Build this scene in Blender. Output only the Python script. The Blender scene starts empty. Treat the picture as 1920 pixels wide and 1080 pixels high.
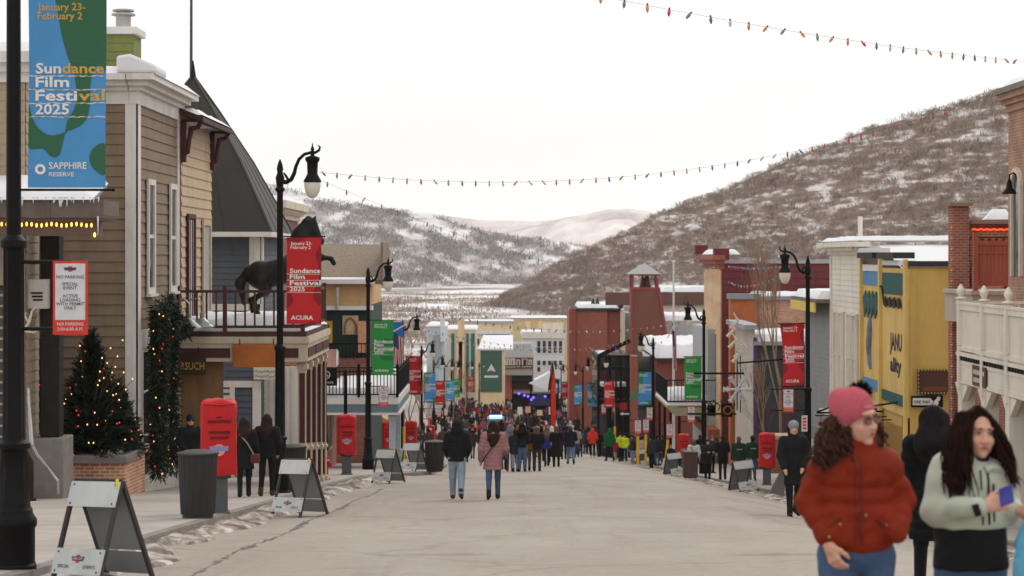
import bpy, math, random
import numpy as np
from mathutils import Vector, Matrix
random.seed(7); rng = np.random.default_rng(7)
R = math.radians; PI = math.pi
scene = bpy.context.scene
COL = scene.collection

# ------------------------------------------------------------------ camera, sky, sun, exposure
CAMZ = 1.5; FPX = 3700.0; HZ = 480.0
cam_d = bpy.data.cameras.new('camera'); cam = bpy.data.objects.new('camera', cam_d); COL.objects.link(cam)
cam.location = (0, 0, CAMZ); cam.rotation_euler = (PI/2, 0, 0)
cam_d.sensor_width = 36; cam_d.lens = FPX/1920*36; cam_d.shift_y = -60/1920
cam_d.clip_start = 0.1; cam_d.clip_end = 40000
cam_d.dof.use_dof = True; cam_d.dof.focus_distance = 36; cam_d.dof.aperture_fstop = 3.6
scene.camera = cam
SUN_EL, SUN_AZ = R(36), R(28)          # azimuth from +Y, ahead and to the right
w = bpy.data.worlds.new('World'); scene.world = w; w.use_nodes = True
nt = w.node_tree; nt.nodes.clear()
def nd(t, typ, **kw):
    n = t.nodes.new(typ)
    for k, v in kw.items(): setattr(n, k, v)
    return n
sky = nd(nt, 'ShaderNodeTexSky', sky_type='NISHITA', sun_disc=False, sun_elevation=SUN_EL, sun_rotation=SUN_AZ, altitude=2000)
hs = nd(nt, 'ShaderNodeHueSaturation'); hs.inputs['Saturation'].default_value = .25; hs.inputs['Value'].default_value = 1.0
tc = nd(nt, 'ShaderNodeTexCoord')
mp = nd(nt, 'ShaderNodeMapping'); mp.inputs['Scale'].default_value = (1.2, 1.2, 5)
nz = nd(nt, 'ShaderNodeTexNoise'); nz.inputs['Scale'].default_value = 2.2; nz.inputs['Detail'].default_value = 5
cr = nd(nt, 'ShaderNodeValToRGB')
cr.color_ramp.elements[0].position = .36; cr.color_ramp.elements[0].color = (10.3, 10.15, 9.95, 1)
cr.color_ramp.elements[1].position = .66; cr.color_ramp.elements[1].color = (11.6, 11.5, 11.3, 1)
sep = nd(nt, 'ShaderNodeSeparateXYZ')
rz_ = nd(nt, 'ShaderNodeMapRange'); rz_.inputs['From Min'].default_value = .05; rz_.inputs['From Max'].default_value = .9
rz_.inputs['To Min'].default_value = 1.0; rz_.inputs['To Max'].default_value = 1.12
mul = nd(nt, 'ShaderNodeVectorMath', operation='SCALE')
mx = nd(nt, 'ShaderNodeMixRGB'); mx.inputs[0].default_value = .92
bg = nd(nt, 'ShaderNodeBackground'); bg.inputs['Strength'].default_value = .1
out = nd(nt, 'ShaderNodeOutputWorld')
L = nt.links.new
L(tc.outputs['Generated'], mp.inputs[0]); L(mp.outputs[0], nz.inputs['Vector']); L(nz.outputs['Fac'], cr.inputs[0])
L(tc.outputs['Generated'], sep.inputs[0]); L(sep.outputs['Z'], rz_.inputs['Value'])
L(cr.outputs[0], mul.inputs[0]); L(rz_.outputs[0], mul.inputs['Scale'])
L(sky.outputs[0], hs.inputs['Color']); L(hs.outputs[0], mx.inputs[1]); L(mul.outputs[0], mx.inputs[2])
L(mx.outputs[0], bg.inputs['Color']); L(bg.outputs[0], out.inputs['Surface'])
sd = bpy.data.lights.new('sun', 'SUN'); so = bpy.data.objects.new('sun', sd); COL.objects.link(so)
sd.energy = 1.1; sd.angle = R(14); sd.color = (1, .94, .86)
dv = Vector((math.sin(SUN_AZ)*math.cos(SUN_EL), math.cos(SUN_AZ)*math.cos(SUN_EL), math.sin(SUN_EL)))
so.rotation_euler = dv.to_track_quat('Z', 'Y').to_euler(); so.location = (0, 0, 60)
scene.view_settings.view_transform = 'Standard'; scene.view_settings.look = 'None'
scene.view_settings.exposure = -0.02; scene.view_settings.gamma = 1
scene.cycles.max_bounces = 5; scene.cycles.diffuse_bounces = 3; scene.cycles.volume_bounces = 2
scene.cycles.use_denoising = True

# ------------------------------------------------------------------ helpers
def PX(px, Y): return (px-960)/FPX*Y
def PZ(py, Y): return CAMZ+(HZ-py)/FPX*Y
_ys = np.arange(-80, 9000, 1.0)
_sl = np.interp(_ys, [-80, 140, 200, 330, 430, 600, 900], [.0892, .0892, .058, .047, .03, .004, 0])
_gz = -np.cumsum(_sl); _gz -= np.interp(0, _ys, _gz)
def G(Y): return float(np.interp(Y, _ys, _gz))
KL, KR = -4.75, 8.5                      # kerb lines
def sstep(a, b, x):
    t = np.clip((x-a)/(b-a), 0, 1); return t*t*(3-2*t)
def kerbL(Y): return KL + 2.0*sstep(61, 70, Y)*(1-sstep(84, 92, Y)) - 1.3*sstep(95, 150, Y)
def kerbR(Y): return KR - 0.5*sstep(60, 110, Y) + .6*sstep(40, 25, Y)
def drop(X): return -.55*sstep(4.0, 8.4, X)
def RZ(X, Y): return G(Y)+float(drop(X))            # road surface
def SW(X, Y): return RZ(X, Y)+.13                   # sidewalk surface
def lin(c):
    c = np.array(c, float)/255.0
    return tuple(np.where(c <= .04045, c/12.92, ((c+.055)/1.055)**2.4))
_mats = {}
def mat(name, rgb, rough=.75, var=.12, scale=6, bump=.0, bscale=40, metal=0, emit=None, spec=.4, alt=None, dirt=0, vec='Object', stretch=(1,1,1)):
    """Principled with low-frequency colour variation and a fine bump; rgb are sRGB 0-255 albedos."""
    if name in _mats: return _mats[name]
    m = bpy.data.materials.new(name); m.use_nodes = True; t = m.node_tree
    b = t.nodes['Principled BSDF']; b.inputs['Roughness'].default_value = rough; b.inputs['Metallic'].default_value = metal
    b.inputs['Specular IOR Level'].default_value = spec
    c = lin(rgb)
    if emit:
        b.inputs['Base Color'].default_value = (*c, 1); b.inputs['Emission Color'].default_value = (*lin(rgb), 1); b.inputs['Emission Strength'].default_value = emit
    else:
        tc = nd(t, 'ShaderNodeTexCoord'); mp = nd(t, 'ShaderNodeMapping'); mp.inputs['Scale'].default_value = stretch
        t.links.new(tc.outputs[vec], mp.inputs[0])
        n = nd(t, 'ShaderNodeTexNoise'); n.inputs['Scale'].default_value = scale; n.inputs['Detail'].default_value = 6; n.inputs['Roughness'].default_value = .65
        t.links.new(mp.outputs[0], n.inputs['Vector'])
        r = nd(t, 'ShaderNodeValToRGB'); r.color_ramp.elements[0].position = .3; r.color_ramp.elements[1].position = .7
        a = lin(alt) if alt else tuple(x*(1-var) for x in c); bb = c if alt else tuple(min(1, x*(1+var)) for x in c)
        r.color_ramp.elements[0].color = (*a, 1); r.color_ramp.elements[1].color = (*bb, 1)
        t.links.new(n.outputs['Fac'], r.inputs[0]); cout = r.outputs[0]
        if any(k in name for k in ('paint', 'siding', 'stucco', 'wall', 'panel', 'trim', 'board', 'conc', 'fascia', 'front', 'shingle', 'brickwork', 'cover', 'slats', 'belfry', 'tower')):
            m2 = nd(t, 'ShaderNodeMapping'); m2.inputs['Scale'].default_value = (1, 1, .22); t.links.new(tc.outputs[vec], m2.inputs[0])      # run-down grime
            g1 = nd(t, 'ShaderNodeTexNoise'); g1.inputs['Scale'].default_value = 1.7; g1.inputs['Detail'].default_value = 9; g1.inputs['Roughness'].default_value = .7; t.links.new(m2.outputs[0], g1.inputs['Vector'])
            g2 = nd(t, 'ShaderNodeMapRange'); g2.inputs['From Min'].default_value = .47; g2.inputs['From Max'].default_value = .72; g2.inputs['To Min'].default_value = 1.0; g2.inputs['To Max'].default_value = .74; t.links.new(g1.outputs['Fac'], g2.inputs['Value'])
            g3 = nd(t, 'ShaderNodeVectorMath', operation='SCALE'); t.links.new(cout, g3.inputs[0]); t.links.new(g2.outputs[0], g3.inputs['Scale']); cout = g3.outputs[0]
        t.links.new(cout, b.inputs['Base Color'])
        if bump:
            n2 = nd(t, 'ShaderNodeTexNoise'); n2.inputs['Scale'].default_value = bscale; n2.inputs['Detail'].default_value = 4
            t.links.new(tc.outputs[vec], n2.inputs['Vector'])
            bp = nd(t, 'ShaderNodeBump'); bp.inputs['Strength'].default_value = bump; bp.inputs['Distance'].default_value = .02
            t.links.new(n2.outputs['Fac'], bp.inputs['Height']); t.links.new(bp.outputs[0], b.inputs['Normal'])
    _mats[name] = m; return m
def brick(name, c1, c2, mortar, bw=.22, bh=.075, mw=.012, rough=.9):
    if name in _mats: return _mats[name]
    m = bpy.data.materials.new(name); m.use_nodes = True; t = m.node_tree; b = t.nodes['Principled BSDF']; b.inputs['Roughness'].default_value = rough
    tc = nd(t, 'ShaderNodeTexCoord'); s = nd(t, 'ShaderNodeSeparateXYZ'); ad = nd(t, 'ShaderNodeMath', operation='ADD'); cb = nd(t, 'ShaderNodeCombineXYZ')
    l = t.links.new
    l(tc.outputs['Object'], s.inputs[0]); l(s.outputs['X'], ad.inputs[0]); l(s.outputs['Y'], ad.inputs[1]); l(ad.outputs[0], cb.inputs[0]); l(s.outputs['Z'], cb.inputs[1])
    br = nd(t, 'ShaderNodeTexBrick'); br.inputs['Scale'].default_value = 1; br.inputs['Brick Width'].default_value = bw; br.inputs['Row Height'].default_value = bh; br.inputs['Mortar Size'].default_value = mw
    br.inputs['Color1'].default_value = (*lin(c1), 1); br.inputs['Color2'].default_value = (*lin(c2), 1); br.inputs['Mortar'].default_value = (*lin(mortar), 1); br.inputs['Bias'].default_value = 0
    l(cb.outputs[0], br.inputs['Vector'])
    n = nd(t, 'ShaderNodeTexNoise'); n.inputs['Scale'].default_value = 1.3; n.inputs['Detail'].default_value = 8; l(tc.outputs['Object'], n.inputs['Vector'])
    mr = nd(t, 'ShaderNodeMapRange'); mr.inputs['From Min'].default_value = .3; mr.inputs['From Max'].default_value = .7; mr.inputs['To Min'].default_value = .72; mr.inputs['To Max'].default_value = 1.18
    l(n.outputs['Fac'], mr.inputs['Value'])
    vm = nd(t, 'ShaderNodeVectorMath', operation='SCALE'); l(br.outputs['Color'], vm.inputs[0]); l(mr.outputs[0], vm.inputs['Scale']); l(vm.outputs[0], b.inputs['Base Color'])
    bp = nd(t, 'ShaderNodeBump'); bp.inputs['Strength'].default_value = .5; bp.inputs['Distance'].default_value = .01; bp.invert = True
    l(br.outputs['Fac'], bp.inputs['Height']); l(bp.outputs[0], b.inputs['Normal'])
    _mats[name] = m; return m

def tag(o, label=None, cat=None, group=None, kind=None):
    if label: o['label'] = label
    if cat: o['category'] = cat
    if group: o['group'] = group
    if kind: o['kind'] = kind
    return o
def thing(name, label, cat, loc=(0, 0, 0), group=None):
    o = bpy.data.objects.new(name, None); o.empty_display_size = .2; COL.objects.link(o); o.location = loc
    return tag(o, label, cat, group)
LOCAL = set()
def lthing(*a, **k):
    o = thing(*a, **k); LOCAL.add(o.name); return o
def is_local(o):
    while o is not None:
        if o.name in LOCAL: return True
        o = o.parent
    return False
def copy_tree(o, parent=None):
    c = o.copy(); COL.objects.link(c)
    if parent is not None: c.parent = parent
    for ch in o.children: copy_tree(ch, c)
    return c
def wloc(o):
    v = Vector((0, 0, 0))
    while o is not None: v = v+Vector(o.location); o = o.parent
    return v
class FR:
    """wall frame: origin xy, tangent, outward normal"""
    def __init__(s, ox, oy, face):
        s.o = np.array([ox, oy]); s.t = np.array({'S': (1, 0), 'E': (0, 1), 'W': (0, -1)}[face], float); s.n = np.array({'S': (0, -1), 'E': (1, 0), 'W': (-1, 0)}[face], float)
    def p(s, a, d, z):
        q = s.o+s.t*a+s.n*d; return (q[0], q[1], z)
class MB:
    def __init__(s): s.v = []; s.f = []; s.m = []
    def add(s, vs, fs, mi=0):
        o = len(s.v); s.v.extend([tuple(map(float, v)) for v in vs]); s.f.extend([tuple(i+o for i in f) for f in fs]); s.m.extend([mi]*len(fs)); return s
    def hexa(s, p, mi=0): return s.add(p, [(0, 3, 2, 1), (4, 5, 6, 7), (0, 1, 5, 4), (1, 2, 6, 5), (2, 3, 7, 6), (3, 0, 4, 7)], mi)
    def box(s, x0, x1, y0, y1, z0, z1, mi=0):
        return s.hexa([(x0, y0, z0), (x1, y0, z0), (x1, y1, z0), (x0, y1, z0), (x0, y0, z1), (x1, y0, z1), (x1, y1, z1), (x0, y1, z1)], mi)
    def fbox(s, F, a0, a1, d0, d1, z0, z1, mi=0):
        P = F.p; return s.hexa([P(a0, d1, z0), P(a1, d1, z0), P(a1, d0, z0), P(a0, d0, z0), P(a0, d1, z1), P(a1, d1, z1), P(a1, d0, z1), P(a0, d0, z1)], mi)
    def prism(s, pts, vec, mi=0):
        n = len(pts); a = [Vector(p) for p in pts]; b = [p+Vector(vec) for p in a]
        return s.add(a+b, [tuple(range(n))[::-1], tuple(range(n, 2*n))]+[(i, (i+1) % n, n+(i+1) % n, n+i) for i in range(n)], mi)
    def bar(s, p0, p1, w, h, mi=0, up=(0, 0, 1)):
        p0 = Vector(p0); p1 = Vector(p1); d = (p1-p0).normalized(); u = Vector(up)
        if abs(d.dot(u)) > .98: u = Vector((0, 1, 0))
        a = d.cross(u).normalized()*w/2; b = a.cross(d).normalized()*h/2
        return s.hexa([p0-a-b, p0+a-b, p0+a+b, p0-a+b, p1-a-b, p1+a-b, p1+a+b, p1-a+b], mi)
    def tube(s, pts, r, n=8, mi=0, cap=True):
        pts = [Vector(p) for p in pts]; k = len(pts); rs = r if hasattr(r, '__len__') else [r]*k
        ref = None; vs = []
        for i, p in enumerate(pts):
            d = (pts[min(i+1, k-1)]-pts[max(i-1, 0)]).normalized()
            if ref is None: ref = Vector((0, 0, 1)) if abs(d.z) < .9 else Vector((1, 0, 0))
            a = d.cross(ref)
            if a.length < 1e-5: a = d.orthogonal()
            a.normalize(); b = a.cross(d).normalized(); ref = b
            for j in range(n):
                t = 2*PI*j/n; vs.append(p+(a*math.cos(t)+b*math.sin(t))*rs[i])
        fs = [(i*n+j, i*n+(j+1) % n, (i+1)*n+(j+1) % n, (i+1)*n+j) for i in range(k-1) for j in range(n)]
        if cap: fs += [tuple(range(n))[::-1], tuple((k-1)*n+j for j in range(n))]
        return s.add(vs, fs, mi)
    def lathe(s, prof, c=(0, 0, 0), n=16, mi=0, sx=1, sy=1):
        vs = [(c[0]+r*sx*math.cos(2*PI*j/n), c[1]+r*sy*math.sin(2*PI*j/n), c[2]+z) for r, z in prof for j in range(n)]; k = len(prof)
        fs = [(i*n+j, i*n+(j+1) % n, (i+1)*n+(j+1) % n, (i+1)*n+j) for i in range(k-1) for j in range(n)]
        fs += [tuple(range(n))[::-1], tuple((k-1)*n+j for j in range(n))]
        return s.add(vs, fs, mi)
    def ell(s, c, r, nu=12, nv=8, mi=0):
        prof = [(max(1e-4, math.sin(PI*i/nv)), -math.cos(PI*i/nv)*r[2]) for i in range(nv+1)]
        return s.lathe(prof, c, nu, mi, r[0], r[1])
    def siding(s, F, a0, a1, z0, z1, h=.16, dep=.022, mi=0, d=0.0):
        """clapboards: each board leans out at its foot"""
        n = max(1, round((z1-z0)/h)); hh = (z1-z0)/n
        for i in range(n):
            za = z0+i*hh; zb = za+hh; P = F.p
            s.add([P(a0, d+dep, za), P(a1, d+dep, za), P(a1, d+.004, zb), P(a0, d+.004, zb), P(a0, d, za), P(a1, d, za)], [(0, 1, 2, 3), (4, 5, 1, 0)], mi)
    def build(s, name, mats, parent=None, smooth=False, bevel=0, ang=35):
        if not isinstance(mats, (list, tuple)): mats = [mats]
        vs = np.array(s.v, float)
        if parent is not None and not is_local(parent): vs = vs-np.array(wloc(parent))
        me = bpy.data.meshes.new(name); me.from_pydata(vs.tolist(), [], s.f)
        for m in mats: me.materials.append(m)
        if len(mats) > 1: me.polygons.foreach_set('material_index', s.m)
        if smooth:
            me.polygons.foreach_set('use_smooth', [True]*len(me.polygons))
            if ang < 180: me.set_sharp_from_angle(angle=R(ang))
        o = bpy.data.objects.new(name, me); COL.objects.link(o)
        if parent is not None: o.parent = parent
        if bevel:
            bv = o.modifiers.new('bevel', 'BEVEL'); bv.width = bevel; bv.segments = 2; bv.limit_method = 'ANGLE'; bv.angle_limit = R(40)
        me.update(); return o
def npmesh(name, V, F, mats, parent=None, smooth=True, mi=None):
    me = bpy.data.meshes.new(name); V = np.asarray(V, np.float32); F = np.asarray(F, np.int32); k = F.shape[1]
    me.vertices.add(len(V)); me.vertices.foreach_set('co', V.ravel()); me.loops.add(F.size); me.loops.foreach_set('vertex_index', F.ravel())
    me.polygons.add(len(F)); me.polygons.foreach_set('loop_start', np.arange(0, F.size, k, dtype=np.int32))
    me.polygons.foreach_set('loop_total', np.full(len(F), k, np.int32))
    if mi is not None: me.polygons.foreach_set('material_index', np.asarray(mi, np.int32))
    me.polygons.foreach_set('use_smooth', np.full(len(F), smooth))
    for m in (mats if isinstance(mats, (list, tuple)) else [mats]): me.materials.append(m)
    me.update(calc_edges=True); me.validate()
    o = bpy.data.objects.new(name, me); COL.objects.link(o)
    if parent is not None: o.parent = parent
    return o
_txt = {}
def text_mesh(body, bold=.0, spacing=1.0):
    k = (body, bold, spacing)
    if k not in _txt:
        c = bpy.data.curves.new('lettering', 'FONT'); c.body = body; c.resolution_u = 2; c.offset = bold; c.align_x = 'LEFT'; c.space_character = spacing; c.size = 1; c.space_line = .9
        o = bpy.data.objects.new('lettering', c); me = bpy.data.meshes.new_from_object(o)
        V = np.array([v.co[:] for v in me.vertices]).reshape(-1, 3); F = [tuple(p.vertices) for p in me.polygons]
        bpy.data.objects.remove(o); bpy.data.curves.remove(c); bpy.data.meshes.remove(me); _txt[k] = (V, F)
    return _txt[k]
def put_text(mb, body, fn, u, v, size, mi=0, bold=.02, align='L', sx=1.0, spacing=1.0, width=None):
    """letters laid on a surface: fn(u, v) -> 3D; (u, v) is the baseline start"""
    V, F = text_mesh(body, bold, spacing)
    if not len(V): return
    w = V[:, 0].max()-V[:, 0].min()
    if width: sx = width/(w*size)
    off = {'L': 0, 'C': -w*size*sx/2, 'R': -w*size*sx}[align]
    mb.add([fn(u+off+(p[0]-V[:, 0].min())*size*sx, v+p[1]*size) for p in V], F, mi)
def vnoise(x, y, seed=0):
    """smooth value noise on arrays"""
    xi = np.floor(x).astype(int); yi = np.floor(y).astype(int); fx = x-xi; fy = y-yi; fx = fx*fx*(3-2*fx); fy = fy*fy*(3-2*fy)
    def h(a, b):
        n = (a*374761393+b*668265263+seed*1442695041) & 0x7fffffff; n = ((n ^ (n >> 13))*1274126177) & 0x7fffffff
        return ((n ^ (n >> 16)) & 0xffff)/65535.0
    return (h(xi, yi)*(1-fx)+h(xi+1, yi)*fx)*(1-fy)+(h(xi, yi+1)*(1-fx)+h(xi+1, yi+1)*fx)*fy
def fbm(x, y, seed=0, o=4):
    s = 0; a = .5
    for i in range(o): s = s+a*vnoise(x*2**i, y*2**i, seed+i*17); a *= .5
    return s
def gridmesh(name, X, Y, Z, mats, smooth=True, parent=None):
    n, m = X.shape; V = np.stack([X, Y, Z], -1).reshape(-1, 3)
    i = np.arange(n-1)[:, None]*m+np.arange(m-1)[None]
    F = np.stack([i, i+1, i+m+1, i+m], -1).reshape(-1, 4)
    return npmesh(name, V, F, mats, parent, smooth)
# ------------------------------------------------------------------ ground, road, sidewalks
def rampmat(name, scale, stops, rough=.9, bump=.4, bdist=.05, detail=8, bscale=None, stretch=(1, 1, 1), vec='Object', nrough=.62):
    m = bpy.data.materials.new(name); m.use_nodes = True; t = m.node_tree; b = t.nodes['Principled BSDF']; b.inputs['Roughness'].default_value = rough; b.inputs['Specular IOR Level'].default_value = .25
    l = t.links.new; tc = nd(t, 'ShaderNodeTexCoord'); mp = nd(t, 'ShaderNodeMapping'); mp.inputs['Scale'].default_value = stretch; l(tc.outputs[vec], mp.inputs[0])
    n = nd(t, 'ShaderNodeTexNoise'); n.inputs['Scale'].default_value = scale; n.inputs['Detail'].default_value = detail; n.inputs['Roughness'].default_value = nrough; l(mp.outputs[0], n.inputs['Vector'])
    r = nd(t, 'ShaderNodeValToRGB'); e = r.color_ramp.elements
    while len(e) < len(stops): e.new(.5)
    for el, (p, c) in zip(e, stops): el.position = p; el.color = (*lin(c), 1)
    l(n.outputs['Fac'], r.inputs[0]); l(r.outputs[0], b.inputs['Base Color'])
    if bump:
        n2 = nd(t, 'ShaderNodeTexNoise'); n2.inputs['Scale'].default_value = bscale or scale*6; n2.inputs['Detail'].default_value = 5; l(tc.outputs[vec], n2.inputs['Vector'])
        bp = nd(t, 'ShaderNodeBump'); bp.inputs['Strength'].default_value = bump; bp.inputs['Distance'].default_value = bdist
        l(n2.outputs['Fac'], bp.inputs['Height']); l(bp.outputs[0], b.inputs['Normal'])
    _mats[name] = m; return m
def road_material():
    m = bpy.data.materials.new('salted_concrete'); m.use_nodes = True; t = m.node_tree; b = t.nodes['Principled BSDF']; l = t.links.new
    b.inputs['Specular IOR Level'].default_value = .3
    tc = nd(t, 'ShaderNodeTexCoord')
    def noise(sc, st=(1, 1, 1), det=6, ro=.6):
        mp = nd(t, 'ShaderNodeMapping'); mp.inputs['Scale'].default_value = st; l(tc.outputs['Object'], mp.inputs[0])
        n = nd(t, 'ShaderNodeTexNoise'); n.inputs['Scale'].default_value = sc; n.inputs['Detail'].default_value = det; n.inputs['Roughness'].default_value = ro; l(mp.outputs[0], n.inputs['Vector']); return n.outputs['Fac']
    def ramp(f, a, ca, bpos, cb):
        r = nd(t, 'ShaderNodeValToRGB'); r.color_ramp.elements[0].position = a; r.color_ramp.elements[0].color = (*ca, 1); r.color_ramp.elements[1].position = bpos; r.color_ramp.elements[1].color = (*cb, 1); l(f, r.inputs[0]); return r.outputs[0]
    def mix(a, bb, fac, mode='MIX'):
        n = nd(t, 'ShaderNodeMixRGB', blend_type=mode)
        if isinstance(fac, float): n.inputs[0].default_value = fac
        else: l(fac, n.inputs[0])
        l(a, n.inputs[1]); l(bb, n.inputs[2]); return n.outputs[0]
    base = ramp(noise(.35, (1, .35, 1), 8, .7), .32, lin((148, 137, 127)), .68, lin((164, 154, 144)))
    fine = ramp(noise(9, (1, .5, 1), 8, .75), .3, (.86,)*3, .72, (1.07,)*3)
    c = mix(base, fine, 1.0, 'MULTIPLY')
    streak = ramp(noise(.9, (1.6, .05, 1), 6, .7), .56, (1, 1, 1), .72, (.78, .77, .76))     # tyre-worn, wetter lanes
    c = mix(c, streak, .8, 'MULTIPLY')
    damp = ramp(noise(.55, (.8, 1.4, 1), 8, .72), .60, (1, 1, 1), .68, (.66, .63, .60))      # damp grit patches
    c = mix(c, damp, .75, 'MULTIPLY')
    # cracks and slab joints
    v = nd(t, 'ShaderNodeTexVoronoi', feature='DISTANCE_TO_EDGE'); v.inputs['Scale'].default_value = .16
    dn = nd(t, 'ShaderNodeTexNoise'); dn.inputs['Scale'].default_value = 1.3; dn.inputs['Detail'].default_value = 6; l(tc.outputs['Object'], dn.inputs['Vector'])
    va = nd(t, 'ShaderNodeVectorMath', operation='ADD'); vs = nd(t, 'ShaderNodeVectorMath', operation='SCALE'); vs.inputs['Scale'].default_value = 1.1
    l(dn.outputs['Color'], vs.inputs[0]); l(tc.outputs['Object'], va.inputs[0]); l(vs.outputs[0], va.inputs[1]); l(va.outputs[0], v.inputs['Vector'])
    crack = ramp(v.outputs['Distance'], .004, (.42, .38, .35), .016, (1, 1, 1)); c = mix(c, crack, .28, 'MULTIPLY')
    l(c, b.inputs['Base Color'])
    rr = ramp(noise(.5, (1, .6, 1)), .3, (.62,)*3, .7, (.9,)*3); l(rr, b.inputs['Roughness'])
    bp = nd(t, 'ShaderNodeBump'); bp.inputs['Strength'].default_value = .35; bp.inputs['Distance'].default_value = .02; l(noise(30, det=6), bp.inputs['Height']); l(bp.outputs[0], b.inputs['Normal'])
    return m
M_road = road_material()
M_walk = rampmat('sidewalk_concrete', .8, [(.3, (152, 144, 137)), (.7, (176, 168, 161))], bump=.3, bdist=.01, bscale=40)
M_kerb = mat('kerb_concrete', (126, 119, 113), var=.25, scale=3, bump=.4)
M_field = rampmat('snowy_ground', .012, [(.38, (112, 98, 88)), (.46, (168, 160, 156)), (.56, (226, 224, 226))], bump=.5, bdist=.6, detail=12, bscale=.3)
ys = np.concatenate([np.arange(-70, 340, 2.5), np.arange(340, 1000, 20), np.geomspace(1000, 7000, 30)])
def strip(name, xa, xb, n, zf, m, ylim=(-70, 620)):
    yy = ys[(ys >= ylim[0]) & (ys <= ylim[1])]
    X = np.array([np.linspace(xa(y), xb(y), n) for y in yy]); Y = np.repeat(yy[:, None], n, 1)
    Z = np.array([[zf(x, y) for x in r] for r, y in zip(X, yy)])
    return gridmesh(name, X, Y, Z, m)
gx = np.concatenate([-np.geomspace(20, 4000, 26)[::-1], np.linspace(-18, 24, 15), np.geomspace(26, 4000, 26)])
GX, GY = np.meshgrid(gx, ys); GZ = np.array([[G(y)-.35+(float(drop(min(x, 20)))) for x in gx] for y in ys]) - .2
far_n = fbm(GX/90, GY/90, 3)*np.clip((GY-500)/300, 0, 1)*6*np.clip((np.abs(GX)+GY-500)/200, 0, 1); GZ = GZ+far_n-2.5*np.clip((GY-500)/300, 0, 1)
tag(gridmesh('ground', GX, GY, GZ, M_field), kind='structure')
tag(strip('road', lambda y: kerbL(y)-.02, lambda y: kerbR(y)+.02, 24, lambda x, y: RZ(x, y)+.03*(1-((x-1.9)/6.6)**2), M_road), kind='structure')
tag(strip('sidewalk', lambda y: -22.0, lambda y: kerbL(y)-.16, 3, lambda x, y: G(y)+.13, M_walk), kind='structure')
tag(strip('sidewalk', lambda y: kerbR(y)+.16, lambda y: 30, 3, lambda x, y: SW(min(x, 20), y), M_walk), kind='structure')
for side, kf, sg in (('l', kerbL, -1), ('r', kerbR, 1)):
    yy = np.arange(-60, 420, 1.5); V = []; 
    for y in yy:
        k = kf(y); z = RZ(k, y); V += [(k, y, z-.05), (k+sg*.02, y, z+.125), (k+sg*.17, y, z+.134), (k+sg*.17, y, z-.1)]
    F = [(i*4+j, i*4+j+1, i*4+4+j+1, i*4+4+j) for i in range(len(yy)-1) for j in range(3)]
    tag(npmesh('kerb', V, F, M_kerb, smooth=False), kind='structure')
# the long open joint in the slab near the left kerb
V = []; F = []; g_ = random.Random(12); yy = np.arange(14, 52, .12); ww = .012+.05*np.clip(fbm(yy*1.1, yy*0, 31)-.42, 0, 1)*4
for i, y in enumerate(yy):
    c = -3.37+.05*math.sin(y*.7)+.03*g_.uniform(-1, 1); w2 = ww[i]*g_.uniform(.6, 1.3)
    for x in (c-w2, c+w2): V.append((x, y, RZ(x, y)+.03*(1-((x-1.9)/6.6)**2)+.006))
    if i and g_.random() < .8: F.append((2*i-2, 2*i-1, 2*i+1, 2*i))
tag(npmesh('road_joint', V, F, mat('open_joint', (112, 102, 94), var=.3, scale=4), smooth=False), kind='structure')
# dirty snow banked along the kerbs: lumpy ridges
M_slush = rampmat('dirty_snow', 2.2, [(.40, (104, 92, 82)), (.50, (150, 139, 129)), (.60, (190, 184, 179)), (.72, (220, 217, 216))], bump=.8, bdist=.03, bscale=22)
def slush(kf, sg, y0, y1, w, hmax, seed):
    yy = np.arange(y0, y1, .09); uu = np.linspace(0, 1, 26); Y, U = np.meshgrid(yy, uu, indexing='ij')
    wd = w*(.35+1.0*fbm(Y*.35, Y*0, seed)); K = np.array([kf(y) for y in yy])[:, None]
    X = K-sg*(U*wd-.1); prof = np.sin(PI*np.clip(U, 0, 1))**.8
    Hh = hmax*prof*np.clip((fbm(Y*.7, U*2.2, seed+3)-.28)*2.6, 0, 1)*(.55+.5*vnoise(Y*2.6, U*4, seed+9)+.15*vnoise(Y*6, U*7, seed+11))*np.clip((Y-y0)/2.5, 0, 1)*np.clip((y1-Y)/2.5, 0, 1)
    Z = np.array([[RZ(x, y) for x, y in zip(a, b)] for a, b in zip(X, Y)])+.022+Hh-.03*(Hh < .012)
    return gridmesh('dirty_snow', X, Y, Z, M_slush)
tag(slush(kerbL, -1, 17, 66, 1.1, .15, 5), kind='stuff', label='ridge of dirty crusted snow along the left kerb')
tag(slush(kerbL, -1, 88, 150, 1.0, .18, 6), kind='stuff', label='dirty snow along the left kerb past the bulb-out')
tag(slush(kerbR, 1, 30, 140, 1.3, .10, 8), kind='stuff', label='thin dirty snow along the right kerb')

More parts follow.
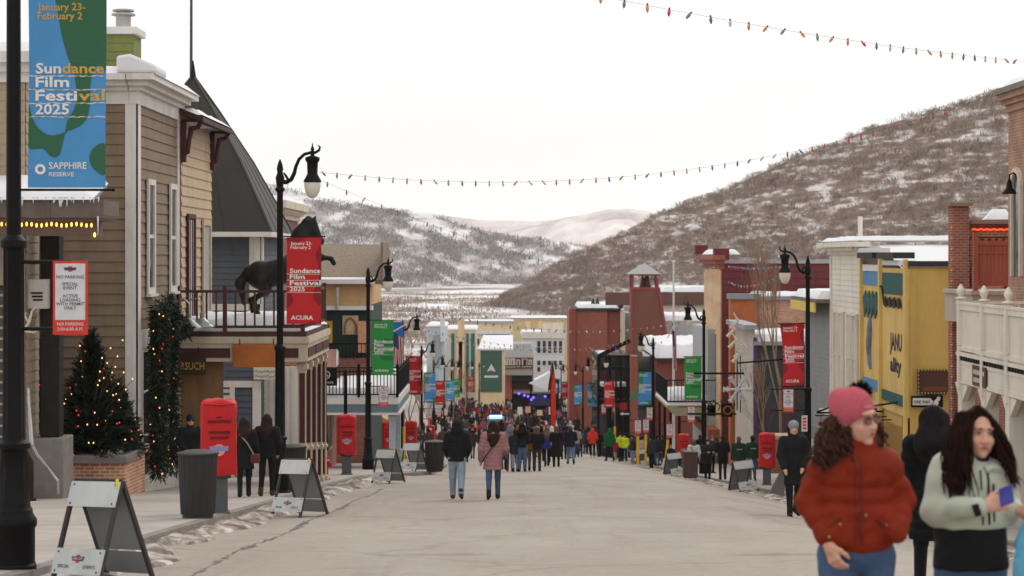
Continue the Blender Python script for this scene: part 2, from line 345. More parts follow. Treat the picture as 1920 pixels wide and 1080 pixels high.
# ------------------------------------------------------------------ hills
M_scrubhill = rampmat('scrub_hillside', .11, [(.40, (120, 100, 90)), (.50, (146, 128, 118)), (.56, (214, 206, 202)), (.68, (240, 236, 236))], bump=.8, bdist=2.5, detail=14, bscale=.25, stretch=(1, .25, 3.2))
M_leftHill = rampmat('far_wooded_hillside', .016, [(.34, (128, 120, 118)), (.44, (168, 160, 158)), (.52, (206, 202, 202)), (.64, (236, 234, 236))], bump=.8, bdist=5, detail=14, bscale=.1, stretch=(1, .2, 4))
M_mount = rampmat('far_mountain_snow', .004, [(.38, (176, 164, 160)), (.55, (222, 212, 208)), (.7, (240, 236, 236))], bump=.5, bdist=30, detail=10, bscale=.01)
def hill(name, sil, floor, m, nu=220, nv=70, run=1.8, rough=.06, seed=1, back=.5):
    """terrain ridge: sil = (px, py, distance) of the skyline; slopes down toward the valley and behind"""
    s = np.array(sil, float); u = np.linspace(0, 1, nu); k = np.linspace(0, 1, len(s))
    px = np.interp(u, k, s[:, 0]); py = np.interp(u, k, s[:, 1]); D = np.interp(u, k, s[:, 2])
    rx = (px-960)/FPX*D; rz = CAMZ+(HZ-py)/FPX*D; h = np.maximum(rz-floor, 2)
    vv = np.concatenate([np.linspace(0, 1, nv), np.linspace(1.03, 1+back, 12)])
    U, V = np.meshgrid(u, vv, indexing='ij'); H = h[:, None]; Dm = D[:, None]
    prof = np.where(V <= 1, np.clip(V, 0, 1)**1.12, 1-(V-1)**1.3*1.2)
    Y = Dm-(1-V)*H*run; X = rx[:, None]*(1-.12*(1-V))-0*V
    n = fbm(X/55+seed, Y/55, seed, 5)-.5
    Z = floor+H*prof+n*H*rough*4*np.clip(V*3, 0, 1)*np.clip(np.abs(1-V)*4+.25, 0, 1)
    o = tag(gridmesh(name, X, Y, Z, m), kind='structure'); return o, X, Y, Z
GF = G(1500)-4
hr, HX, HY, HZ2 = hill('hillside', [(800, 618, 1380), (880, 592, 1300), (960, 545, 1240), (1060, 487, 1150), (1120, 458, 1100), (1240, 402, 1010), (1380, 346, 930), (1500, 290, 880), (1640, 240, 830), (1760, 207, 800), (1890, 170, 760), (2050, 128, 720), (2300, 80, 660)], GF, M_scrubhill, nu=300, nv=90, run=2.2, rough=.045, seed=4)
hl, LX, LY, LZ = hill('hillside', [(150, 285, 2300), (300, 300, 2350), (460, 330, 2400), (500, 348, 2420), (560, 360, 2450), (640, 377, 2500), (720, 394, 2500), (800, 404, 2550), (860, 424, 2600), (950, 444, 2650), (1050, 455, 2700), (1110, 466, 2750), (1180, 500, 2800), (1260, 530, 2850)], GF-4, M_leftHill, nu=260, nv=80, run=5.0, rough=.05, seed=9)
hill('mountain', [(300, 400, 4700), (500, 392, 4700), (700, 404, 4700), (880, 428, 4650), (960, 427, 4600), (1010, 420, 4550), (1060, 406, 4500), (1120, 396, 4500), (1175, 390, 4500), (1230, 398, 4500), (1290, 412, 4500), (1400, 425, 4500), (1600, 440, 4500)], GF-10, M_mount, run=6, rough=.07, seed=14)
hill('mountain', [(420, 395, 6500), (560, 384, 6500), (680, 392, 6500), (800, 400, 6500), (900, 412, 6500), (1000, 416, 6500), (1080, 408, 6500), (1180, 405, 6500), (1300, 400, 6500)], GF-10, M_mount, run=4, rough=.05, seed=24)
# scrub: every bush a burst of thin twig blades
def scrub(name, label, pts, sizes, blades, m, seed, spread=.5, wide=.10):
    g = np.random.default_rng(seed); n = len(pts); B = blades
    base = np.repeat(pts, B, 0); sz = np.repeat(sizes, B)
    off = g.normal(0, spread, (n*B, 3))*sz[:, None]*np.array([1, 1, .25]); off[:, 2] = np.abs(off[:, 2])
    d = g.normal(0, .55, (n*B, 3)); d[:, 2] = 1.0; d /= np.linalg.norm(d, axis=1)[:, None]
    ln = sz*g.uniform(.5, 1.15, n*B); side = g.normal(0, 1, (n*B, 3)); side = np.cross(d, side); side /= np.linalg.norm(side, axis=1)[:, None]
    wdt = (ln*wide)[:, None]; a = base+off
    V = np.stack([a-side*wdt*.6, a+side*wdt*.6, a+d*ln[:, None]+side*wdt, a+d*ln[:, None]-side*wdt], 1).reshape(-1, 3)
    F = np.arange(len(V)).reshape(-1, 4); mi = np.repeat(g.integers(0, len(m), n), B)
    o = npmesh(name, V, F, m, smooth=False, mi=mi); return tag(o, label, kind='stuff')
def samp(X, Y, Z, n, seed, thr=.45, sc=26, vmin=.0, vmax=1.02, steps=102):
    g = np.random.default_rng(seed); nu, nv = X.shape; out = []
    i = g.uniform(0, nu-1.001, n*4); j = g.uniform(vmin, vmax, n*4)*(nv*.86)
    j = np.minimum(j, nv-2); i0 = i.astype(int); j0 = j.astype(int); fi = i-i0; fj = j-j0
    def bl(A): return (A[i0, j0]*(1-fi)+A[i0+1, j0]*fi)*(1-fj)+(A[i0, j0+1]*(1-fi)+A[i0+1, j0+1]*fi)*fj
    P = np.stack([bl(X), bl(Y), bl(Z)], 1); k = fbm(P[:, 0]/sc+P[:, 1]/sc*.3, P[:, 2]/sc*3.2+P[:, 1]/sc*.2, seed+1)+g.normal(0, .12, len(P)) > thr
    return P[k][:n]
M_tw = [mat('twigs_a', (150, 131, 119), var=.2), mat('twigs_b', (168, 147, 133), var=.2), mat('twigs_c', (124, 108, 99), var=.2)]
p = samp(HX, HY, HZ2, 26000, 31, thr=.43, sc=5.5); scrub('hillside_scrub', 'bare brown scrub oak covering the snowy right hillside', p, rng.uniform(.9, 2.4, len(p)), 14, M_tw, 5, wide=.05)
p = samp(LX, LY, LZ, 12000, 41, thr=.50, sc=46); scrub('hillside_scrub', 'grey bare scrub and trees on the far left hillside', p, rng.uniform(2.5, 6, len(p)), 7, [mat('twigs_far', (164, 154, 150)), M_tw[2], mat('conifer_far', (108, 112, 110))], 6, wide=.08)
# valley-floor trees beyond the rooftops
n = 15000; vy = 620+1080*rng.uniform(0, 1, n)**.75; vx = vy*rng.uniform(-.115, .06, n); kk = (fbm(vx/30, vy/60, 77)+rng.normal(0, .06, n) > .40); vx = vx[kk]; vy = vy[kk]
p = np.stack([vx, vy, np.array([G(y)-3.5 for y in vy])], 1); scrub('valley_thicket', 'bare brown trees and brush on the snowy valley floor beyond the roofs', p, rng.uniform(2.0, 5.0, len(p)), 9, M_tw, 8, wide=.05)
# ------------------------------------------------------------------ building kit
M_glass = mat('window_glass', (46, 50, 54), rough=.06, var=.25, scale=1.5, spec=.9)
M_glassp = mat('pale_glass', (150, 158, 162), rough=.15, var=.15, scale=2, spec=.6)
M_snow = mat('snow', (222, 222, 225), rough=.85, var=.03, scale=2, bump=.5, bscale=7)
M_white = mat('white_paint', (214, 210, 204), rough=.6, var=.05, scale=3, bump=.05)
M_cream = mat('cream_paint', (212, 200, 182), rough=.65, var=.06, scale=3)
M_black = mat('black_iron', (24, 23, 24), spec=.12, rough=.6, var=.2, scale=8, bump=.08)
M_dark = mat('dark_timber', (42, 37, 35), spec=.15, rough=.7, var=.2, scale=5, bump=.1)
M_conc = mat('concrete_block', (128, 122, 116), var=.15, scale=4, bump=.3)
def window(root, F, a0, a1, z0, z1, fm=None, gm=None, nv=1, nh=1, fw=.07, d=.012, sill=False, proud=.05, arch=False):
    f = MB(); P = F.p; fm = fm or M_white; gm = gm or M_glass
    f.fbox(F, a0, a0+fw, d, d+proud, z0, z1); f.fbox(F, a1-fw, a1, d, d+proud, z0, z1); f.fbox(F, a0+fw, a1-fw, d, d+proud, z1-fw, z1); f.fbox(F, a0+fw, a1-fw, d, d+proud, z0, z0+fw)
    for i in range(1, nv):
        a = a0+(a1-a0)*i/nv; f.fbox(F, a-fw*.3, a+fw*.3, d+.002, d+proud*.7, z0+fw, z1-fw)
    for i in range(1, nh):
        z = z0+(z1-z0)*i/nh; f.fbox(F, a0+fw, a1-fw, d+.004, d+proud*.6, z-fw*.3, z+fw*.3)
    o = f.build('window', fm, root)
    g = MB(); g.fbox(F, a0+fw*.9, a1-fw*.9, d-.006, d+.006, z0+fw*.9, z1-fw*.9); g.build('pane', gm, o)
    if sill:
        s = MB(); s.fbox(F, a0-.05, a1+.05, d, d+.11, z0-.07, z0-.003); s.build('sill', fm, o)
    return o
def cornice(root, F, a0, a1, z, m, steps=((.10, .12), (.2, .12), (.32, .16)), name='cornice', dent=0, ret=(1, 1), eps=0):
    """stepped moulding: each (projection, height) sits on the one below"""
    b = MB()
    for p, h in steps:
        b.fbox(F, a0-p*ret[0]-eps, a1+p*ret[1]+eps, -.15, p, z, z+h); z += h
    if dent:
        n = int((a1-a0)/dent); z0 = sum(h for _, h in steps[:-1])
        for i in range(n): b.fbox(F, a0+(i+.25)*dent, a0+(i+.7)*dent, .0, steps[-1][0]*.8, z-steps[-1][1]-.14, z-steps[-1][1]-.004)
    return b.build(name, m, root)
def snowcap(root, x0, x1, y0, y1, z, h=.14, seed=1, name='snow_cap'):
    nx = max(4, int((x1-x0)/.22)); ny = max(4, int((y1-y0)/.22)); nx = min(nx, 46); ny = min(ny, 46)
    xs = np.linspace(x0, x1, nx); yy = np.linspace(y0, y1, ny); X, Y = np.meshgrid(xs, yy, indexing='ij')
    e = np.minimum(np.minimum(X-x0, x1-X), np.minimum(Y-y0, y1-Y)); Z = z+h*np.clip(e/.16, 0, 1)**.5*(.65+.7*fbm(X*1.3, Y*1.3, seed))
    L0 = np.array(wloc(root)); return gridmesh(name, X-L0[0], Y-L0[1], Z-L0[2], M_snow, parent=root)
def bld(name, label, x, y, z=None, cat='building', group=None):
    return thing(name, label, cat, (x, y, SW(x, y) if z is None else z), group)
def plainbox(root, name, m, x0, x1, y0, y1, z0, z1, bevel=0):
    b = MB(); b.box(x0, x1, y0, y1, z0, z1); return b.build(name, m, root, bevel=bevel)

# ------------------------------------------------------------------ left side, nearest: porch house
M_tan0 = mat('tan_siding', (164, 148, 126), var=.06, scale=2)
M_brown = mat('brown_siding', (128, 110, 92), var=.08, scale=2.5, stretch=(1, 1, 4))
M_fascia = mat('taupe_fascia', (104, 91, 83), var=.12, scale=4)
M_lampw = mat('warm_bulb', (255, 190, 90), emit=2.6)
r = bld('porch_house', 'tan clapboard house with snowy porch roof and dark timber post at the left edge', -11, 41.5, G(42)+.13)
b = MB(); b.box(-17, -9.95, 40.35, 41.5, -7, 5.35); F = FR(-17, 40.35, 'S'); b.siding(F, 0, 7.05, -4, 5.35, .22); F2 = FR(-9.95, 40.35, 'E'); b.siding(F2, 0, 1.1, -4, 5.35, .22); b.build('wall', M_tan0, r)
cornice(r, F, 0, 7.05, 5.05, M_white, ((.08, .2), (.22, .18), (.4, .22)))
snowcap(r, -17.2, -9.6, 40.0, 41.6, 5.65, .22)
window(r, F, 5.55, 6.5, 2.1, 3.7, nv=1, nh=2, sill=True, gm=M_glass); window(r, F, 4.2, 5.3, -3.0, 1.4, nv=2, nh=3)
window(r, F, 5.75, 6.85, -3.6, .9, nv=1, nh=2, fm=M_dark)
b = MB(); b.prism([(-17, 38.9, 2.52), (-17, 40.33, 2.9), (-17, 40.33, 3.02), (-17, 38.9, 2.64)], (8.72, 0, 0)); b.build('roof', mat('grey_roofing', (150, 148, 148), var=.1), r)
b = MB()
for k in range(9): b.box(-17+k*.99, -17+k*.99+.982, 38.82, 38.895, 2.26, 2.62)
b.box(-8.1, -8.03, 38.83, 40.3, 2.3, 2.6); b.box(-17, -8.2, 39.3, 39.5, 1.9, 2.2); b.box(-17, -8.12, 38.93, 40.3, 2.2, 2.255)
b.build('fascia', M_fascia, r)
nx, ny = 90, 14; X, Y = np.meshgrid(np.linspace(-17, -8.25, nx), np.linspace(38.75, 40.33, ny), indexing='ij')
e = np.minimum(-8.25-X, Y-38.75); Z = 2.64+(Y-38.9)*.237+.17*np.clip(e/.3, 0, 1)**.5*(.6+.8*fbm(X*1.6, Y*1.6, 4)); L0 = np.array(wloc(r))
gridmesh('snow_cap', X-L0[0], Y-L0[1], Z-L0[2], M_snow, parent=r)
b = MB(); g = random.Random(3)
for k in range(80):
    x = -13.5+5.4*g.random(); l = g.uniform(.03, .2); b.tube([(x, 38.78, 2.66), (x, 38.775, 2.66-l*.5), (x, 38.77, 2.66-l)], [.022, .014, .003], 5)
b.tube([(-8.14, 38.8, 2.28), (-8.14, 38.8, 1.9)], [.02, .004], 5)
b.build('icicles', mat('ice', (214, 220, 226), rough=.15, spec=.7), r)
b = MB()
for k in range(44): b.ell((-12.6+k*.099, 39.15, 2.12+.015*math.sin(k*1.3)), (.022, .022, .045), 6, 5)
b.ell((-8.28, 39.15, 1.92), (.026, .026, .05), 6, 5); b.build('eave_lights', M_lampw, r)
b = MB(); b.box(-9.76, -9.36, 40.8, 41.2, -2.25, 2.2); b.build('post', M_dark, r, bevel=.02)
b = MB(); b.bar((-9.56, 40.95, .85), (-9.0, 40.95, .85), .04, .04); b.box(-8.95, -8.55, 40.9, 41.2, .75, 1.6); 
b = MB(); b.box(-9.93, -9.55, 40.45, 40.79, .42, 1.02); sg = b.build('hanging_sign', mat('grey_board', (186, 180, 172), var=.12, stretch=(6, 1, 1)), r)
t = MB()
for k in range(3): t.box(-9.86+.02*k, -9.62, 40.44, 40.447, .62-.07*k+.1, .66-.07*k+.1)
t.build('lettering', M_dark, sg)
# concrete pedestal, steps, handrails
b = MB(); b.box(-9.95, -9.22, 40.55, 41.5, -7, -2.25); b.build('pedestal', M_conc, r, bevel=.03)
b = MB()
for k in range(4): b.box(-13, -9.96, 38.9+k*.34, 40.34, -7, G(40)+.13+.17*(k+1))
b.build('steps', mat('step_concrete', (150, 144, 138), var=.12), r, bevel=.015)
b = MB(); b.tube([(-9.85, 40.2, -1.2), (-9.75, 39.95, -2.25), (-9.55, 39.7, -2.5), (-9.06, 39.4, -3.0), (-9.06, 39.4, -3.25)], .028, 8)
b.tube([(-9.78, 39.9, -1.35), (-9.7, 39.8, -1.9), (-9.6, 39.5, -2.3)], .026, 8); b.build('handrail', mat('steel_rail', (170, 170, 172), rough=.3, metal=.8), r, smooth=True)
b = MB(); b.tube([(-9.96, 39.3, -2.3), (-9.72, 39.25, -2.38), (-9.6, 39.25, -2.6), (-9.6, 39.25, -3.4), (-9.6, 39.25, -4.1)], .085, 10); b.lathe([(.14, 0), (.14, .05), (.09, .06)], (-9.6, 39.25, G(39.25)+.13), 12); b.build('rail_post', M_dark, r, smooth=True)
b = MB(); b.bar((-9.9, 41.3, .3), (-9.3, 41.3, .3), .04, .05); b.build('cross_rail', M_conc, r)
# antler ornament hung by the porch post
o = MB(); o.tube([(-10.1, 40.2, .02), (-9.95, 40.2, -.02), (-9.84, 40.2, .15), (-9.78, 40.2, .38), (-9.7, 40.2, .46)], [.03, .035, .03, .022, .01], 7)
o.tube([(-9.94, 40.2, -.02), (-9.75, 40.2, -.06), (-9.6, 40.2, .02)], [.03, .022, .01], 7); o.tube([(-9.84, 40.2, .13), (-9.92, 40.2, .28), (-9.9, 40.2, .36)], [.024, .016, .008], 7)
tag(o.build('antler', mat('antler_bone', (208, 196, 176)), smooth=True), 'pale branching antler hung beside the dark porch post', 'ornament')

# ------------------------------------------------------------------ brown clapboard building
r = bld('clapboard_building', 'brown clapboard building with white corner boards and deep white cornice behind the planter', -10.5, 47.5, G(45)+.13)
b = MB(); b.box(-14.2, -8.53, 44.83, 50.3, -7, 5.3); FS = FR(-14.2, 44.83, 'S'); FE = FR(-8.53, 44.83, 'E'); b.siding(FS, 0, 5.67, -4.2, 5.25, .245, .03); b.siding(FE, 0, 5.47, -.2, 5.25, .245, .03); b.build('wall', M_brown, r)
b = MB(); b.fbox(FS, 5.42, 5.71, .0, .045, -2.15, 5.3); b.fbox(FE, -.045, .3, .0, .045, -2.15, 5.3); b.fbox(FE, 5.3, 5.5, 0, .05, -.2, 5.3); b.build('corner_board', M_white, r)
cornice(r, FS, 0, 5.5, 4.95, M_white, ((.06, .3), (.16, .1), (.3, .12), (.46, .14)), ret=(1, 0)); cornice(r, FE, .0, 5.47, 4.952, M_white, ((.06, .3), (.16, .1), (.3, .12), (.47, .14)), eps=.004)
snowcap(r, -14.5, -8.02, 44.4, 50.8, 5.6, .2)
b = MB(); b.prism([(-8.9, 44.36, 5.62), (-8.02, 44.36, 5.62), (-8.02, 44.36, 5.8), (-8.6, 44.36, 6.05), (-8.9, 44.36, 6.0)], (0, 1.5, 0)); b.build('snow_drift', M_snow, r, bevel=.06)
for a0 in (1.0, 4.0): window(r, FE, a0, a0+.95, .62, 3.3, nv=1, nh=2, sill=True, d=.045, fw=.14)
b = MB(); b.fbox(FE, .3, 5.3, .0, .06, -.62, -.2); b.fbox(FE, .3, .45, .0, .05, -3.7, -.62); b.fbox(FE, 2.7, 2.9, 0, .05, -3.7, -.62); b.fbox(FE, .3, 5.4, 0, .12, -4.4, -3.7); b.build('shopfront', M_white, r)
window(r, FE, .46, 2.69, -3.68, -.63, nv=2, nh=3, fw=.09); window(r, FE, 2.91, 5.2, -3.68, -.63, nv=2, nh=3, fw=.09)
b = MB(); b.box(-10.15, -9.3, 48.5, 49.5, 5.3, 6.95); b.siding(FR(-10.15, 48.5, 'S'), 0, .85, 5.9, 6.95, .2); b.build('chimney_box', mat('olive_paint', (116, 122, 66), var=.1), r)
b = MB(); b.box(-10.22, -9.2, 48.4, 49.6, 6.95, 7.13); b.build('chimney_cap', M_white, r, bevel=.02)
b = MB(); b.lathe([(.19, 0), (.19, .34), (.3, .34), (.3, .38), (.17, .38), (.17, .44), (.27, .44), (.27, .48), (.05, .5)], (-9.65, 49, 7.13), 14); b.build('flue', mat('galvanised', (176, 172, 168), rough=.5, metal=.3), r, smooth=True)
# ------------------------------------------------------------------ tan shingle building with balcony
M_pine = mat('pale_shingle', (188, 164, 136), var=.1, scale=2, stretch=(1, 1, 5)); M_burg = mat('burgundy_paint', (74, 38, 40), var=.12); M_rust = mat('redbrown_paint', (76, 46, 40), var=.12)
M_beige = mat('beige_trim', (196, 182, 160), var=.05); M_wood = mat('honey_wood', (132, 98, 66), var=.2, stretch=(1, 1, .2))
r = bld('shingle_building', 'pale shingle building with bracketed eave and a burgundy balcony carrying a bronze horse', -9.5, 53, G(53)+.13)
b = MB(); b.box(-14, -8.47, 50.42, 55.5, -8, 4.95); FE = FR(-8.47, 50.42, 'E'); b.siding(FE, 0, 5.08, -.1, 4.9, .27, .035); b.build('wall', M_pine, r)
b = MB(); b.prism([(-8.6, 50.2, 5.16), (-7.86, 50.2, 4.92), (-7.86, 50.2, 5.04), (-8.6, 50.2, 5.32)], (0, 5.6, 0)); b.build('eave', M_rust, r)
snowcap(r, -10, -7.9, 50.3, 55.7, 5.1, .2)
for y in (50.45, 55.3):
    b = MB(); b.tube([(-8.42, y, 4.1), (-8.3, y, 4.15), (-8.26, y, 4.45), (-8.2, y, 4.75), (-8.02, y, 4.8), (-7.95, y, 4.95)], [.05, .07, .06, .08, .06, .07], 8); b.box(-8.45, -8.33, y-.07, y+.07, 3.9, 4.95); b.box(-8.45, -7.9, y-.07, y+.07, 4.93, 5.0); b.build('bracket', M_burg, r)
window(r, FE, .7, 1.9, -.5, 2.6, fm=M_burg, nv=3, fw=.12, gm=M_glass, d=.05); window(r, FE, 3.2, 4.6, -.6, 2.5, fm=M_pine, gm=mat('grey_curtain', (148, 154, 158)), fw=.16, d=.05)
b = MB()
for k in range(3): b.fbox(FE, 1.0+.28*k, 1.07+.28*k, .058, .075, -.4, 2.45)
b.build('curtain', M_white, r)
# balcony deck, beams, railing, fluted posts
BX0, BX1, BY0, BY1, BZ = -8.45, -5.22, 50.1, 56.0, -.42
b = MB(); b.box(BX0-.9, BX1, BY0, BY1, BZ-.12, BZ); b.build('balcony_deck', M_rust, r)
b = MB(); b.box(BX0-.9, BX1+.06, BY0-.06, BY0+.1, BZ-.30, BZ-.13); b.box(BX1-.08, BX1+.07, BY0+.1, BY1, BZ-.30, BZ-.13); b.box(BX0-.9, BX1, BY0-.02, BY0+.1, BZ-.76, BZ-.31); b.box(BX1-.08, BX1+.02, BY0+.1, BY1, BZ-.76, BZ-.31); b.build('balcony_beam', M_beige, r)
b = MB()
for x0, x1 in ((-8.9, -7.15), (-6.95, -5.42)): b.box(x0, x1, BY0-.045, BY0-.021, BZ-.66, BZ-.42)
for y0, y1 in ((50.3, 52.0), (52.2, 53.9), (54.1, 55.8)): b.box(BX1+.021, BX1+.045, y0, y1, BZ-.66, BZ-.42)
b.build('beam_panel', M_burg, r)
rl = MB(); yb = BY0+.08
for (p0, p1) in (((BX0-.05, yb), (BX1-.1, yb)), ((BX1-.1, yb), (BX1-.1, BY1))):
    n = int(math.dist(p0, p1)/.24)
    for z in (BZ+.12, BZ+1.02): rl.bar((*p0, z), (*p1, z), .07, .07)
    for i in range(n+1):
        t = i/n; x = p0[0]+(p1[0]-p0[0])*t; y = p0[1]+(p1[1]-p0[1])*t; rl.box(x-.022, x+.022, y-.022, y+.022, BZ+.15, BZ+.99)
for x, y in ((BX0-.05, yb), (-7.3, yb), (BX1-.1, yb), (BX1-.1, BY1-.1)): rl.box(x-.05, x+.05, y-.05, y+.05, BZ, BZ+1.16)
rl.build('railing', M_rust, r)
snowcap(r, BX0-.6, BX1-.02, BY0+.2, BY1, BZ, .34, 5)
for y in (50.5, 51.9, 53.3, 54.7, 55.9):
    z1 = BZ-.77; z0 = G(y)+.13; p = MB(); p.box(-5.46, -5.26, y-.1, y+.1, z0, z1, 0); p.box(-5.51, -5.21, y-.15, y+.15, z0, z0+.14, 0); p.box(-5.5, -5.22, y-.14, y+.14, z0+.95, z0+1.02, 0); p.box(-5.5, -5.22, y-.14, y+.14, z1-.2, z1-.08, 0)
    for sx in (-.105, .105): p.box(-5.36+sx-.006, -5.36+sx+.006, y-.055, y+.055, z0+1.1, z1-.3, 1)
    p.box(-5.43, -5.29, y-.112, y-.1, z0+1.1, z1-.3, 1); p.box(-5.43, -5.29, y-.112, y-.1, z0+.2, z0+.9, 1)
    p.build('balcony_post', [M_beige, M_burg], r)
# timber shopfront below the balcony
b = MB()
for a in (.05, .55, 1.15, 2.6, 3.4, 4.9): b.fbox(FE, a, a+.16, .0, .1, -4.9, -1.25)
b.fbox(FE, 0, 5.06, 0, .12, -1.3, -1.15); b.fbox(FE, 0, 5.06, 0, .08, -4.9, -4.3); b.build('shopfront', M_wood, r)
window(r, FE, 1.32, 2.58, -4.25, -1.32, fm=M_wood, nv=2, nh=2, d=.01); window(r, FE, 3.57, 4.88, -4.25, -1.32, fm=M_wood, nv=2, nh=2, d=.01)
b = MB(); b.box(-8.46, -7.4, 50.46, 50.6, -4.6, -.9); b.siding(FR(-8.46, 50.46, 'S'), 0, 1.0, -4.6, -.9, .5, .02); b.build('timber_return', M_wood, r)
sg = thing('hanging_sign', 'dark brown hanging board with gold capital letters beside the garland', 'sign', (-8.1, 50.3, -1.2))
b = MB(); b.box(-8.7, -7.76, 50.02, 50.08, -1.5, -1.0); b.build('board', mat('sign_brown', (58, 42, 34)), sg, bevel=.01); b = MB(); b.tube([(-8.5, 50.05, -1.0), (-8.5, 50.05, -.8)], .012, 6); b.tube([(-7.95, 50.05, -1.0), (-7.95, 50.05, -.8)], .012, 6); b.build('hanger', M_black, sg)
t = MB(); put_text(t, 'RSUCH', lambda u, v: (u, 50.014, v), -7.8, -1.38, .27, bold=.012, align='R', width=.6); t.build('lettering', mat('gold_leaf', (206, 166, 84), rough=.4, metal=.5), sg)
sg = thing('copper_sign', 'blank copper orange panel hanging under the balcony front', 'sign', (-6.5, 50.2, -1.1))
b = MB(); b.box(-7.08, -5.86, 50.0, 50.05, -1.32, -.74); b.build('panel', mat('copper', (176, 104, 54), rough=.35, metal=.55, var=.2, scale=1.2), sg, bevel=.008); b = MB(); b.tube([(-6.9, 50.03, -.74), (-6.9, 50.03, -.6)], .012, 6); b.tube([(-6.05, 50.03, -.74), (-6.05, 50.03, -.6)], .012, 6); b.build('hanger', M_black, sg)
# gooseneck lamps over the shop sign
for i, (x, y, lb) in enumerate(((-8.1, 49.5, 'pewter shade lamp above the garland, the nearer one'), (-7.85, 50.0, 'pewter shade lamp at the balcony corner, the farther one'))):
    l = thing('gooseneck_lamp', lb, 'wall lamp', (x, y, -.1), 'gooseneck lamps at the balcony corner'); m = mat('pewter', (140, 140, 142), rough=.4, metal=.5)
    b = MB(); b.lathe([(.05, .18), (.06, .06), (.12, .0), (.3, -.14), (.33, -.18), (.3, -.18)], (x, y, -.12), 18); b.build('lamp_shade', m, l, smooth=True)
    b = MB(); b.tube([(x, y, .05), (x, y, .3), (x-.12, y+.02, .42), (-8.45, y+.05, .35)], .018, 8); b.build('arm', m, l, smooth=True)

# ------------------------------------------------------------------ blue house with pyramid roof
M_blue = mat('slate_blue_siding', (82, 90, 100), var=.06); M_mroof = mat('weathered_metal_roof', (58, 55, 52), spec=.2, rough=.6, var=.15, scale=1.2, stretch=(1, 1, .3))
r = bld('turret_house', 'slate blue house under a steep dark pyramid roof behind the balcony', -9.9, 63, G(63)+.13)
b = MB(); b.box(-12.1, -7.75, 60.9, 65.4, -9, 2.08); FS = FR(-12.1, 60.9, 'S'); FE = FR(-7.75, 60.9, 'E'); b.siding(FS, 0, 4.35, -5.8, 2.1, .19, .03); b.siding(FE, 0, 4.5, -5.8, 2.1, .19, .03); b.build('wall', M_blue, r)
b = MB(); cx, cy, hw, ze = -10.2, 63.1, 2.85, 2.25
prof = [(hw, ze), (hw*.84, ze+.95), (hw*.6, ze+2.3), (hw*.25, ze+3.95), (.03, ze+5.0)]
for (ra, za), (rb, zb) in zip(prof, prof[1:]):
    A = [(cx-ra, cy-ra, za), (cx+ra, cy-ra, za), (cx+ra, cy+ra, za), (cx-ra, cy+ra, za)]; Bq = [(cx-rb, cy-rb, zb), (cx+rb, cy-rb, zb), (cx+rb, cy+rb, zb), (cx-rb, cy+rb, zb)]
    for i in range(4): b.add([A[i], A[(i+1) % 4], Bq[(i+1) % 4], Bq[i]], [(0, 1, 2, 3)])
    for i in range(4):
        b.bar(A[i], Bq[i], .07, .05)
        for t in (.25, .5, .75): b.bar(Vector(A[i]).lerp(Vector(A[(i+1) % 4]), t), Vector(Bq[i]).lerp(Vector(Bq[(i+1) % 4]), t), .02, .03)
b.build('roof', M_mroof, r)
b = MB(); b.box(cx-hw, cx+hw, cy-hw, cy+hw, ze-.16, ze-.01); b.build('eave_trim', M_white, r)
b = MB(); b.lathe([(.16, 0), (.12, .1), (.09, .3), (.02, .75)], (cx, cy, ze+4.75), 10); b.build('finial', M_dark, r, smooth=True)
b = MB(); b.fbox(FS, 4.0, 4.33, .0, .06, -.2, 2.1); b.fbox(FS, 0, 4.36, 0, .06, -.18, .02); b.fbox(FE, 0, .3, 0, .06, -.2, 2.1); b.fbox(FS, 1.6, 1.75, 0, .06, 0, 2.1); b.build('trim', M_white, r)
b = MB()
for a, c in ((1.9, 2.05), (3.4, 3.55), (4.1, 4.36)): b.fbox(FS, a, c, 0, .07, -5.6, -2.4)
b.fbox(FS, 1.9, 4.36, 0, .08, -2.55, -2.35); b.fbox(FS, 2.05, 3.4, .0, .02, -5.6, -2.6); b.build('door', M_white, r)
b = MB(); b.box(-7.74, -6.7, 61.6, 61.7, -5.7, -1.95); 
for k in range(6): b.box(-7.74+k*.17, -7.62+k*.17, 61.57, 61.6, -5.6, -2.0)
b.build('white_partition', M_white, r)
sg = tag(MB().box(-7.95, -7.1, 61.0-.3, 61.04-.3, -2.3, -1.9).build('shop_sign', mat('ivory_board', (214, 208, 196))), 'small ivory board with grey script under the balcony', 'sign')
t = MB()
for row, z in ((0, -2.05), (1, -2.2)):
    t.tube([(-7.9+k*.04, 60.69, z+.03*math.sin(k*2.1)+.02*math.sin(k*.9)) for k in range(20)], .009, 5)
t.build('lettering', mat('sign_grey', (120, 116, 108)), sg)
fp = thing('flagpole', 'thin tall dark pole rising beside the pyramid roof tip', 'flagpole', (PX(358, 66.5), 66.5, G(66)))
b = MB(); b.tube([(PX(358, 66.5), 66.5, -7), (PX(358, 66.5), 66.5, 4), (PX(359, 66.5), 66.5, 13)], [.07, .06, .04], 8); b.build('pole', mat('pole_brown', (84, 74, 70)), fp); b = MB(); b.ell((PX(359, 66.5), 66.5, 13.05), (.08, .08, .08)); b.build('ball', M_black, fp)

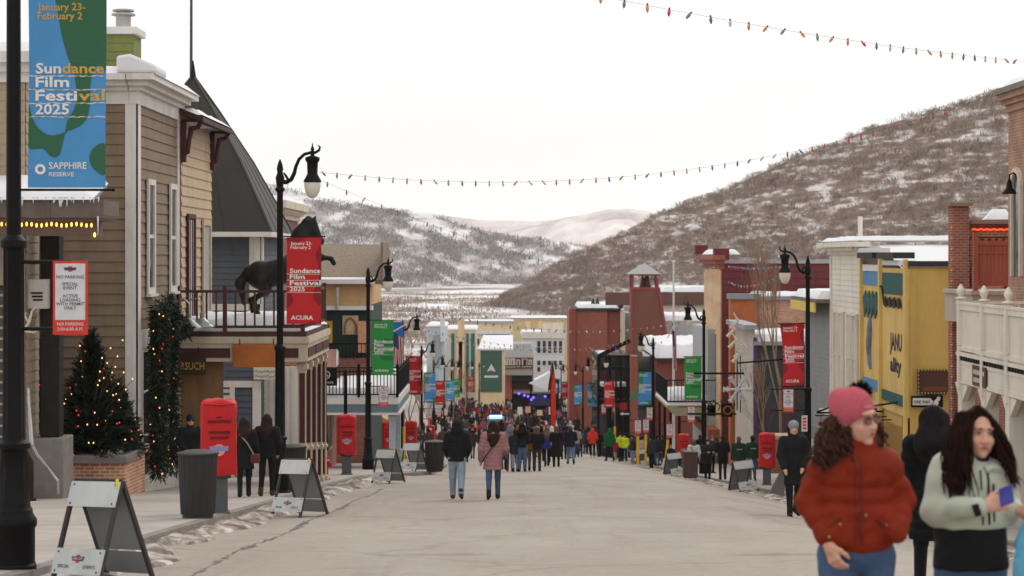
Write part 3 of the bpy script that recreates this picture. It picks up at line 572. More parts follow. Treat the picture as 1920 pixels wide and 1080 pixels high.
# ------------------------------------------------------------------ farther left row
BR1 = brick('dark_red_brick', (134, 84, 70), (112, 68, 58), (150, 130, 118)); BR2 = brick('red_brick', (158, 84, 64), (134, 66, 50), (164, 140, 124)); BR3 = brick('mixed_brick', (196, 140, 108), (168, 96, 66), (196, 178, 160)); BR4 = brick('brown_brick', (128, 76, 62), (110, 62, 52), (130, 100, 88))
r = bld('brick_block', 'dark brick block with pale layered cornice behind the bronze horse', -11, 80)
b = MB(); b.box(-15, -9.35, 78, 86, -12, 3.0); b.build('wall', BR1, r); FS = FR(-15, 78, 'S'); cornice(r, FS, 0, 5.48, 3.0, M_cream, ((.1, .2), (.25, .2), (.45, .3)), dent=.4, ret=(1, 0)); FE = FR(-9.35, 78, 'E'); cornice(r, FE, 0, 8, 3.002, M_cream, ((.1, .2), (.25, .2), (.46, .3)), dent=.4, eps=.004)
snowcap(r, -15.3, -8.95, 77.6, 86.2, 3.7, .2)
b = MB(); b.box(-9.5, -9.2, 77.5, 77.95, -12, 1.9); b.box(-10.1, -9.8, 77.5, 77.95, -12, 1.1); b.build('chimney', BR2, r); window(r, FS, 4.2, 4.9, -2.4, -.2, fm=M_dark, nv=1, nh=2)
window(r, FE, 1, 2.2, -2.6, 0, nh=2); window(r, FE, 4, 5.2, -2.6, 0, nh=2)
M_shing = mat('brown_shake_roof', (128, 112, 96), var=.35, scale=9, bump=.9, bscale=14); M_green = mat('forest_green_paint', (38, 62, 54), var=.08); M_mustard = mat('mustard_paint', (214, 168, 60))
r = bld('gallery_building', 'tan and dark green building with brown shake roof behind the red banner', -8, 90)
b = MB(); b.box(-14, -6.45, 88, 98, -13, -.75); b.build('wall', M_green, r)
b = MB(); b.box(-14, -6.5, 88.3, 98, -.75, .6); b.siding(FR(-14, 88.3, 'S'), 0, 7.5, -.7, .42, .22, .03); b.build('upper_wall', mat('golden_tan_siding', (206, 168, 118), var=.06), r)
b = MB(); b.prism([(-14, 87.9, .44), (-14, 92.5, 2.05), (-14, 92.5, 1.8), (-14, 87.9, .24)], (8.25, 0, 0)); b.box(-5.83, -5.74, 87.7, 92.6, .2, 2.1); b.build('roof', M_shing, r)
b = MB(); b.box(-14, -6.2, 87.6, 88.29, -.9, -.72); b.prism([(-14, 87.7, .26), (-14, 88.6, .5), (-14, 88.6, .62), (-14, 87.7, .46)], (7.9, 0, 0)); b.build('snow_cap', M_snow, r, bevel=.04)
b = MB(); b.tube([(-7.75, 87.5, -.9), (-7.75, 87.5, .1)], .07, 8); b.build('vent_pipe', mat('galvanised'  , (176, 172, 168)), r)
sgn = MB(); sgn.box(-7.55, -6.85, 87.9, 87.98, -2.0, -1.15); sgn.build('picture_panel', mat('parchment', (196, 176, 146), var=.3, scale=6), r)
arch = MB(); arch.tube([(-7.45, 87.88, -1.95), (-7.45, 87.88, -1.6), (-7.35, 87.88, -1.35), (-7.2, 87.88, -1.25), (-7.05, 87.88, -1.35), (-6.95, 87.88, -1.6), (-6.95, 87.88, -1.95)], .05, 6); arch.build('arch_ornament', mat('ochre', (150, 104, 70)), r)
b = MB()
for x0, x1, z0, z1 in ((-8.7, -8.0, -1.55, -1.4), (-8.14, -8.0, -2.4, -1.56)): b.box(x0, x1, 87.85, 87.97, z0, z1)
b.build('mustard_frame', M_mustard, r); plainbox(r, 'peach_panel', mat('peach', (214, 158, 126)), -6.85, -6.47, 87.7, 87.98, -2.8, -1.4)
b = MB(); b.box(-14, -6.3, 87.2, 87.99, -13, -3.05); b.build('brick_base', BR2, r)
b = MB(); b.prism([(-8.9, 85.8, -3.4), (-8.9, 87.2, -2.6), (-8.9, 87.2, -3.3)], (1.25, 0, 0)); b.build('awning', M_snow, r, bevel=.05)
b = MB(); b.box(-8.7, -6.4, 87.05, 87.15, -2.4, -2.34)
for k in range(14): b.box(-8.7+k*.17, -8.67+k*.17, 87.08, 87.11, -3.05, -2.4)
b.build('railing', M_black, r)
r = bld('balcony_shop', 'brick shop with black-railed snowy balcony and blue-grey fascia beside the green banner', -6, 76)
b = MB(); b.box(-13, -7.3, 74.6, 82, -12, -2.4); b.build('wall', BR2, r); FE = FR(-7.3, 74.6, 'E'); window(r, FE, .5, 1.6, -6.2, -4.7, nv=1); window(r, FE, 3.5, 5, -6.2, -4.7)
plainbox(r, 'balcony_deck', M_white, -7.3, -4.25, 74, 82, -4.06, -3.82); b = MB(); b.box(-7.3, -4.3, 73.98, 74.1, -4.36, -4.07); b.box(-4.36, -4.28, 74.1, 82, -4.36, -4.07); b.build('fascia', mat('bluegrey_paint', (104, 122, 136)), r); plainbox(r, 'trim', M_white, -7.3, -4.2, 73.94, 82, -4.46, -4.37)
snowcap(r, -7.3, -4.3, 74.1, 82, -3.82, .36, 3); b = MB()
for z in (-3.72, -2.72, -2.85): b.box(-7.3, -4.27, 74.0, 74.05, z, z+.05); b.box(-4.3, -4.25, 74.0, 82, z, z+.05)
for k in range(24): b.box(-7.25+k*.128, -7.215+k*.128, 74.01, 74.04, -3.7, -2.75)
for k in range(50): b.box(-4.29, -4.26, 74.1+k*.16, 74.14+k*.16, -3.7, -2.75)
for x in (-7.2, -5.75, -4.3): b.box(x-.05, x+.05, 73.98, 74.08, -3.8, -2.55)
b.build('railing', M_black, r)
for y in (74.3, 78): 
    b = MB(); b.box(-4.62, -4.4, y-.11, y+.11, SW(-4.5, y), -4.46); b.box(-4.68, -4.34, y-.17, y+.17, SW(-4.5, y), SW(-4.5, y)+.7); b.box(-4.66, -4.36, y-.15, y+.15, -4.7, -4.5); b.build('post', mat('pale_blue_paint', (170, 182, 192)), r, bevel=.01)
sg = thing('round_mark_sign', 'black square sign with a white ringed letter on the balcony railing', 'sign', (-6.9, 73.9, -3.1))
b = MB(); b.box(-7.35, -6.55, 73.84, 73.93, -3.36, -2.7); b.build('board', M_black, sg)
t = MB(); cx, cz = -6.95, -2.95
for k in range(24):
    a0, a1 = 2*PI*k/24, 2*PI*(k+1)/24; t.add([(cx+.15*math.cos(a0), 73.835, cz+.15*math.sin(a0)), (cx+.15*math.cos(a1), 73.835, cz+.15*math.sin(a1)), (cx+.12*math.cos(a1), 73.835, cz+.12*math.sin(a1)), (cx+.12*math.cos(a0), 73.835, cz+.12*math.sin(a0))], [(0, 1, 2, 3)])
for k in (0, 1, 2):
    a = PI/2+k*2*PI/3; t.add([(cx+.025*math.cos(a), 73.835, cz+.025*math.sin(a)), (cx+.075*math.cos(a-.45), 73.835, cz+.075*math.sin(a-.45)), (cx+.1*math.cos(a), 73.835, cz+.1*math.sin(a)), (cx+.075*math.cos(a+.45), 73.835, cz+.075*math.sin(a+.45))], [(0, 1, 2, 3)])
put_text(t, 'AETHER', lambda u, v: (u, 73.835, v), cx, -3.27, .1, align='C', spacing=1.5, width=.55); t.build('lettering', M_white, sg)
# ------------------------------------------------------------------ right side, nearest first
M_rb = brick('redbrown_brick', (150, 82, 66), (126, 66, 54), (158, 132, 116)); M_pinkb = brick('pinkish_brick', (176, 130, 108), (158, 112, 92), (176, 150, 132)); M_redwood = mat('barn_red_boards', (170, 90, 74), var=.12, stretch=(6, 6, .4))
M_orangel = mat('orange_bulb', (255, 92, 30), emit=1.1)
r = bld('tall_brick_building', 'tall pinkish brick building with stepped cornice and arched window at the right edge', 14, 46)
b = MB(); b.box(12.5, 22, 34, 49.7, -8, 5.55); b.build('wall', M_pinkb, r); FW = FR(12.5, 49.7, 'W')
cornice(r, FW, 0, 15.7, 5.1, M_pinkb, ((.06, .18), (.14, .12), (.22, .16))); b = MB(); b.fbox(FW, -.3, 15.7, -.3, .3, 5.56, 5.7); b.build('coping', M_conc, r); snowcap(r, 12.25, 15, 34, 49.95, 5.7, .2)
def arched(root, F, ac, z0, z1, w):
    f = MB(); n = 10; P = F.p
    f.fbox(F, ac-w/2-.12, ac-w/2, 0, .08, z0, z1); f.fbox(F, ac+w/2, ac+w/2+.12, 0, .08, z0, z1)
    for k in range(n):
        a, c = PI*k/n, PI*(k+1)/n
        q = [(ac+math.cos(t)*rr, z1+math.sin(t)*rr) for t, rr in ((a, w/2), (a, w/2+.14), (c, w/2+.14), (c, w/2))]
        f.hexa([P(x, 0, z) for x, z in q]+[P(x, .09, z) for x, z in q])
    o = f.build('window', M_cream, root)
    g = MB(); pts = [(ac-w/2, z0), (ac+w/2, z0)]+[(ac+math.cos(PI*k/n)*w/2, z1+math.sin(PI*k/n)*w/2) for k in range(n+1)]
    g.prism([P(x, .004, z) for x, z in pts], Vector(P(0, .02, 0))-Vector(P(0, .004, 0))); g.build('pane', M_glass, o)
for ac in (.95, 3.0, 5.0): arched(r, FW, ac, 1.0, 3.2, .7)
l = MB(); l.tube([(12.5, 48.6, 3.4), (12.35, 48.6, 3.55), (12.25, 48.6, 3.5), (12.25, 48.6, 3.35)], .022, 8); l.lathe([(.025, .36), (.06, .26), (.08, .12), (.18, 0), (.17, -.02)], (12.25, 48.6, 3.05), 14)
tag(l.build('wall_lamp', M_black, smooth=True), 'black barn lamp on a curved arm on the tall pinkish brick wall', 'wall lamp')
r = bld('brick_parapet_building', 'red brick building with battlement piers and orange lights behind the white balcony', 13, 57)
b = MB(); b.box(12.38, 12.86, 55.5, 56.0, -8, 2.9); b.box(12.87, 15.6, 55.9, 56.5, -8, 2.4); b.box(14.25, 14.65, 55.6, 55.89, -8, 2.85); b.build('wall', M_rb, r)
b = MB(); b.box(12.86, 15.6, 55.78, 55.895, 2.05, 2.27)
for k in range(13): b.box(12.95+k*.2, 13.05+k*.2, 55.8, 55.896, 1.3, 2.0)
b.build('corbel', M_rb, r); b = MB(); b.box(12.3, 12.95, 55.4, 56.1, 2.905, 3.0); b.box(12.96, 15.6, 55.7, 56.6, 2.41, 2.52); b.build('coping', mat('brown_stone', (140, 112, 94)), r); snowcap(r, 13.4, 14.3, 55.72, 56.6, 2.53, .3, 8)
b = MB(); b.box(13.0, 13.9, 55.8, 55.897, -.6, 1.2); b.build('arch_panel', BR3, r)
b = MB(); g = random.Random(5)
for k in range(46): b.ell((13.0+k*.03, 55.72, 2.25+.012*math.sin(k)), (.018, .018, .026), 6, 4)
for k in range(26): b.ell((12.36, 55.48, 2.3-k*.3), (.016, .016, .024), 6, 4)
b.build('orange_lights', M_orangel, r)
b = MB(); z0, z1 = .62, 1.9
for k in range(16): b.box(12.3+k*.105, 12.39+k*.105, 52.0, 52.05, z0+.15, z1-.1)
b.box(12.22, 14.1, 51.97, 52.08, z1-.12, z1); b.box(12.22, 14.1, 51.97, 52.08, z1-.34, z1-.28); b.box(12.22, 14.1, 51.97, 52.08, z0+.08, z0+.16)
for x in (12.22, 13.98): b.box(x-.06, x+.06, 51.95, 52.1, z0-.1, z1+.22)
b.build('railing', M_redwood, r); b = MB(); b.box(12.15, 16, 52.0, 55.4, -.3, .47); b.box(12.08, 16, 51.93, 55.4, .475, .58); b.build('bay', mat('greige_panel', (186, 172, 156), var=.05), r)
# white balcony on posts
r = bld('white_balcony', 'white slatted balcony on square posts with urn finials over the right sidewalk', 11, 42); M_ivory = mat('ivory_paint', (226, 218, 206), rough=.6, var=.05, scale=2)
XB, YA, YB_ = 10.2, 34.0, 45.1
ZD, ZR = -.74, .40
b = MB(); b.box(XB, 12.48, YA, YB_, ZD-.12, ZD); b.build('balcony_deck', M_ivory, r)
b = MB(); F = FR(XB, YB_, 'W'); L_ = YB_-YA; n = int(L_/.12)
for k in range(n): b.fbox(F, .06+k*.12, .06+k*.12+.11, -.03, -.012, ZD+.2, ZR-.12)
b.fbox(F, 0, L_, -.05, .03, ZR-.12, ZR); b.fbox(F, 0, L_, -.08, .05, ZR+.004, ZR+.06); b.fbox(F, 0, L_, -.05, .03, ZD+.1, ZD+.2)
for k in range(12): b.box(XB+.15+k*.2, XB+.2+k*.2, YB_-.06, YB_-.02, ZD+.1, ZR)
b.box(XB+.06, 12.48, YB_-.08, YB_, ZR+.0, ZR+.07)
b.build('railing', M_ivory, r)
b = MB(); b.fbox(F, 0, L_, -.1, .02, ZD-.2, ZD-.125); b.fbox(F, 0, L_, -.06, .06, ZD-.02, ZD+.06); b.fbox(F, 0, L_, -.1, .0, ZD-.56, ZD-.205); b.fbox(F, 0, L_, -.1, .03, ZD-.64, ZD-.565); b.build('balcony_beam', M_ivory, r)
b = MB()
for k in range(int(L_/.24)): b.fbox(F, .06+k*.24, .06+k*.24+.13, .0, .035, ZD-.12, ZD-.025)
b.build('dentils', M_dark, r)
for y in (44.9, 42.7, 40.6, 38.4, 36.2):
    z0 = SW(XB, y); p = MB(); p.box(XB-.02, XB+.3, y-.18, y+.14, z0, ZD-.645); p.box(XB-.06, XB+.34, y-.22, y+.18, z0, z0+.3); p.box(XB-.065, XB+.02, y-.12, y+.08, ZD-.8, ZD+.2); p.build('post', M_ivory, r, bevel=.012)
    p = MB(); p.box(XB-.07, XB+.09, y-.1, y+.06, ZD+.21, ZR+.1); p.lathe([(.06, 0), (.13, .03), (.13, .05), (.05, .08), (.09, .16), (.1, .22), (.06, .30), (.02, .36)], (XB+.01, y-.02, ZR+.1), 12); p.build('finial', M_ivory, r)
    p = MB(); p.prism([(XB+.0, y-.2, ZD-.66), (XB+.0, y-.75, ZD-.66), (XB+.0, y-.2, ZD-1.05)], (.12, 0, 0)); p.prism([(XB+.0, y+.15, ZD-.66), (XB+.0, y+.55, ZD-.66), (XB+.0, y+.15, ZD-1.0)], (.12, 0, 0)); p.build('brace', M_ivory, r)
sg = thing('plaque', 'small brown plaque with pale lettering on the white balcony beam', 'sign', (XB, 42.4, ZD-.6)); F2 = FR(XB, 43.5, 'W')
b = MB(); b.fbox(F2, 0, 1.2, .03, .055, ZD-.6, ZD-.16); b.build('board', mat('plaque_brown', (84, 62, 56)), sg); t = MB()
for row in (0, 1):
    for k in range(6 if row == 0 else 4): t.fbox(F2, .12+k*.17, .24+k*.17, .0555, .058, ZD-.35-row*.17, ZD-.25-row*.17)
t.build('lettering', M_cream, sg)
# shop under the balcony
r = bld('brick_shop', 'brick shopfront with blue door and orange lit sign under the white balcony', 13, 45); FW = FR(12.49, 55.4, 'W')
b = MB(); b.box(12.49, 14, 49.72, 55.4, -9, -1.15); b.box(12.505, 14, 34, 49.6, -9, -1.0); b.build('wall', M_rb, r); FS = FR(12.3, 49.6, 'S'); 
window(r, FW, 2.2, 4.2, -6.0, -3.2, fm=M_dark, nv=2); window(r, FW, 4.6, 5.5, -6.4, -3.2, fm=mat('teal_door', (40, 92, 116)), gm=mat('teal_door', (40, 92, 116)), fw=.12)
b = MB(); b.fbox(FW, 2.0, 4.6, .12, .2, -4.0, -3.3); b.build('fascia_sign', M_black, r)
b = MB(); b.fbox(FW, 2.3, 3.9, .21, .22, -3.45, -3.35); b.fbox(FW, 2.4, 2.5, .21, .23, -5.2, -4.1); b.build('neon_strip', M_orangel, r)
t = MB(); t.fbox(FW, 2.5, 4.0, .205, .21, -3.75, -3.62); t.build('lettering', M_white, r)
# yellow building
M_yel = mat('ochre_stucco', (200, 164, 90), var=.06, scale=1.2, bump=.1, bscale=20); M_yel_lit = mat('lit_ochre_stucco', (220, 186, 110), var=.06, scale=1.2)  # one ochre in two tones: street front coloured lighter for the light it gets
M_dkgrey = mat('charcoal_trim', (50, 46, 46)); M_teal = mat('deep_teal', (34, 84, 84)); M_skyb = mat('sky_blue_paint', (80, 140, 180))
r = bld('ochre_building', 'ochre stucco building with painted front and stepped dark coping beside the white cornice building', 14, 66)
X0, Y0, Y1 = 12.5, 62, 70.2
b = MB(); b.box(X0, 19, Y0, Y1, -9, .2); b.box(X0, 14.3, Y0-.003, Y0+1.2, -9, 1.15); b.build('wall', M_yel, r)
b = MB(); b.box(X0-.05, 14.38, Y0-.1, Y0+1.25, 1.16, 1.34); b.box(14.3, 14.42, Y0-.1, Y0+.2, .2, 1.155); b.box(14.42, 19, Y0-.1, Y0+.3, .205, .36); b.build('coping', M_dkgrey, r)
b = MB(); b.prism([(14.4, 63.2, .25), (19, 63.2, .25), (19, 70, 1.75), (14.4, 70, 1.75)], (0, 0, .12)); b.box(13, 19, 63.3, 69.8, .25, .3); b.build('roof', mat('roof_membrane', (180, 178, 178)), r)
nx, ny = 20, 24; X, Y = np.meshgrid(np.linspace(13, 19, nx), np.linspace(63, 70.1, ny), indexing='ij'); L0 = np.array(wloc(r)); gridmesh('snow_cap', X-L0[0], Y-L0[1], .42+(Y-63)*.2-L0[2]+.2*fbm(X, Y, 3), M_snow, parent=r)
FW = FR(X0, Y1, 'W')
b = MB(); b.fbox(FW, .0, 8.18, 0, .05, -3.6, 1.1); b.build('front_panel', M_yel_lit, r); b = MB()
for a in (0, 3.6, 7.9): b.fbox(FW, a, a+.25, .05, .16, -8, 1.4)
b.build('pilaster', M_yel_lit, r)
b = MB()
for a in (.4, 4.1): b.fbox(FW, a, a+2.9, -.4, .3, 1.42, 1.62)
b.build('parapet_cap', M_dkgrey, r); b = MB(); b.fbox(FW, .1, 3.4, -.3, .25, 1.625, 1.78); b.fbox(FW, .5, 3.3, .05, .12, .98, 1.2); b.fbox(FW, 4.2, 7.6, -.3, .12, 1.2, 1.36); b.build('snow_cap', M_snow, r)
b = MB(); b.fbox(FW, .4, 3.3, .05, .09, .5, .95); b.fbox(FW, .4, 3.5, .052, .1, -3.1, -2.75); b.build('blue_band', M_skyb, r); b = MB(); b.fbox(FW, 4.0, 7.7, .05, .09, .25, .95); b.fbox(FW, 4.0, 7.8, .052, .1, -3.3, -2.95); b.build('teal_band', M_teal, r)
b = MB(); g = random.Random(8)
for k in range(4):
    a = .6+k*.68; b.prism([FW.p(a, .1, .05), FW.p(a+.55, .1, .3), FW.p(a+.75, .1, -.25), FW.p(a+.3, .1, -.65)], Vector(FW.p(0, .14, 0))-Vector(FW.p(0, .1, 0)))
b.build('leaf_mural', M_teal, r)
b = MB()
for k in range(4):
    a = 4.5+k*.75; b.prism([FW.p(a, .1, .1), FW.p(a+.3, .1, .18), FW.p(a+.55, .1, -.12), FW.p(a+.2, .1, -.2)], Vector(FW.p(0, .13, 0))-Vector(FW.p(0, .1, 0)))
b.tube([FW.p(3.5+t*.12, .12, .8-.09*t-.12*math.sin(t*.9)) for t in range(10)], .03, 6); b.build('vine_mural', M_dark, r)
b = MB(); b.tube([FW.p(1.75+.08*math.sin(k*.8), .07, -.6-k*.2) for k in range(10)], [.05, .11, .14, .14, .15, .14, .13, .12, .11, .06], 8, 0); b.build('figure_mural', mat('mural_brown', (90, 64, 52), alt=(130, 160, 190), scale=1.0), r)
t = MB(); put_text(t, 'JANU', lambda u, v: FW.p(5.2+u, .056, v), 0, -1.55, .75, bold=.04, width=2.0); put_text(t, 'ality', lambda u, v: FW.p(5.2+u, .056, v), .05, -2.25, .62, bold=.05, width=1.9); t.build('lettering', M_dkgrey, r)
b = MB(); b.fbox(FW, 4.4, 7.5, -.1, .052, -9, -4.0); b.build('doorway', mat('ochre_shade_door', (150, 112, 50), var=.1), r)
for a in (.7, 1.7, 2.7):
    b = MB(); b.fbox(FW, a, a+.18, .05, .12, -9, -3.7); b.build('mullion', M_teal, r)
window(r, FW, .3, 3.4, -7.5, -3.8, fm=M_yel_lit, nv=3, d=.02)
b = MB()
for (p, q) in ((FW.p(2.2, .1, -3.9), FW.p(2.2, 2.0, -3.9)), (FW.p(2.2, .1, -3.2), FW.p(2.2, 2.0, -3.88)), (FW.p(4.2, .1, -3.7), FW.p(4.2, 1.9, -3.7)), (FW.p(6.8, .1, -3.2), FW.p(4.2, 1.6, -3.68))): b.tube([p, q], .035, 6)
b.build('sign_bracket', M_black, r)
plainbox(r, 'crack', mat('stain', (150, 118, 60)), 13.3, 13.32, Y0-.006, Y0-.004, -3, -2.98)
sg = thing('bulb_framed_sign', 'brown board edged with small bulbs on the ochre side wall', 'sign', (13.2, 61.9, -2.5))
b = MB(); b.box(12.72, 13.78, 61.86, 61.95, -2.82, -2.06); b.box(13.0, 13.5, 61.88, 61.94, -2.98, -2.83); b.build('board', mat('walnut_board', (78, 52, 40), var=.3, scale=2), sg); b = MB()
for k in range(11):
    for z in (-2.8, -2.08): b.ell((12.75+k*.1, 61.84, z), (.022, .022, .03), 6, 4)
for k in range(6):
    for x in (12.74, 13.76): b.ell((x, 61.84, -2.72+k*.12), (.022, .022, .03), 6, 4)
b.build('bulbs', mat('dull_bulb', (190, 160, 110)), sg); b = MB(); b.box(12.9, 13.6, 61.852, 61.858, -2.72, -2.6); b.build('amber_streak', mat('amber_letter', (120, 64, 36)), sg)
sg = thing('one_way_sign', 'black and white one way arrow sign with a sticker on the ochre wall', 'road sign', (13, 61.9, -3.2))
b = MB(); b.box(12.5, 13.5, 61.8, 61.82, -3.24, -2.88); b.build('plate', M_black, sg, bevel=.004); b = MB(); b.box(12.55, 13.1, 61.795, 61.799, -3.17, -2.95); b.prism([(13.1, 61.795, -3.17), (13.2, 61.795, -3.06), (13.1, 61.795, -2.95)], (0, .004, 0)); b.build('arrow', M_white, sg)
t = MB(); put_text(t, 'ONE WAY', lambda u, v: (u, 61.792, v), 12.58, -3.12, .14, bold=.02, width=.52); t.build('lettering', M_black, sg)
b = MB(); g = random.Random(2)
for k in range(7): b.ell((13.27+.1*g.uniform(-1, 1), 61.79, -3.06+.12*g.uniform(-1, 1)), (.06, .004, .05), 8, 5)
b.build('sticker', M_white, sg)
# hanging shop signs over the right sidewalk
def hsign(name, lab, x0, x1, y, z0, z1, m, arm=True, dy=.06, rounded=0):
    s = thing(name, lab, 'sign', ((x0+x1)/2, y, z0)); b = MB(); b.box(x0, x1, y, y+dy, z0, z1); b.build('board', m, s, bevel=rounded or .01)
    if arm:
        b = MB(); b.tube([(x0+.1, y+.03, z1), (x0+.1, y+.03, z1+.2)], .012, 6); b.tube([(x1-.1, y+.03, z1), (x1-.1, y+.03, z1+.2)], .012, 6); b.tube([(x0-.1, y+.03, z1+.2), (max(12.5, x1+.2), y+.03, z1+.2)], .022, 6); b.build('arm', M_black, s)
    return s
M_signw = mat('cream_board', (226, 220, 204)); M_limeg = mat('lime_green', (96, 170, 52)); M_purp = mat('indigo_letter', (58, 44, 104))
sg = hsign('cow_sign', 'white square sign with purple script over a green disc with a pale cow face', 11.15, 11.92, 65.8, -4.82, -4.06, M_signw, rounded=.05)
t = MB(); put_text(t, 'Cow', lambda u, v: (u, 65.79, v+(u-11.2)*.35), 11.2, -4.52, .42, bold=.03, width=.62); t.build('lettering', M_purp, sg)
def disc(x, y, z, rx, rz_, m, name, root, dy=.004):
    b = MB(); b.prism([(x+rx*math.cos(2*PI*k/20), y, z+rz_*math.sin(2*PI*k/20)) for k in range(20)][::-1], (0, dy, 0)); return b.build(name, m, root)
disc(11.63, 65.785, -4.52, .24, .22, M_limeg, 'disc', sg); disc(11.63, 65.78, -4.47, .1, .12, M_signw, 'cow_face', sg); disc(11.63, 65.776, -4.55, .07, .05, mat('pink_muzzle', (226, 150, 150)), 'muzzle', sg)
sg = hsign('ice_cream_sign', 'white oval sign with blue disc and orange lettering partly behind the pink beanie', 10.5, 10.95, 65.0, -4.9, -4.1, M_signw); disc(10.74, 64.99, -4.6, .17, .17, M_skyb, 'disc', sg); disc(10.72, 64.988, -4.28, .13, .07, mat('orange_letter', (210, 96, 50)), 'mark', sg)
sg = hsign('pub_sign', 'dark green arched pub board with white lettering and red-brown frame', 10.55, 11.52, 68, -5.5, -4.2, mat('terracotta_frame', (128, 68, 48)), rounded=.06); plainbox(sg, 'panel', mat('bottle_green', (30, 52, 46)), 10.62, 11.45, 67.985, 67.998, -5.42, -4.27)
t = MB(); put_text(t, 'No Name', lambda u, v: (u, 67.98, v), 10.68, -4.92, .22, bold=.03, width=.7); put_text(t, 'Saloon', lambda u, v: (u, 67.98, v), 10.72, -5.16, .2, bold=.03, width=.55); t.build('lettering', M_signw, sg)
b = MB(); b.hexa([(9.55, 66, -6.05), (10.05, 66, -6.15), (10.05, 66.4, -6.15), (9.55, 66.4, -6.05), (10.0, 66, -4.15), (10.5, 66, -4.25), (10.5, 66.4, -4.25), (10.0, 66.4, -4.15)]); o = b.build('tilted_lightbox', mat('grey_box', (150, 152, 154))); tag(o, 'grey tilted box sign with a pale poster leaning beside the lamp post', 'sign')
b = MB(); b.hexa([(9.72, 65.98, -5.6), (9.98, 65.98, -5.65), (9.98, 65.995, -5.65), (9.72, 65.995, -5.6), (9.98, 65.98, -4.6), (10.24, 65.98, -4.65), (10.24, 65.995, -4.65), (9.98, 65.995, -4.6)]); b.build('poster', M_signw, o)
# white false-front building and grey neighbour
r = bld('white_false_front', 'white clapboard false-front building with tall shuttered windows and heavy cornice', 14, 74)
b = MB(); b.box(12.5, 18, 70.25, 77.3, -10, 1.6); FW = FR(12.5, 77.3, 'W'); FS = FR(12.5, 70.25, 'S'); b.siding(FW, 0, 7.05, -4.4, 1.6, .2, .025); b.siding(FS, 0, 5.5, -9, 1.6, .2, .025); b.build('wall', M_ivory, r)
cornice(r, FW, 0, 7.05, 1.55, M_ivory, ((.12, .16), (.3, .12), (.5, .18)), dent=.5, eps=.003); cornice(r, FW, 0, 7.05, -4.75, M_ivory, ((.25, .14), (.4, .12)), ret=(1, 0)); b = MB(); b.fbox(FW, 0, .3, -.1, .06, -4.4, 1.5); b.fbox(FW, 6.75, 7.05, -.1, .06, -4.4, 1.5); b.build('corner_board', M_ivory, r)
for a in (1.2, 4.2):
    for da in (0, 1.1): window(r, FW, a+da, a+da+.85, -3.9, -.6, fm=M_ivory, gm=M_ivory, nv=2, nh=2, d=.03, proud=.1)
b = MB(); b.tube([(13.2, 74.8, 1.6), (13.2, 74.8, 3.0)], .09, 8); b.build('vent_pipe', M_ivory, r); snowcap(r, 12.1, 18, 70, 77.4, 2.05, .16)
window(r, FW, .3, 6.7, -9, -5.2, fm=M_ivory, nv=4, nh=2)
r = bld('grey_house', 'narrow grey clapboard house with mustard edged snowy roof beside the white false front', 14, 79)
b = MB(); b.box(12.48, 18, 77.5, 84, -11, -.35); FW = FR(12.48, 84, 'W'); FS = FR(12.48, 77.5, 'S'); b.siding(FW, 0, 6.5, -9, -.4, .2, .025); b.build('wall', mat('dove_grey_siding', (138, 140, 142)), r); b = MB(); b.box(11.9, 18, 77.2, 84.2, -.34, -.2); b.build('eave', mat('taupe_edge', (120, 106, 98)), r)
b = MB(); b.box(11.88, 11.95, 77.6, 84.2, -.72, -.345); b.build('fascia', mat('mustard_edge', (226, 196, 96)), r); snowcap(r, 11.95, 18, 77.3, 84.1, -.19, .3)
# dark slab building with purple corner, low brick wall, planted trees
r = bld('purple_trim_shop', 'low shop with charcoal side wall purple corner board and pale front', 14.5, 104)
b = MB(); b.box(12.5, 20, 101.6, 110, -13, -3.1); b.build('wall', mat('charcoal_blue_wall', (56, 62, 68), var=.08), r); FW = FR(12.5, 110, 'W'); b = MB(); b.fbox(FW, 0, 8.4, .0, .06, -13, -2.3); b.build('front_panel', mat('putty_stucco', (188, 180, 170)), r)
b = MB(); b.box(12.43, 12.62, 101.5, 101.7, -13, -2.7); b.build('corner_board', mat('plum_paint', (86, 62, 100)), r); b = MB(); b.fbox(FW, -.2, 8.6, -.3, .55, -2.29, -2.05); b.box(12.45, 20, 101.4, 101.65, -3.095, -2.9); b.build('coping', mat('steel_coping', (150, 152, 156)), r); snowcap(r, 12.5, 20, 101.7, 110, -2.9, .35)
sl = MB()
for k in range(6): sl.box(12.8, 20, 103+k*1.15, 104+k*1.15, -2.6+k*.12, -2.5+k*.12)
for a, c, m in ((1.0, 1.25, 0), (2.6, 2.75, 0)):
    b = MB(); b.fbox(FW, a, c, .06, .1, -7, -3.6); b.build('stroke_mark', M_dark, r)
r = bld('brick_house', 'orange brick building with mottled brick side wall and snowy ledge', 15, 112)
b = MB(); b.box(12.4, 14.0, 112, 113, -13, -.95); b.build('brick_pier', mat('rust_orange_panel', (176, 98, 58), var=.15), r); b = MB(); b.box(14.0, 21, 112.4, 118, -13, -1.0); b.build('wall', BR3, r); b = MB(); b.box(12.3, 14.1, 111.8, 113, -.945, -.65); b.box(14.11, 21, 112.2, 112.6, -.995, -.8); b.build('coping', mat('slate_coping', (134, 138, 142)), r); snowcap(r, 14.1, 21, 112.2, 118, -.79, .2)
r = bld('burgundy_building', 'tall cream-fronted building with long burgundy clapboard side wall', 15, 117); M_bs = mat('burgundy_siding', (104, 42, 48), var=.08)
b = MB(); b.box(12.55, 24, 118.2, 128, -15, 1.05); FS = FR(12.55, 118.2, 'S'); b.siding(FS, 0, 11.45, -12, 1.0, .42, .05); b.build('wall', M_bs, r); FW = FR(12.55, 128, 'W')
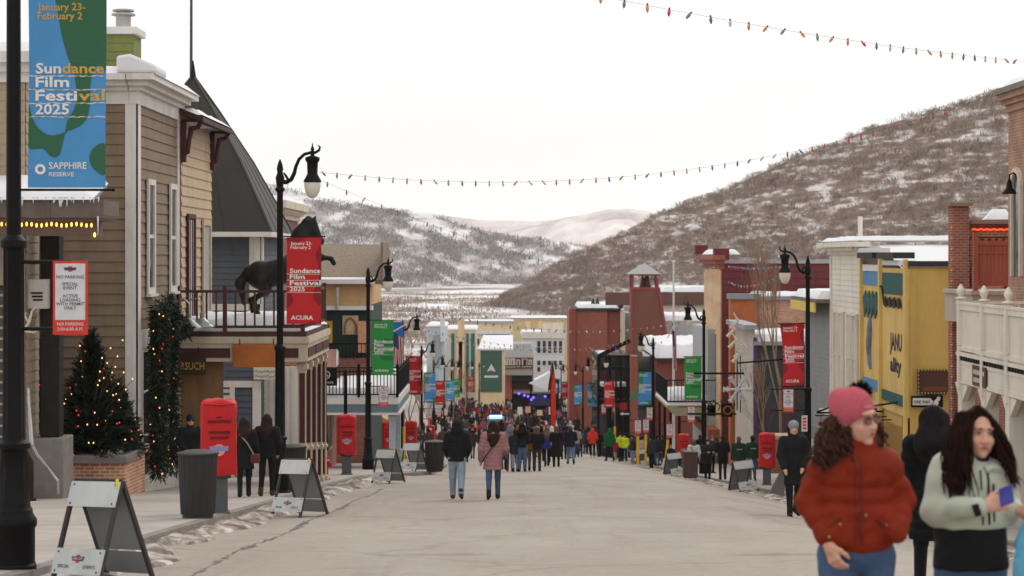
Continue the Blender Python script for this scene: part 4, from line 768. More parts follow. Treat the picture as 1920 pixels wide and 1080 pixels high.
b = MB(); b.fbox(FW, 0, 9.8, 0, .1, -14, .7); b.build('front_panel', mat('butter_stucco', (222, 202, 152), alt=(200, 150, 124), scale=.5, stretch=(.3, .3, 2.2)), r); cornice(r, FW, 0, 9.8, .72, mat('brick_red_trim', (150, 84, 72)), ((.15, .3), (.4, .25), (.6, .3)))
b = MB(); b.box(12.5, 24, 118.05, 118.5, 1.06, 1.25); b.build('coping', mat('steel_coping', (150, 152, 156)), r); b = MB(); b.box(12.1, 13.0, 118.0, 118.9, 1.26, 1.95); b.box(11.8, 12.6, 126.8, 127.8, 1.6, 2.2); b.build('parapet_post', M_bs, r); snowcap(r, 12.1, 13.8, 119, 126, 1.6, .3)
for a in (1.5, 4.2, 6.9): window(r, FW, a, a+1.2, -8.5, -3.2, fm=mat('butter_trim', (214, 196, 150)), nv=1, nh=2, d=.1)
window(r, FW, .8, 9, -13, -9.6, fm=M_burg, nv=4, d=.1); b = MB(); b.fbox(FW, 0, 9.8, .1, .8, -9.4, -8.9); b.build('canopy', mat('brick_red_trim', (150, 84, 72)), r)
# bits seen between: dark teal sign over the burgundy wall, flat roof to the right
r = bld('snow_roof_house', 'low building with wide snow covered roof and pale ribbed parapet behind the ochre building', 22, 86)
b = MB(); b.box(18.8, 30, 84.5, 96, -10, .6); b.build('wall', mat('putty_stucco', (188, 180, 170)), r); b = MB(); b.box(17.8, 30, 96.2, 98, -4, 2.0); b.build('parapet', mat('ribbed_beige', (206, 196, 180), stretch=(8, 1, 1)), r); snowcap(r, 17.5, 30, 84.2, 96, .9, .5)
w_ = thing('garden_wall', 'low brick wall with stone capped pier in front of the charcoal wall', 'wall', (13, 92, SW(13, 92)))
b = MB(); b.box(12.0, 13.15, 92, 93, -10, -7.05); b.box(13.15, 20, 92.3, 92.7, -10, -7.25); b.build('brickwork', BR2, w_); b = MB(); b.box(11.85, 13.3, 91.85, 93.15, -7.045, -6.85); b.box(13.31, 20, 92.2, 92.8, -7.245, -7.12); b.build('coping', mat('tan_stone', (186, 160, 134)), w_, bevel=.03)
# red brick balcony building
r = bld('red_brick_hall', 'plain red brick building with snowy roof and green-edged balcony behind the green banner', 12, 150)
b = MB(); b.box(10.9, 20, 148, 165, -18, -6.35); b.build('wall', mat('oxblood_wall', (126, 68, 56), var=.08), r); b = MB(); b.box(10.7, 18.5, 147.6, 149, -6.34, -6.2); b.build('coping', M_dkgrey, r); snowcap(r, 10.8, 18.3, 147.8, 165, -6.15, 1.0, 3)
r = bld('sage_balcony_shop', 'grey shopfront carrying a sage green edged balcony with black railings and snow', 12, 126)
b = MB(); b.box(12.0, 12.5, 121, 131, -15, -3); b.build('wall', mat('pale_grey_front', (170, 172, 172)), r)
x0, x1, y0, y1, zd = 9.5, 12.5, 121, 131, -7.75; b = MB(); b.box(x0, x1, y0, y1, zd-.05, zd+.1); b.prism([(x0, y0, zd-.06), (x1, y0, zd-.06), (x1, y0, zd-.55), (x0+.5, y0, zd-.55)], (0, y1-y0, 0)); b.build('balcony_deck', mat('sage_green', (160, 164, 128)), r); snowcap(r, x0, x1, y0, y1, zd+.1, .5)
b = MB()
for z in (zd+.3, zd+1.6): b.box(x0, x1, y0, y0+.05, z, z+.07); b.box(x0, x0+.05, y0, y1, z, z+.07)
for k in range(14): b.box(x0+k*.22, x0+.04+k*.22, y0+.01, y0+.04, zd+.3, zd+1.6)
for k in range(36): b.box(x0+.01, x0+.04, y0+k*.28, y0+.05+k*.28, zd+.3, zd+1.6)
b.build('railing', M_black, r)
for x, y in ((9.75, 121.4), (10.3, 121.5), (9.75, 126), (9.75, 130.5)):
    b = MB(); b.box(x-.08, x+.08, y-.08, y+.08, SW(x, y), zd-.4); b.build('post', M_black, r)
b = MB(); b.box(11.9, 11.99, 122, 124, -12, -8.4); b.build('door', mat('navy_door', (44, 46, 84)), r)
# sloped tower with belfry
r = bld('bell_tower', 'tapering red tower with open belfry and small grey pyramid roof', 14, 190); s_ = FPX/190
M_tw1 = mat('tower_redbrown', (116, 72, 58), var=.07); M_tw2 = mat('raspberry_trim', (150, 62, 76))
xl, xr0, xr1, yb, yt = PX(1184, 190), PX(1236, 190), PX(1262, 190), PZ(660, 190), PZ(543, 190)
b = MB(); b.hexa([(xl, 190, yb-10), (xr1+1.2, 190, yb-10), (xr1+1.2, 193, yb-10), (xl, 193, yb-10), (xl, 190, yt), (xr0, 190, yt), (xr0, 193, yt), (xl, 193, yt)]); b.build('wall', M_tw1, r)
b = MB(); b.bar((xl, 189.93, yb-10), (xl, 189.93, yt), .22, .1); b.bar((xr1+1.2, 189.93, yb-10), (xr0, 189.93, yt), .22, .1); zt = PZ(514, 190)
for x in (xl+.1, xr0-.1):
    for y in (190.1, 192.9): b.bar((x, y, yt), (x-(.15 if x > 12 else 0), y, zt), .2, .2)
b.box(xl-.1, xr0+.1, 189.9, 193.1, yt, yt+.2); b.box(xl-.05, xr0-.1, 189.9, 193.1, zt-.14, zt); b.build('belfry_frame', M_tw2, r)
b = MB(); b.lathe([(.05, 1.5), (.35, 1.35), (.42, .6), (.6, 0)], ((xl+xr0)/2+.1, 191.5, yt+.1), 12); b.build('bell', M_burg, r)
cx = (xl+xr0)/2; b = MB(); ap = (cx, 191.5, PZ(493, 190)); A = [(xl-.35, 189.6, zt), (xr0+.2, 189.6, zt), (xr0+.2, 193.4, zt), (xl-.35, 193.4, zt)]
b.add(A+[ap], [(0, 1, 4), (1, 2, 4), (2, 3, 4), (3, 0, 4), (3, 2, 1, 0)]); b.build('roof', mat('zinc_roof', (160, 160, 160)), r)
r = bld('long_hall', 'long brown-roofed building with cream front behind the tower', 20, 215); Y = 215
b = MB(); b.box(PX(1240, Y), 40, Y, Y+12, -20, PZ(555, Y)); b.build('wall', M_cream, r); b = MB(); b.box(PX(1135, Y), 40, Y-.5, Y-.02, PZ(572, Y), PZ(548, Y)); b.build('fascia', mat('cocoa_fascia', (104, 74, 64)), r); snowcap(r, PX(1240, Y), 40, Y-.4, Y+12, PZ(547, Y), .5)
b = MB(); b.box(PX(1240, Y-20), 30, Y-22, Y-20, -20, PZ(600, Y-20)); b.build('side_wall', mat('pale_grey_front', (170, 172, 172)), r); snowcap(r, PX(1240, Y-20), 30, Y-22, Y-10, PZ(600, Y-20), .5)
# tall brick block
r = bld('tall_brick_block', 'tall flat red brick block with dark coping and roof shrubs', 9, 222); Y = 220
b = MB(); b.box(PX(1070, Y), PX(1139, Y), Y, Y+14, -26, PZ(583, Y)); b.build('wall', mat('terracotta_brickwork', (150, 86, 70), var=.12, scale=2), r); b = MB(); b.box(PX(1139, Y), PX(1162, Y), Y+.3, Y+14, -26, PZ(585, Y)); b.build('side_bay', mat('deep_brick_bay', (134, 68, 58)), r)
b = MB(); b.box(PX(1069, Y)-.1, PX(1079, Y), Y-.4, Y+.2, -26, PZ(578, Y)); b.build('pilaster', mat('deep_brick_bay', (134, 68, 58)), r); b = MB(); b.box(PX(1079, Y), PX(1162, Y)+.1, Y-.2, Y+14, PZ(583, Y)+.01, PZ(579, Y)); b.build('coping', M_dkgrey, r)
b = MB(); b.box(PX(1163, Y), PX(1172, Y), Y, Y+10, -26, PZ(580, Y)); b.build('beige_bay', M_cream, r); snowcap(r, PX(1085, Y), PX(1160, Y), Y+1, Y+14, PZ(578, Y), .4)
b = MB(); b.box(PX(1172, 225), PX(1184, 225), 225, 235, -26, PZ(587, 225)); b.box(PX(1090, 236), PX(1160, 236), 236, 240, -10, PZ(566, 236)); b.build('rear_bay', mat('dove_grey_siding', (138, 140, 142)), r)
for px in (1112, 1120, 1150, 1164):
    b = MB(); x = PX(px, 222); z = PZ(580, 222); b.lathe([(.05, 0), (.28, .2), (.3, .5), (.18, .9), (.02, 1.3)], (x, 222, z), 9); tag(b.build('potted_shrub', mat('dark_conifer', (44, 52, 46), bump=.8, bscale=12)), 'small dark conical shrub on the roof of the tall brick block', 'shrub', 'shrubs on the brick block roof')
# black steel framed front
r = bld('black_frame_building', 'black steel framed glass front with snowy ledges behind the red banner', 9, 152); x0, x1 = PX(1122, 150), PX(1182, 150)
b = MB(); b.box(x0, x1+3, 152, 162, -18, PZ(668, 152)); b.build('glass_wall', M_glass, r); b = MB(); zt, zb = PZ(668, 150), PZ(760, 150)
for x in (x0, x0+.9, x0+1.7, x1-.2): b.box(x-.09, x+.09, 150, 150.2, -18, zt)
for z in (zt, PZ(690, 150), PZ(732, 150), PZ(752, 150)): b.box(x0-.1, x1, 149.9, 150.25, z-.13, z+.09)
b.box(x0-.1, x0+.15, 150.2, 160, zt-.4, zt); b.box(x0-.1, x0+.1, 150.2, 160, PZ(745, 150)-.1, PZ(745, 150)+.2); b.bar((x0, 150.1, zt), (x1, 150.1, zt+1.2), .2, .3); b.build('steel_frame', M_black, r); b = MB(); b.box(x0+.2, x1-.3, 150.3, 151.8, PZ(726, 150), PZ(718, 150)); b.build('snow_cap', M_snow, r, bevel=.05)
plainbox(r, 'sign_panel', mat('crimson_sign', (170, 30, 44)), PX(1162, 149), PX(1176, 149), 149, 149.1, PZ(769, 149), PZ(755, 149)); plainbox(r, 'base_panel', mat('taupe_fascia', (122, 108, 98)), x0, x1, 150.3, 150.6, PZ(765, 150), PZ(748, 150))
b = MB(); b.box(PX(1184, 146), PX(1196, 146), 146, 148, -18, PZ(668, 146)); b.box(PX(1175, 160), PX(1184, 160), 160, 162, -18, PZ(640, 160)); b.build('brick_pier', mat('brick_strip', (140, 80, 62)), r)
sg = tag(MB().hexa([(PX(1180, 140), 140, PZ(748, 140)), (PX(1186, 140), 140, PZ(755, 140)), (PX(1186, 140), 140.1, PZ(755, 140)), (PX(1180, 140), 140.1, PZ(748, 140)), (PX(1206, 140), 140, PZ(712, 140)), (PX(1210, 140), 140, PZ(726, 140)), (PX(1210, 140), 140.1, PZ(726, 140)), (PX(1206, 140), 140.1, PZ(712, 140))]).build('pennant', mat('pine_green_cloth', (70, 116, 92))), 'slanted green pennant sign under the blue banner', 'sign')

# ------------------------------------------------------------------ street end
def endb(name, lab, px0, px1, pyt, Y, m, pyb=None, depth=14, snow=.3, cat='building'):
    r = thing(name, lab, cat, (PX((px0+px1)/2, Y), Y, G(Y))); z0 = G(Y)-6 if pyb is None else PZ(pyb, Y)
    b = MB(); b.box(PX(px0, Y), PX(px1, Y), Y, Y+depth, z0, PZ(pyt, Y)); b.build('wall', m, r)
    if snow: snowcap(r, PX(px0, Y)-.2, PX(px1, Y)+.2, Y-.2, Y+depth, PZ(pyt, Y), snow)
    return r
def win_px(r, Y, px0, px1, py0, py1, fm=None, gm=None, nv=1, nh=1, fw=.18):
    F = FR(0, Y, 'S'); return window(r, F, PX(px0, Y), PX(px1, Y), PZ(py1, Y), PZ(py0, Y), fm=fm, gm=gm, nv=nv, nh=nh, fw=fw, proud=.12, d=.02)
def box_px(r, name, Y, px0, px1, py0, py1, m, d=.15):
    b = MB(); b.box(PX(px0, Y), PX(px1, Y), Y-d, Y-.01, PZ(py1, Y), PZ(py0, Y)); return b.build(name, m, r)
M_pgreen = mat('mural_green', (58, 92, 80)); M_peach = mat('pale_peach_stucco', (224, 196, 158)); M_tealt = mat('teal_trim', (44, 110, 112)); M_sandy = mat('sandy_stucco', (200, 180, 138), var=.08, scale=.6); M_gw = mat('cool_white', (206, 208, 210)); M_mans = mat('grey_mansard', (150, 150, 150), var=.15)
r = endb('sandy_block', 'wide sandy stucco block with flat roof behind the white office building', 957, 1066, 599, 420, M_sandy, depth=20); box_px(r, 'bay', 420, 985, 995, 602, 622, M_peach); box_px(r, 'bay', 420, 1008, 1018, 602, 622, M_peach); box_px(r, 'coping', 420, 956, 1067, 596, 599, M_tan0)
r = endb('white_office', 'white office building with a grid of dark windows and flat snowy roof', 979, 1058, 628, 345, M_gw, depth=18)
for i, (a, c) in enumerate(((638, 663), (675, 686), (687, 698))):
    for k in range(5):
        if i == 2 and k > 0: continue
        win_px(r, 345, 1006+k*10.2, 1014.5+k*10.2, a, c, M_gw, nh=2 if i == 0 else 1, fw=.12)
box_px(r, 'fascia', 345, 978, 1060, 622, 634, M_white, .4); box_px(r, 'penthouse', 350, 1018, 1056, 605, 622, M_cream)
r = endb('red_mansard_building', 'small red brick building with grey mansard roof and dark canopy', 946, 1000, 668, 320, mat('rose_brick', (164, 92, 80)), snow=0)
b = MB(); Y = 320; b.hexa([(PX(944, Y), Y-.6, PZ(670, Y)), (PX(1001, Y), Y-.6, PZ(670, Y)), (PX(1001, Y), Y+10, PZ(670, Y)), (PX(944, Y), Y+10, PZ(670, Y)), (PX(952, Y), Y+1, PZ(645, Y)), (PX(996, Y), Y+1, PZ(645, Y)), (PX(996, Y), Y+9, PZ(645, Y)), (PX(952, Y), Y+9, PZ(645, Y))]); b.build('roof', M_mans, r)
win_px(r, Y, 979, 989, 672, 688, M_white); box_px(r, 'canopy', Y, 940, 998, 692, 702, M_mans, 2.2); box_px(r, 'shopfront', Y, 960, 998, 704, 730, M_dark, .2); box_px(r, 'cream_bay', Y, 947, 966, 668, 690, M_peach, .3); win_px(r, Y, 968, 975, 674, 688, M_white); win_px(r, Y, 991, 997, 674, 688, M_white); win_px(r, Y-.35, 950, 956, 672, 686, M_white); win_px(r, Y-.35, 958, 964, 672, 686, M_white)
b = MB()
for k in range(30): b.box(PX(942+k*1.9, Y), PX(942.6+k*1.9, Y), Y-2.2, Y-2.1, PZ(693, Y), PZ(684, Y))
b.box(PX(941, Y), PX(999, Y), Y-2.2, Y-2.1, PZ(685, Y), PZ(683.5, Y)); b.build('railing', M_black, r)
r = endb('mural_building', 'peach building whose end wall holds a big green panel with white mountain drawing', 893, 946, 654, 300, M_peach, snow=0); Y = 300; box_px(r, 'green_panel', Y, 901, 941, 658, 735, M_pgreen)
b = MB(); b.hexa([(PX(897, Y), Y-.4, PZ(656, Y)), (PX(962, Y), Y-.4, PZ(656, Y)), (PX(962, Y), Y+12, PZ(637, Y)), (PX(904, Y), Y+12, PZ(637, Y)), (PX(897, Y), Y-.4, PZ(653, Y)), (PX(962, Y), Y-.4, PZ(653, Y)), (PX(962, Y), Y+12, PZ(634, Y)), (PX(904, Y), Y+12, PZ(634, Y))]); b.build('snow_roof', M_snow, r)
b = MB(); b.add([(PX(x, Y), Y-.17, PZ(y, Y)) for x, y in ((913, 697), (917, 690), (921, 682), (926, 690), (929, 697), (921, 694))], [(0, 1, 2, 5), (5, 2, 3, 4)]); b.box(PX(908, Y), PX(934, Y), Y-.18, Y-.16, PZ(708, Y), PZ(704, Y)); b.build('mountain_mark', M_white, r)
r = endb('cream_block', 'cream block with teal stripe and snow ledges behind the green panel building', 868, 962, 606, 380, M_peach); box_px(r, 'teal_band', 380, 910, 955, 626, 631, M_tealt); box_px(r, 'ledge', 380, 888, 958, 619, 626, M_white, .6); box_px(r, 'coping', 380, 866, 964, 602, 607, M_mans)
for k in range(5): win_px(r, 380, 893+k*13, 900+k*13, 634, 648, M_white, fw=.1)
r = endb('teal_striped_building', 'cream building with vertical teal strips and a pinnacle at the street bend', 826, 892, 618, 330, M_cream); Y = 330
for a, c in ((833, 838), (846, 852), (874, 879), (883, 890)): box_px(r, 'teal_strip', Y, a, c, 625, 735, M_tealt)
for a in (860, 856): box_px(r, 'cream_bay', Y, a, a+11, 600 if a == 860 else 640, 735, M_peach, .4)
box_px(r, 'pinnacle', Y, 859, 866, 596, 640, M_peach, .8)
r = endb('pale_blue_building', 'pale grey-blue building with white pinnacle left of the teal striped building', 800, 834, 612, 300, mat('pale_bluegrey_front', (184, 194, 200))); box_px(r, 'window_wall', 300, 812, 828, 628, 690, mat('pale_glass', (150, 158, 162))); box_px(r, 'pinnacle', 300, 826, 834, 592, 640, M_gw, .8)
# left row past the black-railed balcony
g = random.Random(21); cols = [(176, 140, 106), (150, 96, 76), (120, 112, 104), (196, 176, 148), (132, 74, 62), (96, 92, 96), (170, 160, 150)]
nm = ['tan', 'brick-coloured', 'grey', 'cream', 'dark red', 'charcoal', 'stone']
y = 100
for k in range(7):
    L_ = (16, 20, 22, 26, 30, 34, 40)[k]; xw = -7.4-.012*(y-100)*6; z = G(y)+(6.2, 5.4, 6.4, 5.2, 6.0, 6.6, 7)[k]
    r = bld('row_building', '%s row building on the left side of the street, number %s from the black-railed balcony' % (nm[k], ('one', 'two', 'three', 'four', 'five', 'six', 'seven')[k]), xw-2, y+2, G(y)+.13, group='row buildings down the left side')
    r['label'] = ['tan row building just past the green gallery on the left', 'brick-coloured row building behind the second red banner on the left', 'grey row building behind the blue and teal banner on the left', 'cream row building behind the third red banner on the left', 'dark red row building behind the distant green banner on the left', 'charcoal row building near the far end of the left row', 'stone coloured row building last in the left row'][k]
    b = MB(); b.box(xw-6, xw, y, y+L_-.5, z-14, z); b.build('wall', mat('row_wall_%s' % nm[k].replace('-', '_').replace(' ', '_'), cols[k], var=.15, scale=2), r); F = FR(xw, y, 'E'); snowcap(r, xw-6.2, xw+.3, y-.2, y+L_-.4, z, .35, k)
    cornice(r, F, 0, L_-.5, z-.5, M_cream if k % 2 else M_dark, ((.1, .2), (.3, .25)))
    n = max(2, int(L_/5))
    for j in range(n): window(r, F, 1+j*(L_-2)/n, 2.4+j*(L_-2)/n, z-3.2, z-1.2, nv=1, nh=2); window(r, F, 1+j*(L_-2)/n, 3.6+j*(L_-2)/n, z-6.3, z-4.2, fm=M_dark)
    FSs = FR(xw-6, y, 'S'); window(r, FSs, 4.2, 5.4, z-3, z-1.2); b = MB(); b.prism([F.p(1, .05, z-3.7), F.p(1, 1.3, z-4.3), F.p(1, .05, z-4.3)], (0, L_*.6, 0)); b.build('awning', (mat('tan_canvas', (188, 150, 96)), M_snow, mat('navy_canvas', (52, 64, 96)))[k % 3], r)
    y += L_
# ------------------------------------------------------------------ street lamps
M_iron = mat('lamp_iron', (21, 20, 21), spec=.14, rough=.55, var=.2, scale=10, bump=.1, bscale=60)
M_globe = mat('frosted_globe', (222, 214, 196), rough=.25, var=.04, spec=.6)
def fluted(prof, c, n, depth):
    b = MB(); vs = []
    for r, z, d in prof:
        for j in range(n):
            rr = r-(depth*d if j % 2 else 0); vs.append((c[0]+rr*math.cos(2*PI*j/n), c[1]+rr*math.sin(2*PI*j/n), c[2]+z))
    k = len(prof); b.add(vs, [(i*n+j, i*n+(j+1) % n, (i+1)*n+(j+1) % n, (i+1)*n+j) for i in range(k-1) for j in range(n)]+[tuple(range(n))[::-1], tuple((k-1)*n+j for j in range(n))]); return b
def make_lamp():
    t = thing('street_lamp', 'x', 'street lamp')
    b = MB(); b.lathe([(.23, 0), (.23, .05), (.215, .07), (.215, .42), (.235, .45), (.235, .5), (.2, .55), (.19, .6)], n=12); b.build('plinth', M_iron, t, smooth=True)
    b = fluted([(.19, .6, 0), (.17, .64, 1), (.145, 1.0, 1), (.135, 1.18, 1), (.135, 1.2, 0), (.165, 1.22, 0), (.165, 1.27, 0), (.12, 1.3, 0), (.115, 1.33, 1), (.105, 3.2, 1), (.105, 3.22, 0), (.13, 3.24, 0), (.13, 3.3, 0), (.075, 3.36, 0), (.068, 6.75, 0), (.07, 6.78, 0), (.11, 6.82, 0), (.11, 6.86, 0), (.075, 6.9, 0), (.09, 7.0, 0), (.1, 7.1, 0), (.06, 7.22, 0), (.075, 7.3, 0), (.05, 7.42, 0), (.01, 7.52, 0)], (0, 0, 0), 20, .014); b.build('pole', M_iron, t, smooth=True)
    b = MB(); b.tube([(.0, 0, 7.02), (.14, 0, 7.0), (.25, 0, 7.06), (.32, 0, 7.2), (.36, 0, 7.36), (.43, 0, 7.52), (.55, 0, 7.63), (.7, 0, 7.67), (.8, 0, 7.67), (.88, 0, 7.72), (.9, 0, 7.79), (.86, 0, 7.83)], [.05, .055, .05, .045, .04, .038, .036, .036, .034, .03, .024, .014], 10)
    b.lathe([(.03, 0), (.055, .04), (.03, .1), (.045, .15), (.02, .2), (.008, .28)], (.73, 0, 7.6), 10); b.tube([(.2, 0, 7.03), (.13, 0, 7.15), (.08, 0, 7.22)], [.03, .03, .015], 8); b.build('arm', M_iron, t, smooth=True)
    b = MB(); b.lathe([(.02, .66), (.05, .6), (.16, .56), (.165, .5), (.125, .44), (.115, .2), (.13, .16), (.2, .03), (.2, 0), (.05, -.01)], (.73, 0, 7.0), 14); h = b.build('lamp_head', M_iron, t, smooth=True)
    b = MB(); b.lathe([(.185, 0), (.182, -.08), (.16, -.2), (.11, -.3), (.05, -.345), (.01, -.355)], (.73, 0, 6.99), 16); b.build('globe', M_globe, h, smooth=True)
    return t
LAMPS = [('left', 19.8, -5.0), ('left', 44.4, -5.22), ('left', 72, -5.25), ('left', 101, -5.6), ('left', 131, -6.0), ('left', 164, -6.5), ('left', 190, -6.5), ('left', 222, -6.8), ('left', 262, -6.0), ('left', 300, -5.0), ('right', 62.7, 9.4), ('right', 90, 8.75), ('right', 116, 8.3), ('right', 146, 7.7), ('right', 160, 6.9), ('right', 196, 7.05), ('right', 232, 6.75), ('right', 275, 6.85), ('right', 320, 3.2)]
LLAB = ['black fluted lamp post nearest the camera carrying the big blue and green banner', 'black lamp post with hanging globe in front of the bronze horse', 'black lamp post carrying the large green banner on the left kerb', 'black lamp post with the red banner just past the left bulb-out', 'black lamp post beside the blue and teal banner on the left', 'black lamp post beside the smaller red banner on the left', 'black lamp post beside the narrow blue banner on the left', 'black lamp post beside the small green banner on the left', 'distant lamp post by the tiny red banner on the left', 'farthest lamp post on the left side of the street',
 'black lamp post with globe beside the tilted red banner on the right', 'black lamp post with the green banner in front of the balcony on the right', 'black lamp post with the teal and blue banner on the right', 'black lamp post beside the red banner before the black steel front', 'black lamp post in front of the blue banner by the black steel front', 'black lamp post by the small teal banner below the tall brick block', 'black lamp post by the small red banner below the tall brick block', 'distant lamp post near the tall red feather flag', 'farthest lamp post on the right side of the street']
LDZ = {2: -.12, 3: -.4, 4: -.35, 5: -.2, 11: .05}; BDZ = {0: .12, 1: .1, 2: -.1, 10: -.3, 11: -.35, 12: -.2}
proto = make_lamp()
for i, (sd_, y, x) in enumerate(LAMPS):
    o = proto if i == 0 else copy_tree(proto); o.location = (x, y, SW(x, y)-.01+LDZ.get(i, 0)); o.rotation_euler = (0, 0, 0 if sd_ == 'left' else PI); tag(o, LLAB[i], 'street lamp', 'lamp posts along both kerbs')
# ------------------------------------------------------------------ banners
BW, BH = .78, 1.95
def smoothpoly(pts, n=6):
    P = np.array(pts, float); k = len(P); out = []
    for i in range(k):
        p0, p1, p2, p3 = P[i-1], P[i], P[(i+1) % k], P[(i+2) % k]
        for t in np.linspace(0, 1, n, endpoint=False):
            out.append(.5*((2*p1)+(-p0+p2)*t+(2*p0-5*p1+4*p2-p3)*t*t+(-p0+3*p1-3*p2+p3)*t**3))
    return [(min(max(a, .0), 1), min(max(c, 0), 1)) for a, c in out]
# blob outlines in banner fractions (u across, v up)
BLOBS = {'A': [[(.36, 1.0), (.37, .92), (.42, .8), (.5, .68), (.58, .6), (.62, .48), (.6, .42), (.5, .34), (.46, .26), (.4, .17), (.3, .16), (.2, .2), (.1, .2), (.0, .22), (.0, .42), (.05, .36), (.15, .3), (.3, .27), (.5, .29), (.7, .33), (.78, .4), (.8, .55), (.88, .63), (1.0, .62), (1.0, 1.0), (.7, 1.0)], [(1.0, .22), (.86, .21), (.79, .16), (.84, .1), (1.0, .07)]],
 'R': [[(.0, 1.0), (.0, .965), (.3, .95), (.5, .98), (.52, 1.0)], [(1.0, .86), (.86, .84), (.82, .78), (.9, .7), (.93, .55), (.82, .42), (.76, .32), (.84, .26), (1.0, .25)], [(.0, .2), (.0, .36), (.12, .35), (.2, .28), (.14, .22)], [(.6, .0), (.7, .03), (.9, .02), (1, .04), (1, 0)]],
 'G': [[(.0, .56), (.3, .6), (.6, .68), (.9, .66), (1, .72), (1, .55), (.7, .52), (.4, .46), (.0, .42)], [(.35, .42), (.6, .35), (1, .4), (1, .28), (.7, .26), (.4, .3)]],
 'T': [[(.0, 1.0), (.0, .3), (.16, .34), (.3, .52), (.36, .7), (.4, .85), (.55, 1.0)], [(.4, .0), (.5, .1), (.8, .16), (1, .12), (1, .0)]]}
BC = {'A': ((74, 142, 196), (46, 96, 68)), 'R': ((186, 28, 34), (134, 18, 30)), 'G': ((40, 140, 62), (32, 112, 54)), 'T': ((70, 140, 200), (42, 128, 104))}
M_btext = mat('banner_white', (226, 224, 220)); M_bgold = mat('banner_gold', (198, 160, 74))
_ban = {}
def banner_meshes(kind, lite, tw):
    key = (kind, lite, tw)
    if key in _ban: return _ban[key]
    def fn(u, v, off=0.0):
        t = 1-v/BH; x = u*(1-.05*tw*t)+tw*(.10*math.sin(t*2.6)*(1-u/BW)+.02*t)
        y = (.018+.05*tw)*math.sin(t*PI*1.2+u*2)+.012*math.sin(u*9+t*5)-off+tw*.12*t*(u/BW-.5)
        return (x, y, v+tw*.05*(u/BW)*(1-t))
    c0, c1 = BC[kind]; m0 = mat('banner_cloth_%s0' % kind, c0, rough=.7, var=.05, scale=3); m1 = mat('banner_cloth_%s1' % kind, c1, rough=.7, var=.05, scale=3)
    b = MB(); nu, nv = 10, 26; vs = [fn(BW*i/nu, BH*j/nv) for j in range(nv+1) for i in range(nu+1)]
    b.add(vs, [(j*(nu+1)+i, j*(nu+1)+i+1, (j+1)*(nu+1)+i+1, (j+1)*(nu+1)+i) for j in range(nv) for i in range(nu)], 0)
    from mathutils.geometry import tessellate_polygon
    for bl in BLOBS[kind]:
        P = smoothpoly(bl, 5); # cut into a fine grid so that the shape follows the cloth
        tri = tessellate_polygon([[Vector((u*BW, v*BH, 0)) for u, v in P]])
        V = [Vector((u*BW, v*BH, 0)) for u, v in P]; T = [tuple(t) for t in tri]
        for _ in range(3):
            nT = []; cache = {}
            def mid(a, c):
                k = (min(a, c), max(a, c))
                if k not in cache: V.append((V[a]+V[c])/2); cache[k] = len(V)-1
                return cache[k]
            for a, c, d in T:
                if max((V[a]-V[c]).length, (V[c]-V[d]).length, (V[a]-V[d]).length) < .12: nT.append((a, c, d)); continue
                e, f, g2 = mid(a, c), mid(c, d), mid(d, a); nT += [(a, e, g2), (e, c, f), (g2, f, d), (e, f, g2)]
            T = nT
        b.add([fn(p.x, p.y, .004) for p in V], T, 1)
    o = b.build('cloth', [m0, m1], None, smooth=True, ang=180); cm = o.data; bpy.data.objects.remove(o)
    t = MB(); f2 = lambda u, v: fn(u, v, .008); gold = kind == 'A'
    put_text(t, 'January 23-', f2, .09, BH-.17, .105, bold=.012, mi=1 if gold else 0); put_text(t, 'February 2', f2, .09, BH-.26, .105, bold=.012, mi=1 if gold else 0)
    for k, (s1, s2, w1, w2) in enumerate((('Sun', 'dance', .26, .42), ('Film', '', .34, 0), ('Festi', 'val', .42, .27), ('2025', '', .34, 0))):
        v = BH-.80-k*.137; put_text(t, s1, f2, .07, v, .145, bold=.022, width=w1)
        if s2: put_text(t, s2, f2, .07+w1+.01, v, .145, bold=.022, width=w2, mi=1 if gold else 0)
        if not lite or True:
            g = random.Random(k+3); pts = []; u = .0
            while u < BW: pts.append((u, v-.022-.012*g.random())); u += .02+.02*g.random()
            for (a, c), (d, e) in zip(pts, pts[1:]):
                t.add([f2(a, c-.004), f2(d, e-.004), f2(d, e+.004), f2(a, c+.004)], [(0, 1, 2, 3)], 1 if (gold and g.random() < .35) else 0)
    sp = {'A': ('SAPPHIRE', 'RESERVE'), 'R': ('ACURA',), 'G': ('adobe',), 'T': ('audible',)}[kind]
    if kind == 'A':
        put_text(t, sp[0], f2, .21, .19, .095, bold=.012, width=.38); put_text(t, sp[1], f2, .21, .115, .06, bold=.01, width=.25)
        for k in range(8):
            a0, a1 = 2*PI*(k+.5)/8, 2*PI*(k+1.5)/8
            t.add([f2(.125+.055*math.cos(a0), .185+.055*math.sin(a0)), f2(.125+.055*math.cos(a1), .185+.055*math.sin(a1)), f2(.125+.028*math.cos(a1), .185+.028*math.sin(a1)), f2(.125+.028*math.cos(a0), .185+.028*math.sin(a0))], [(0, 1, 2, 3)])
    else: put_text(t, sp[0], f2, .10, .1, .13, bold=.02, width=.5)
    o = t.build('lettering', [M_btext, M_bgold], None); tm = o.data; bpy.data.objects.remove(o)
    _ban[key] = (cm, tm); return _ban[key]
KN = {'A': 'blue and green', 'R': 'red', 'G': 'green', 'T': 'blue and teal'}
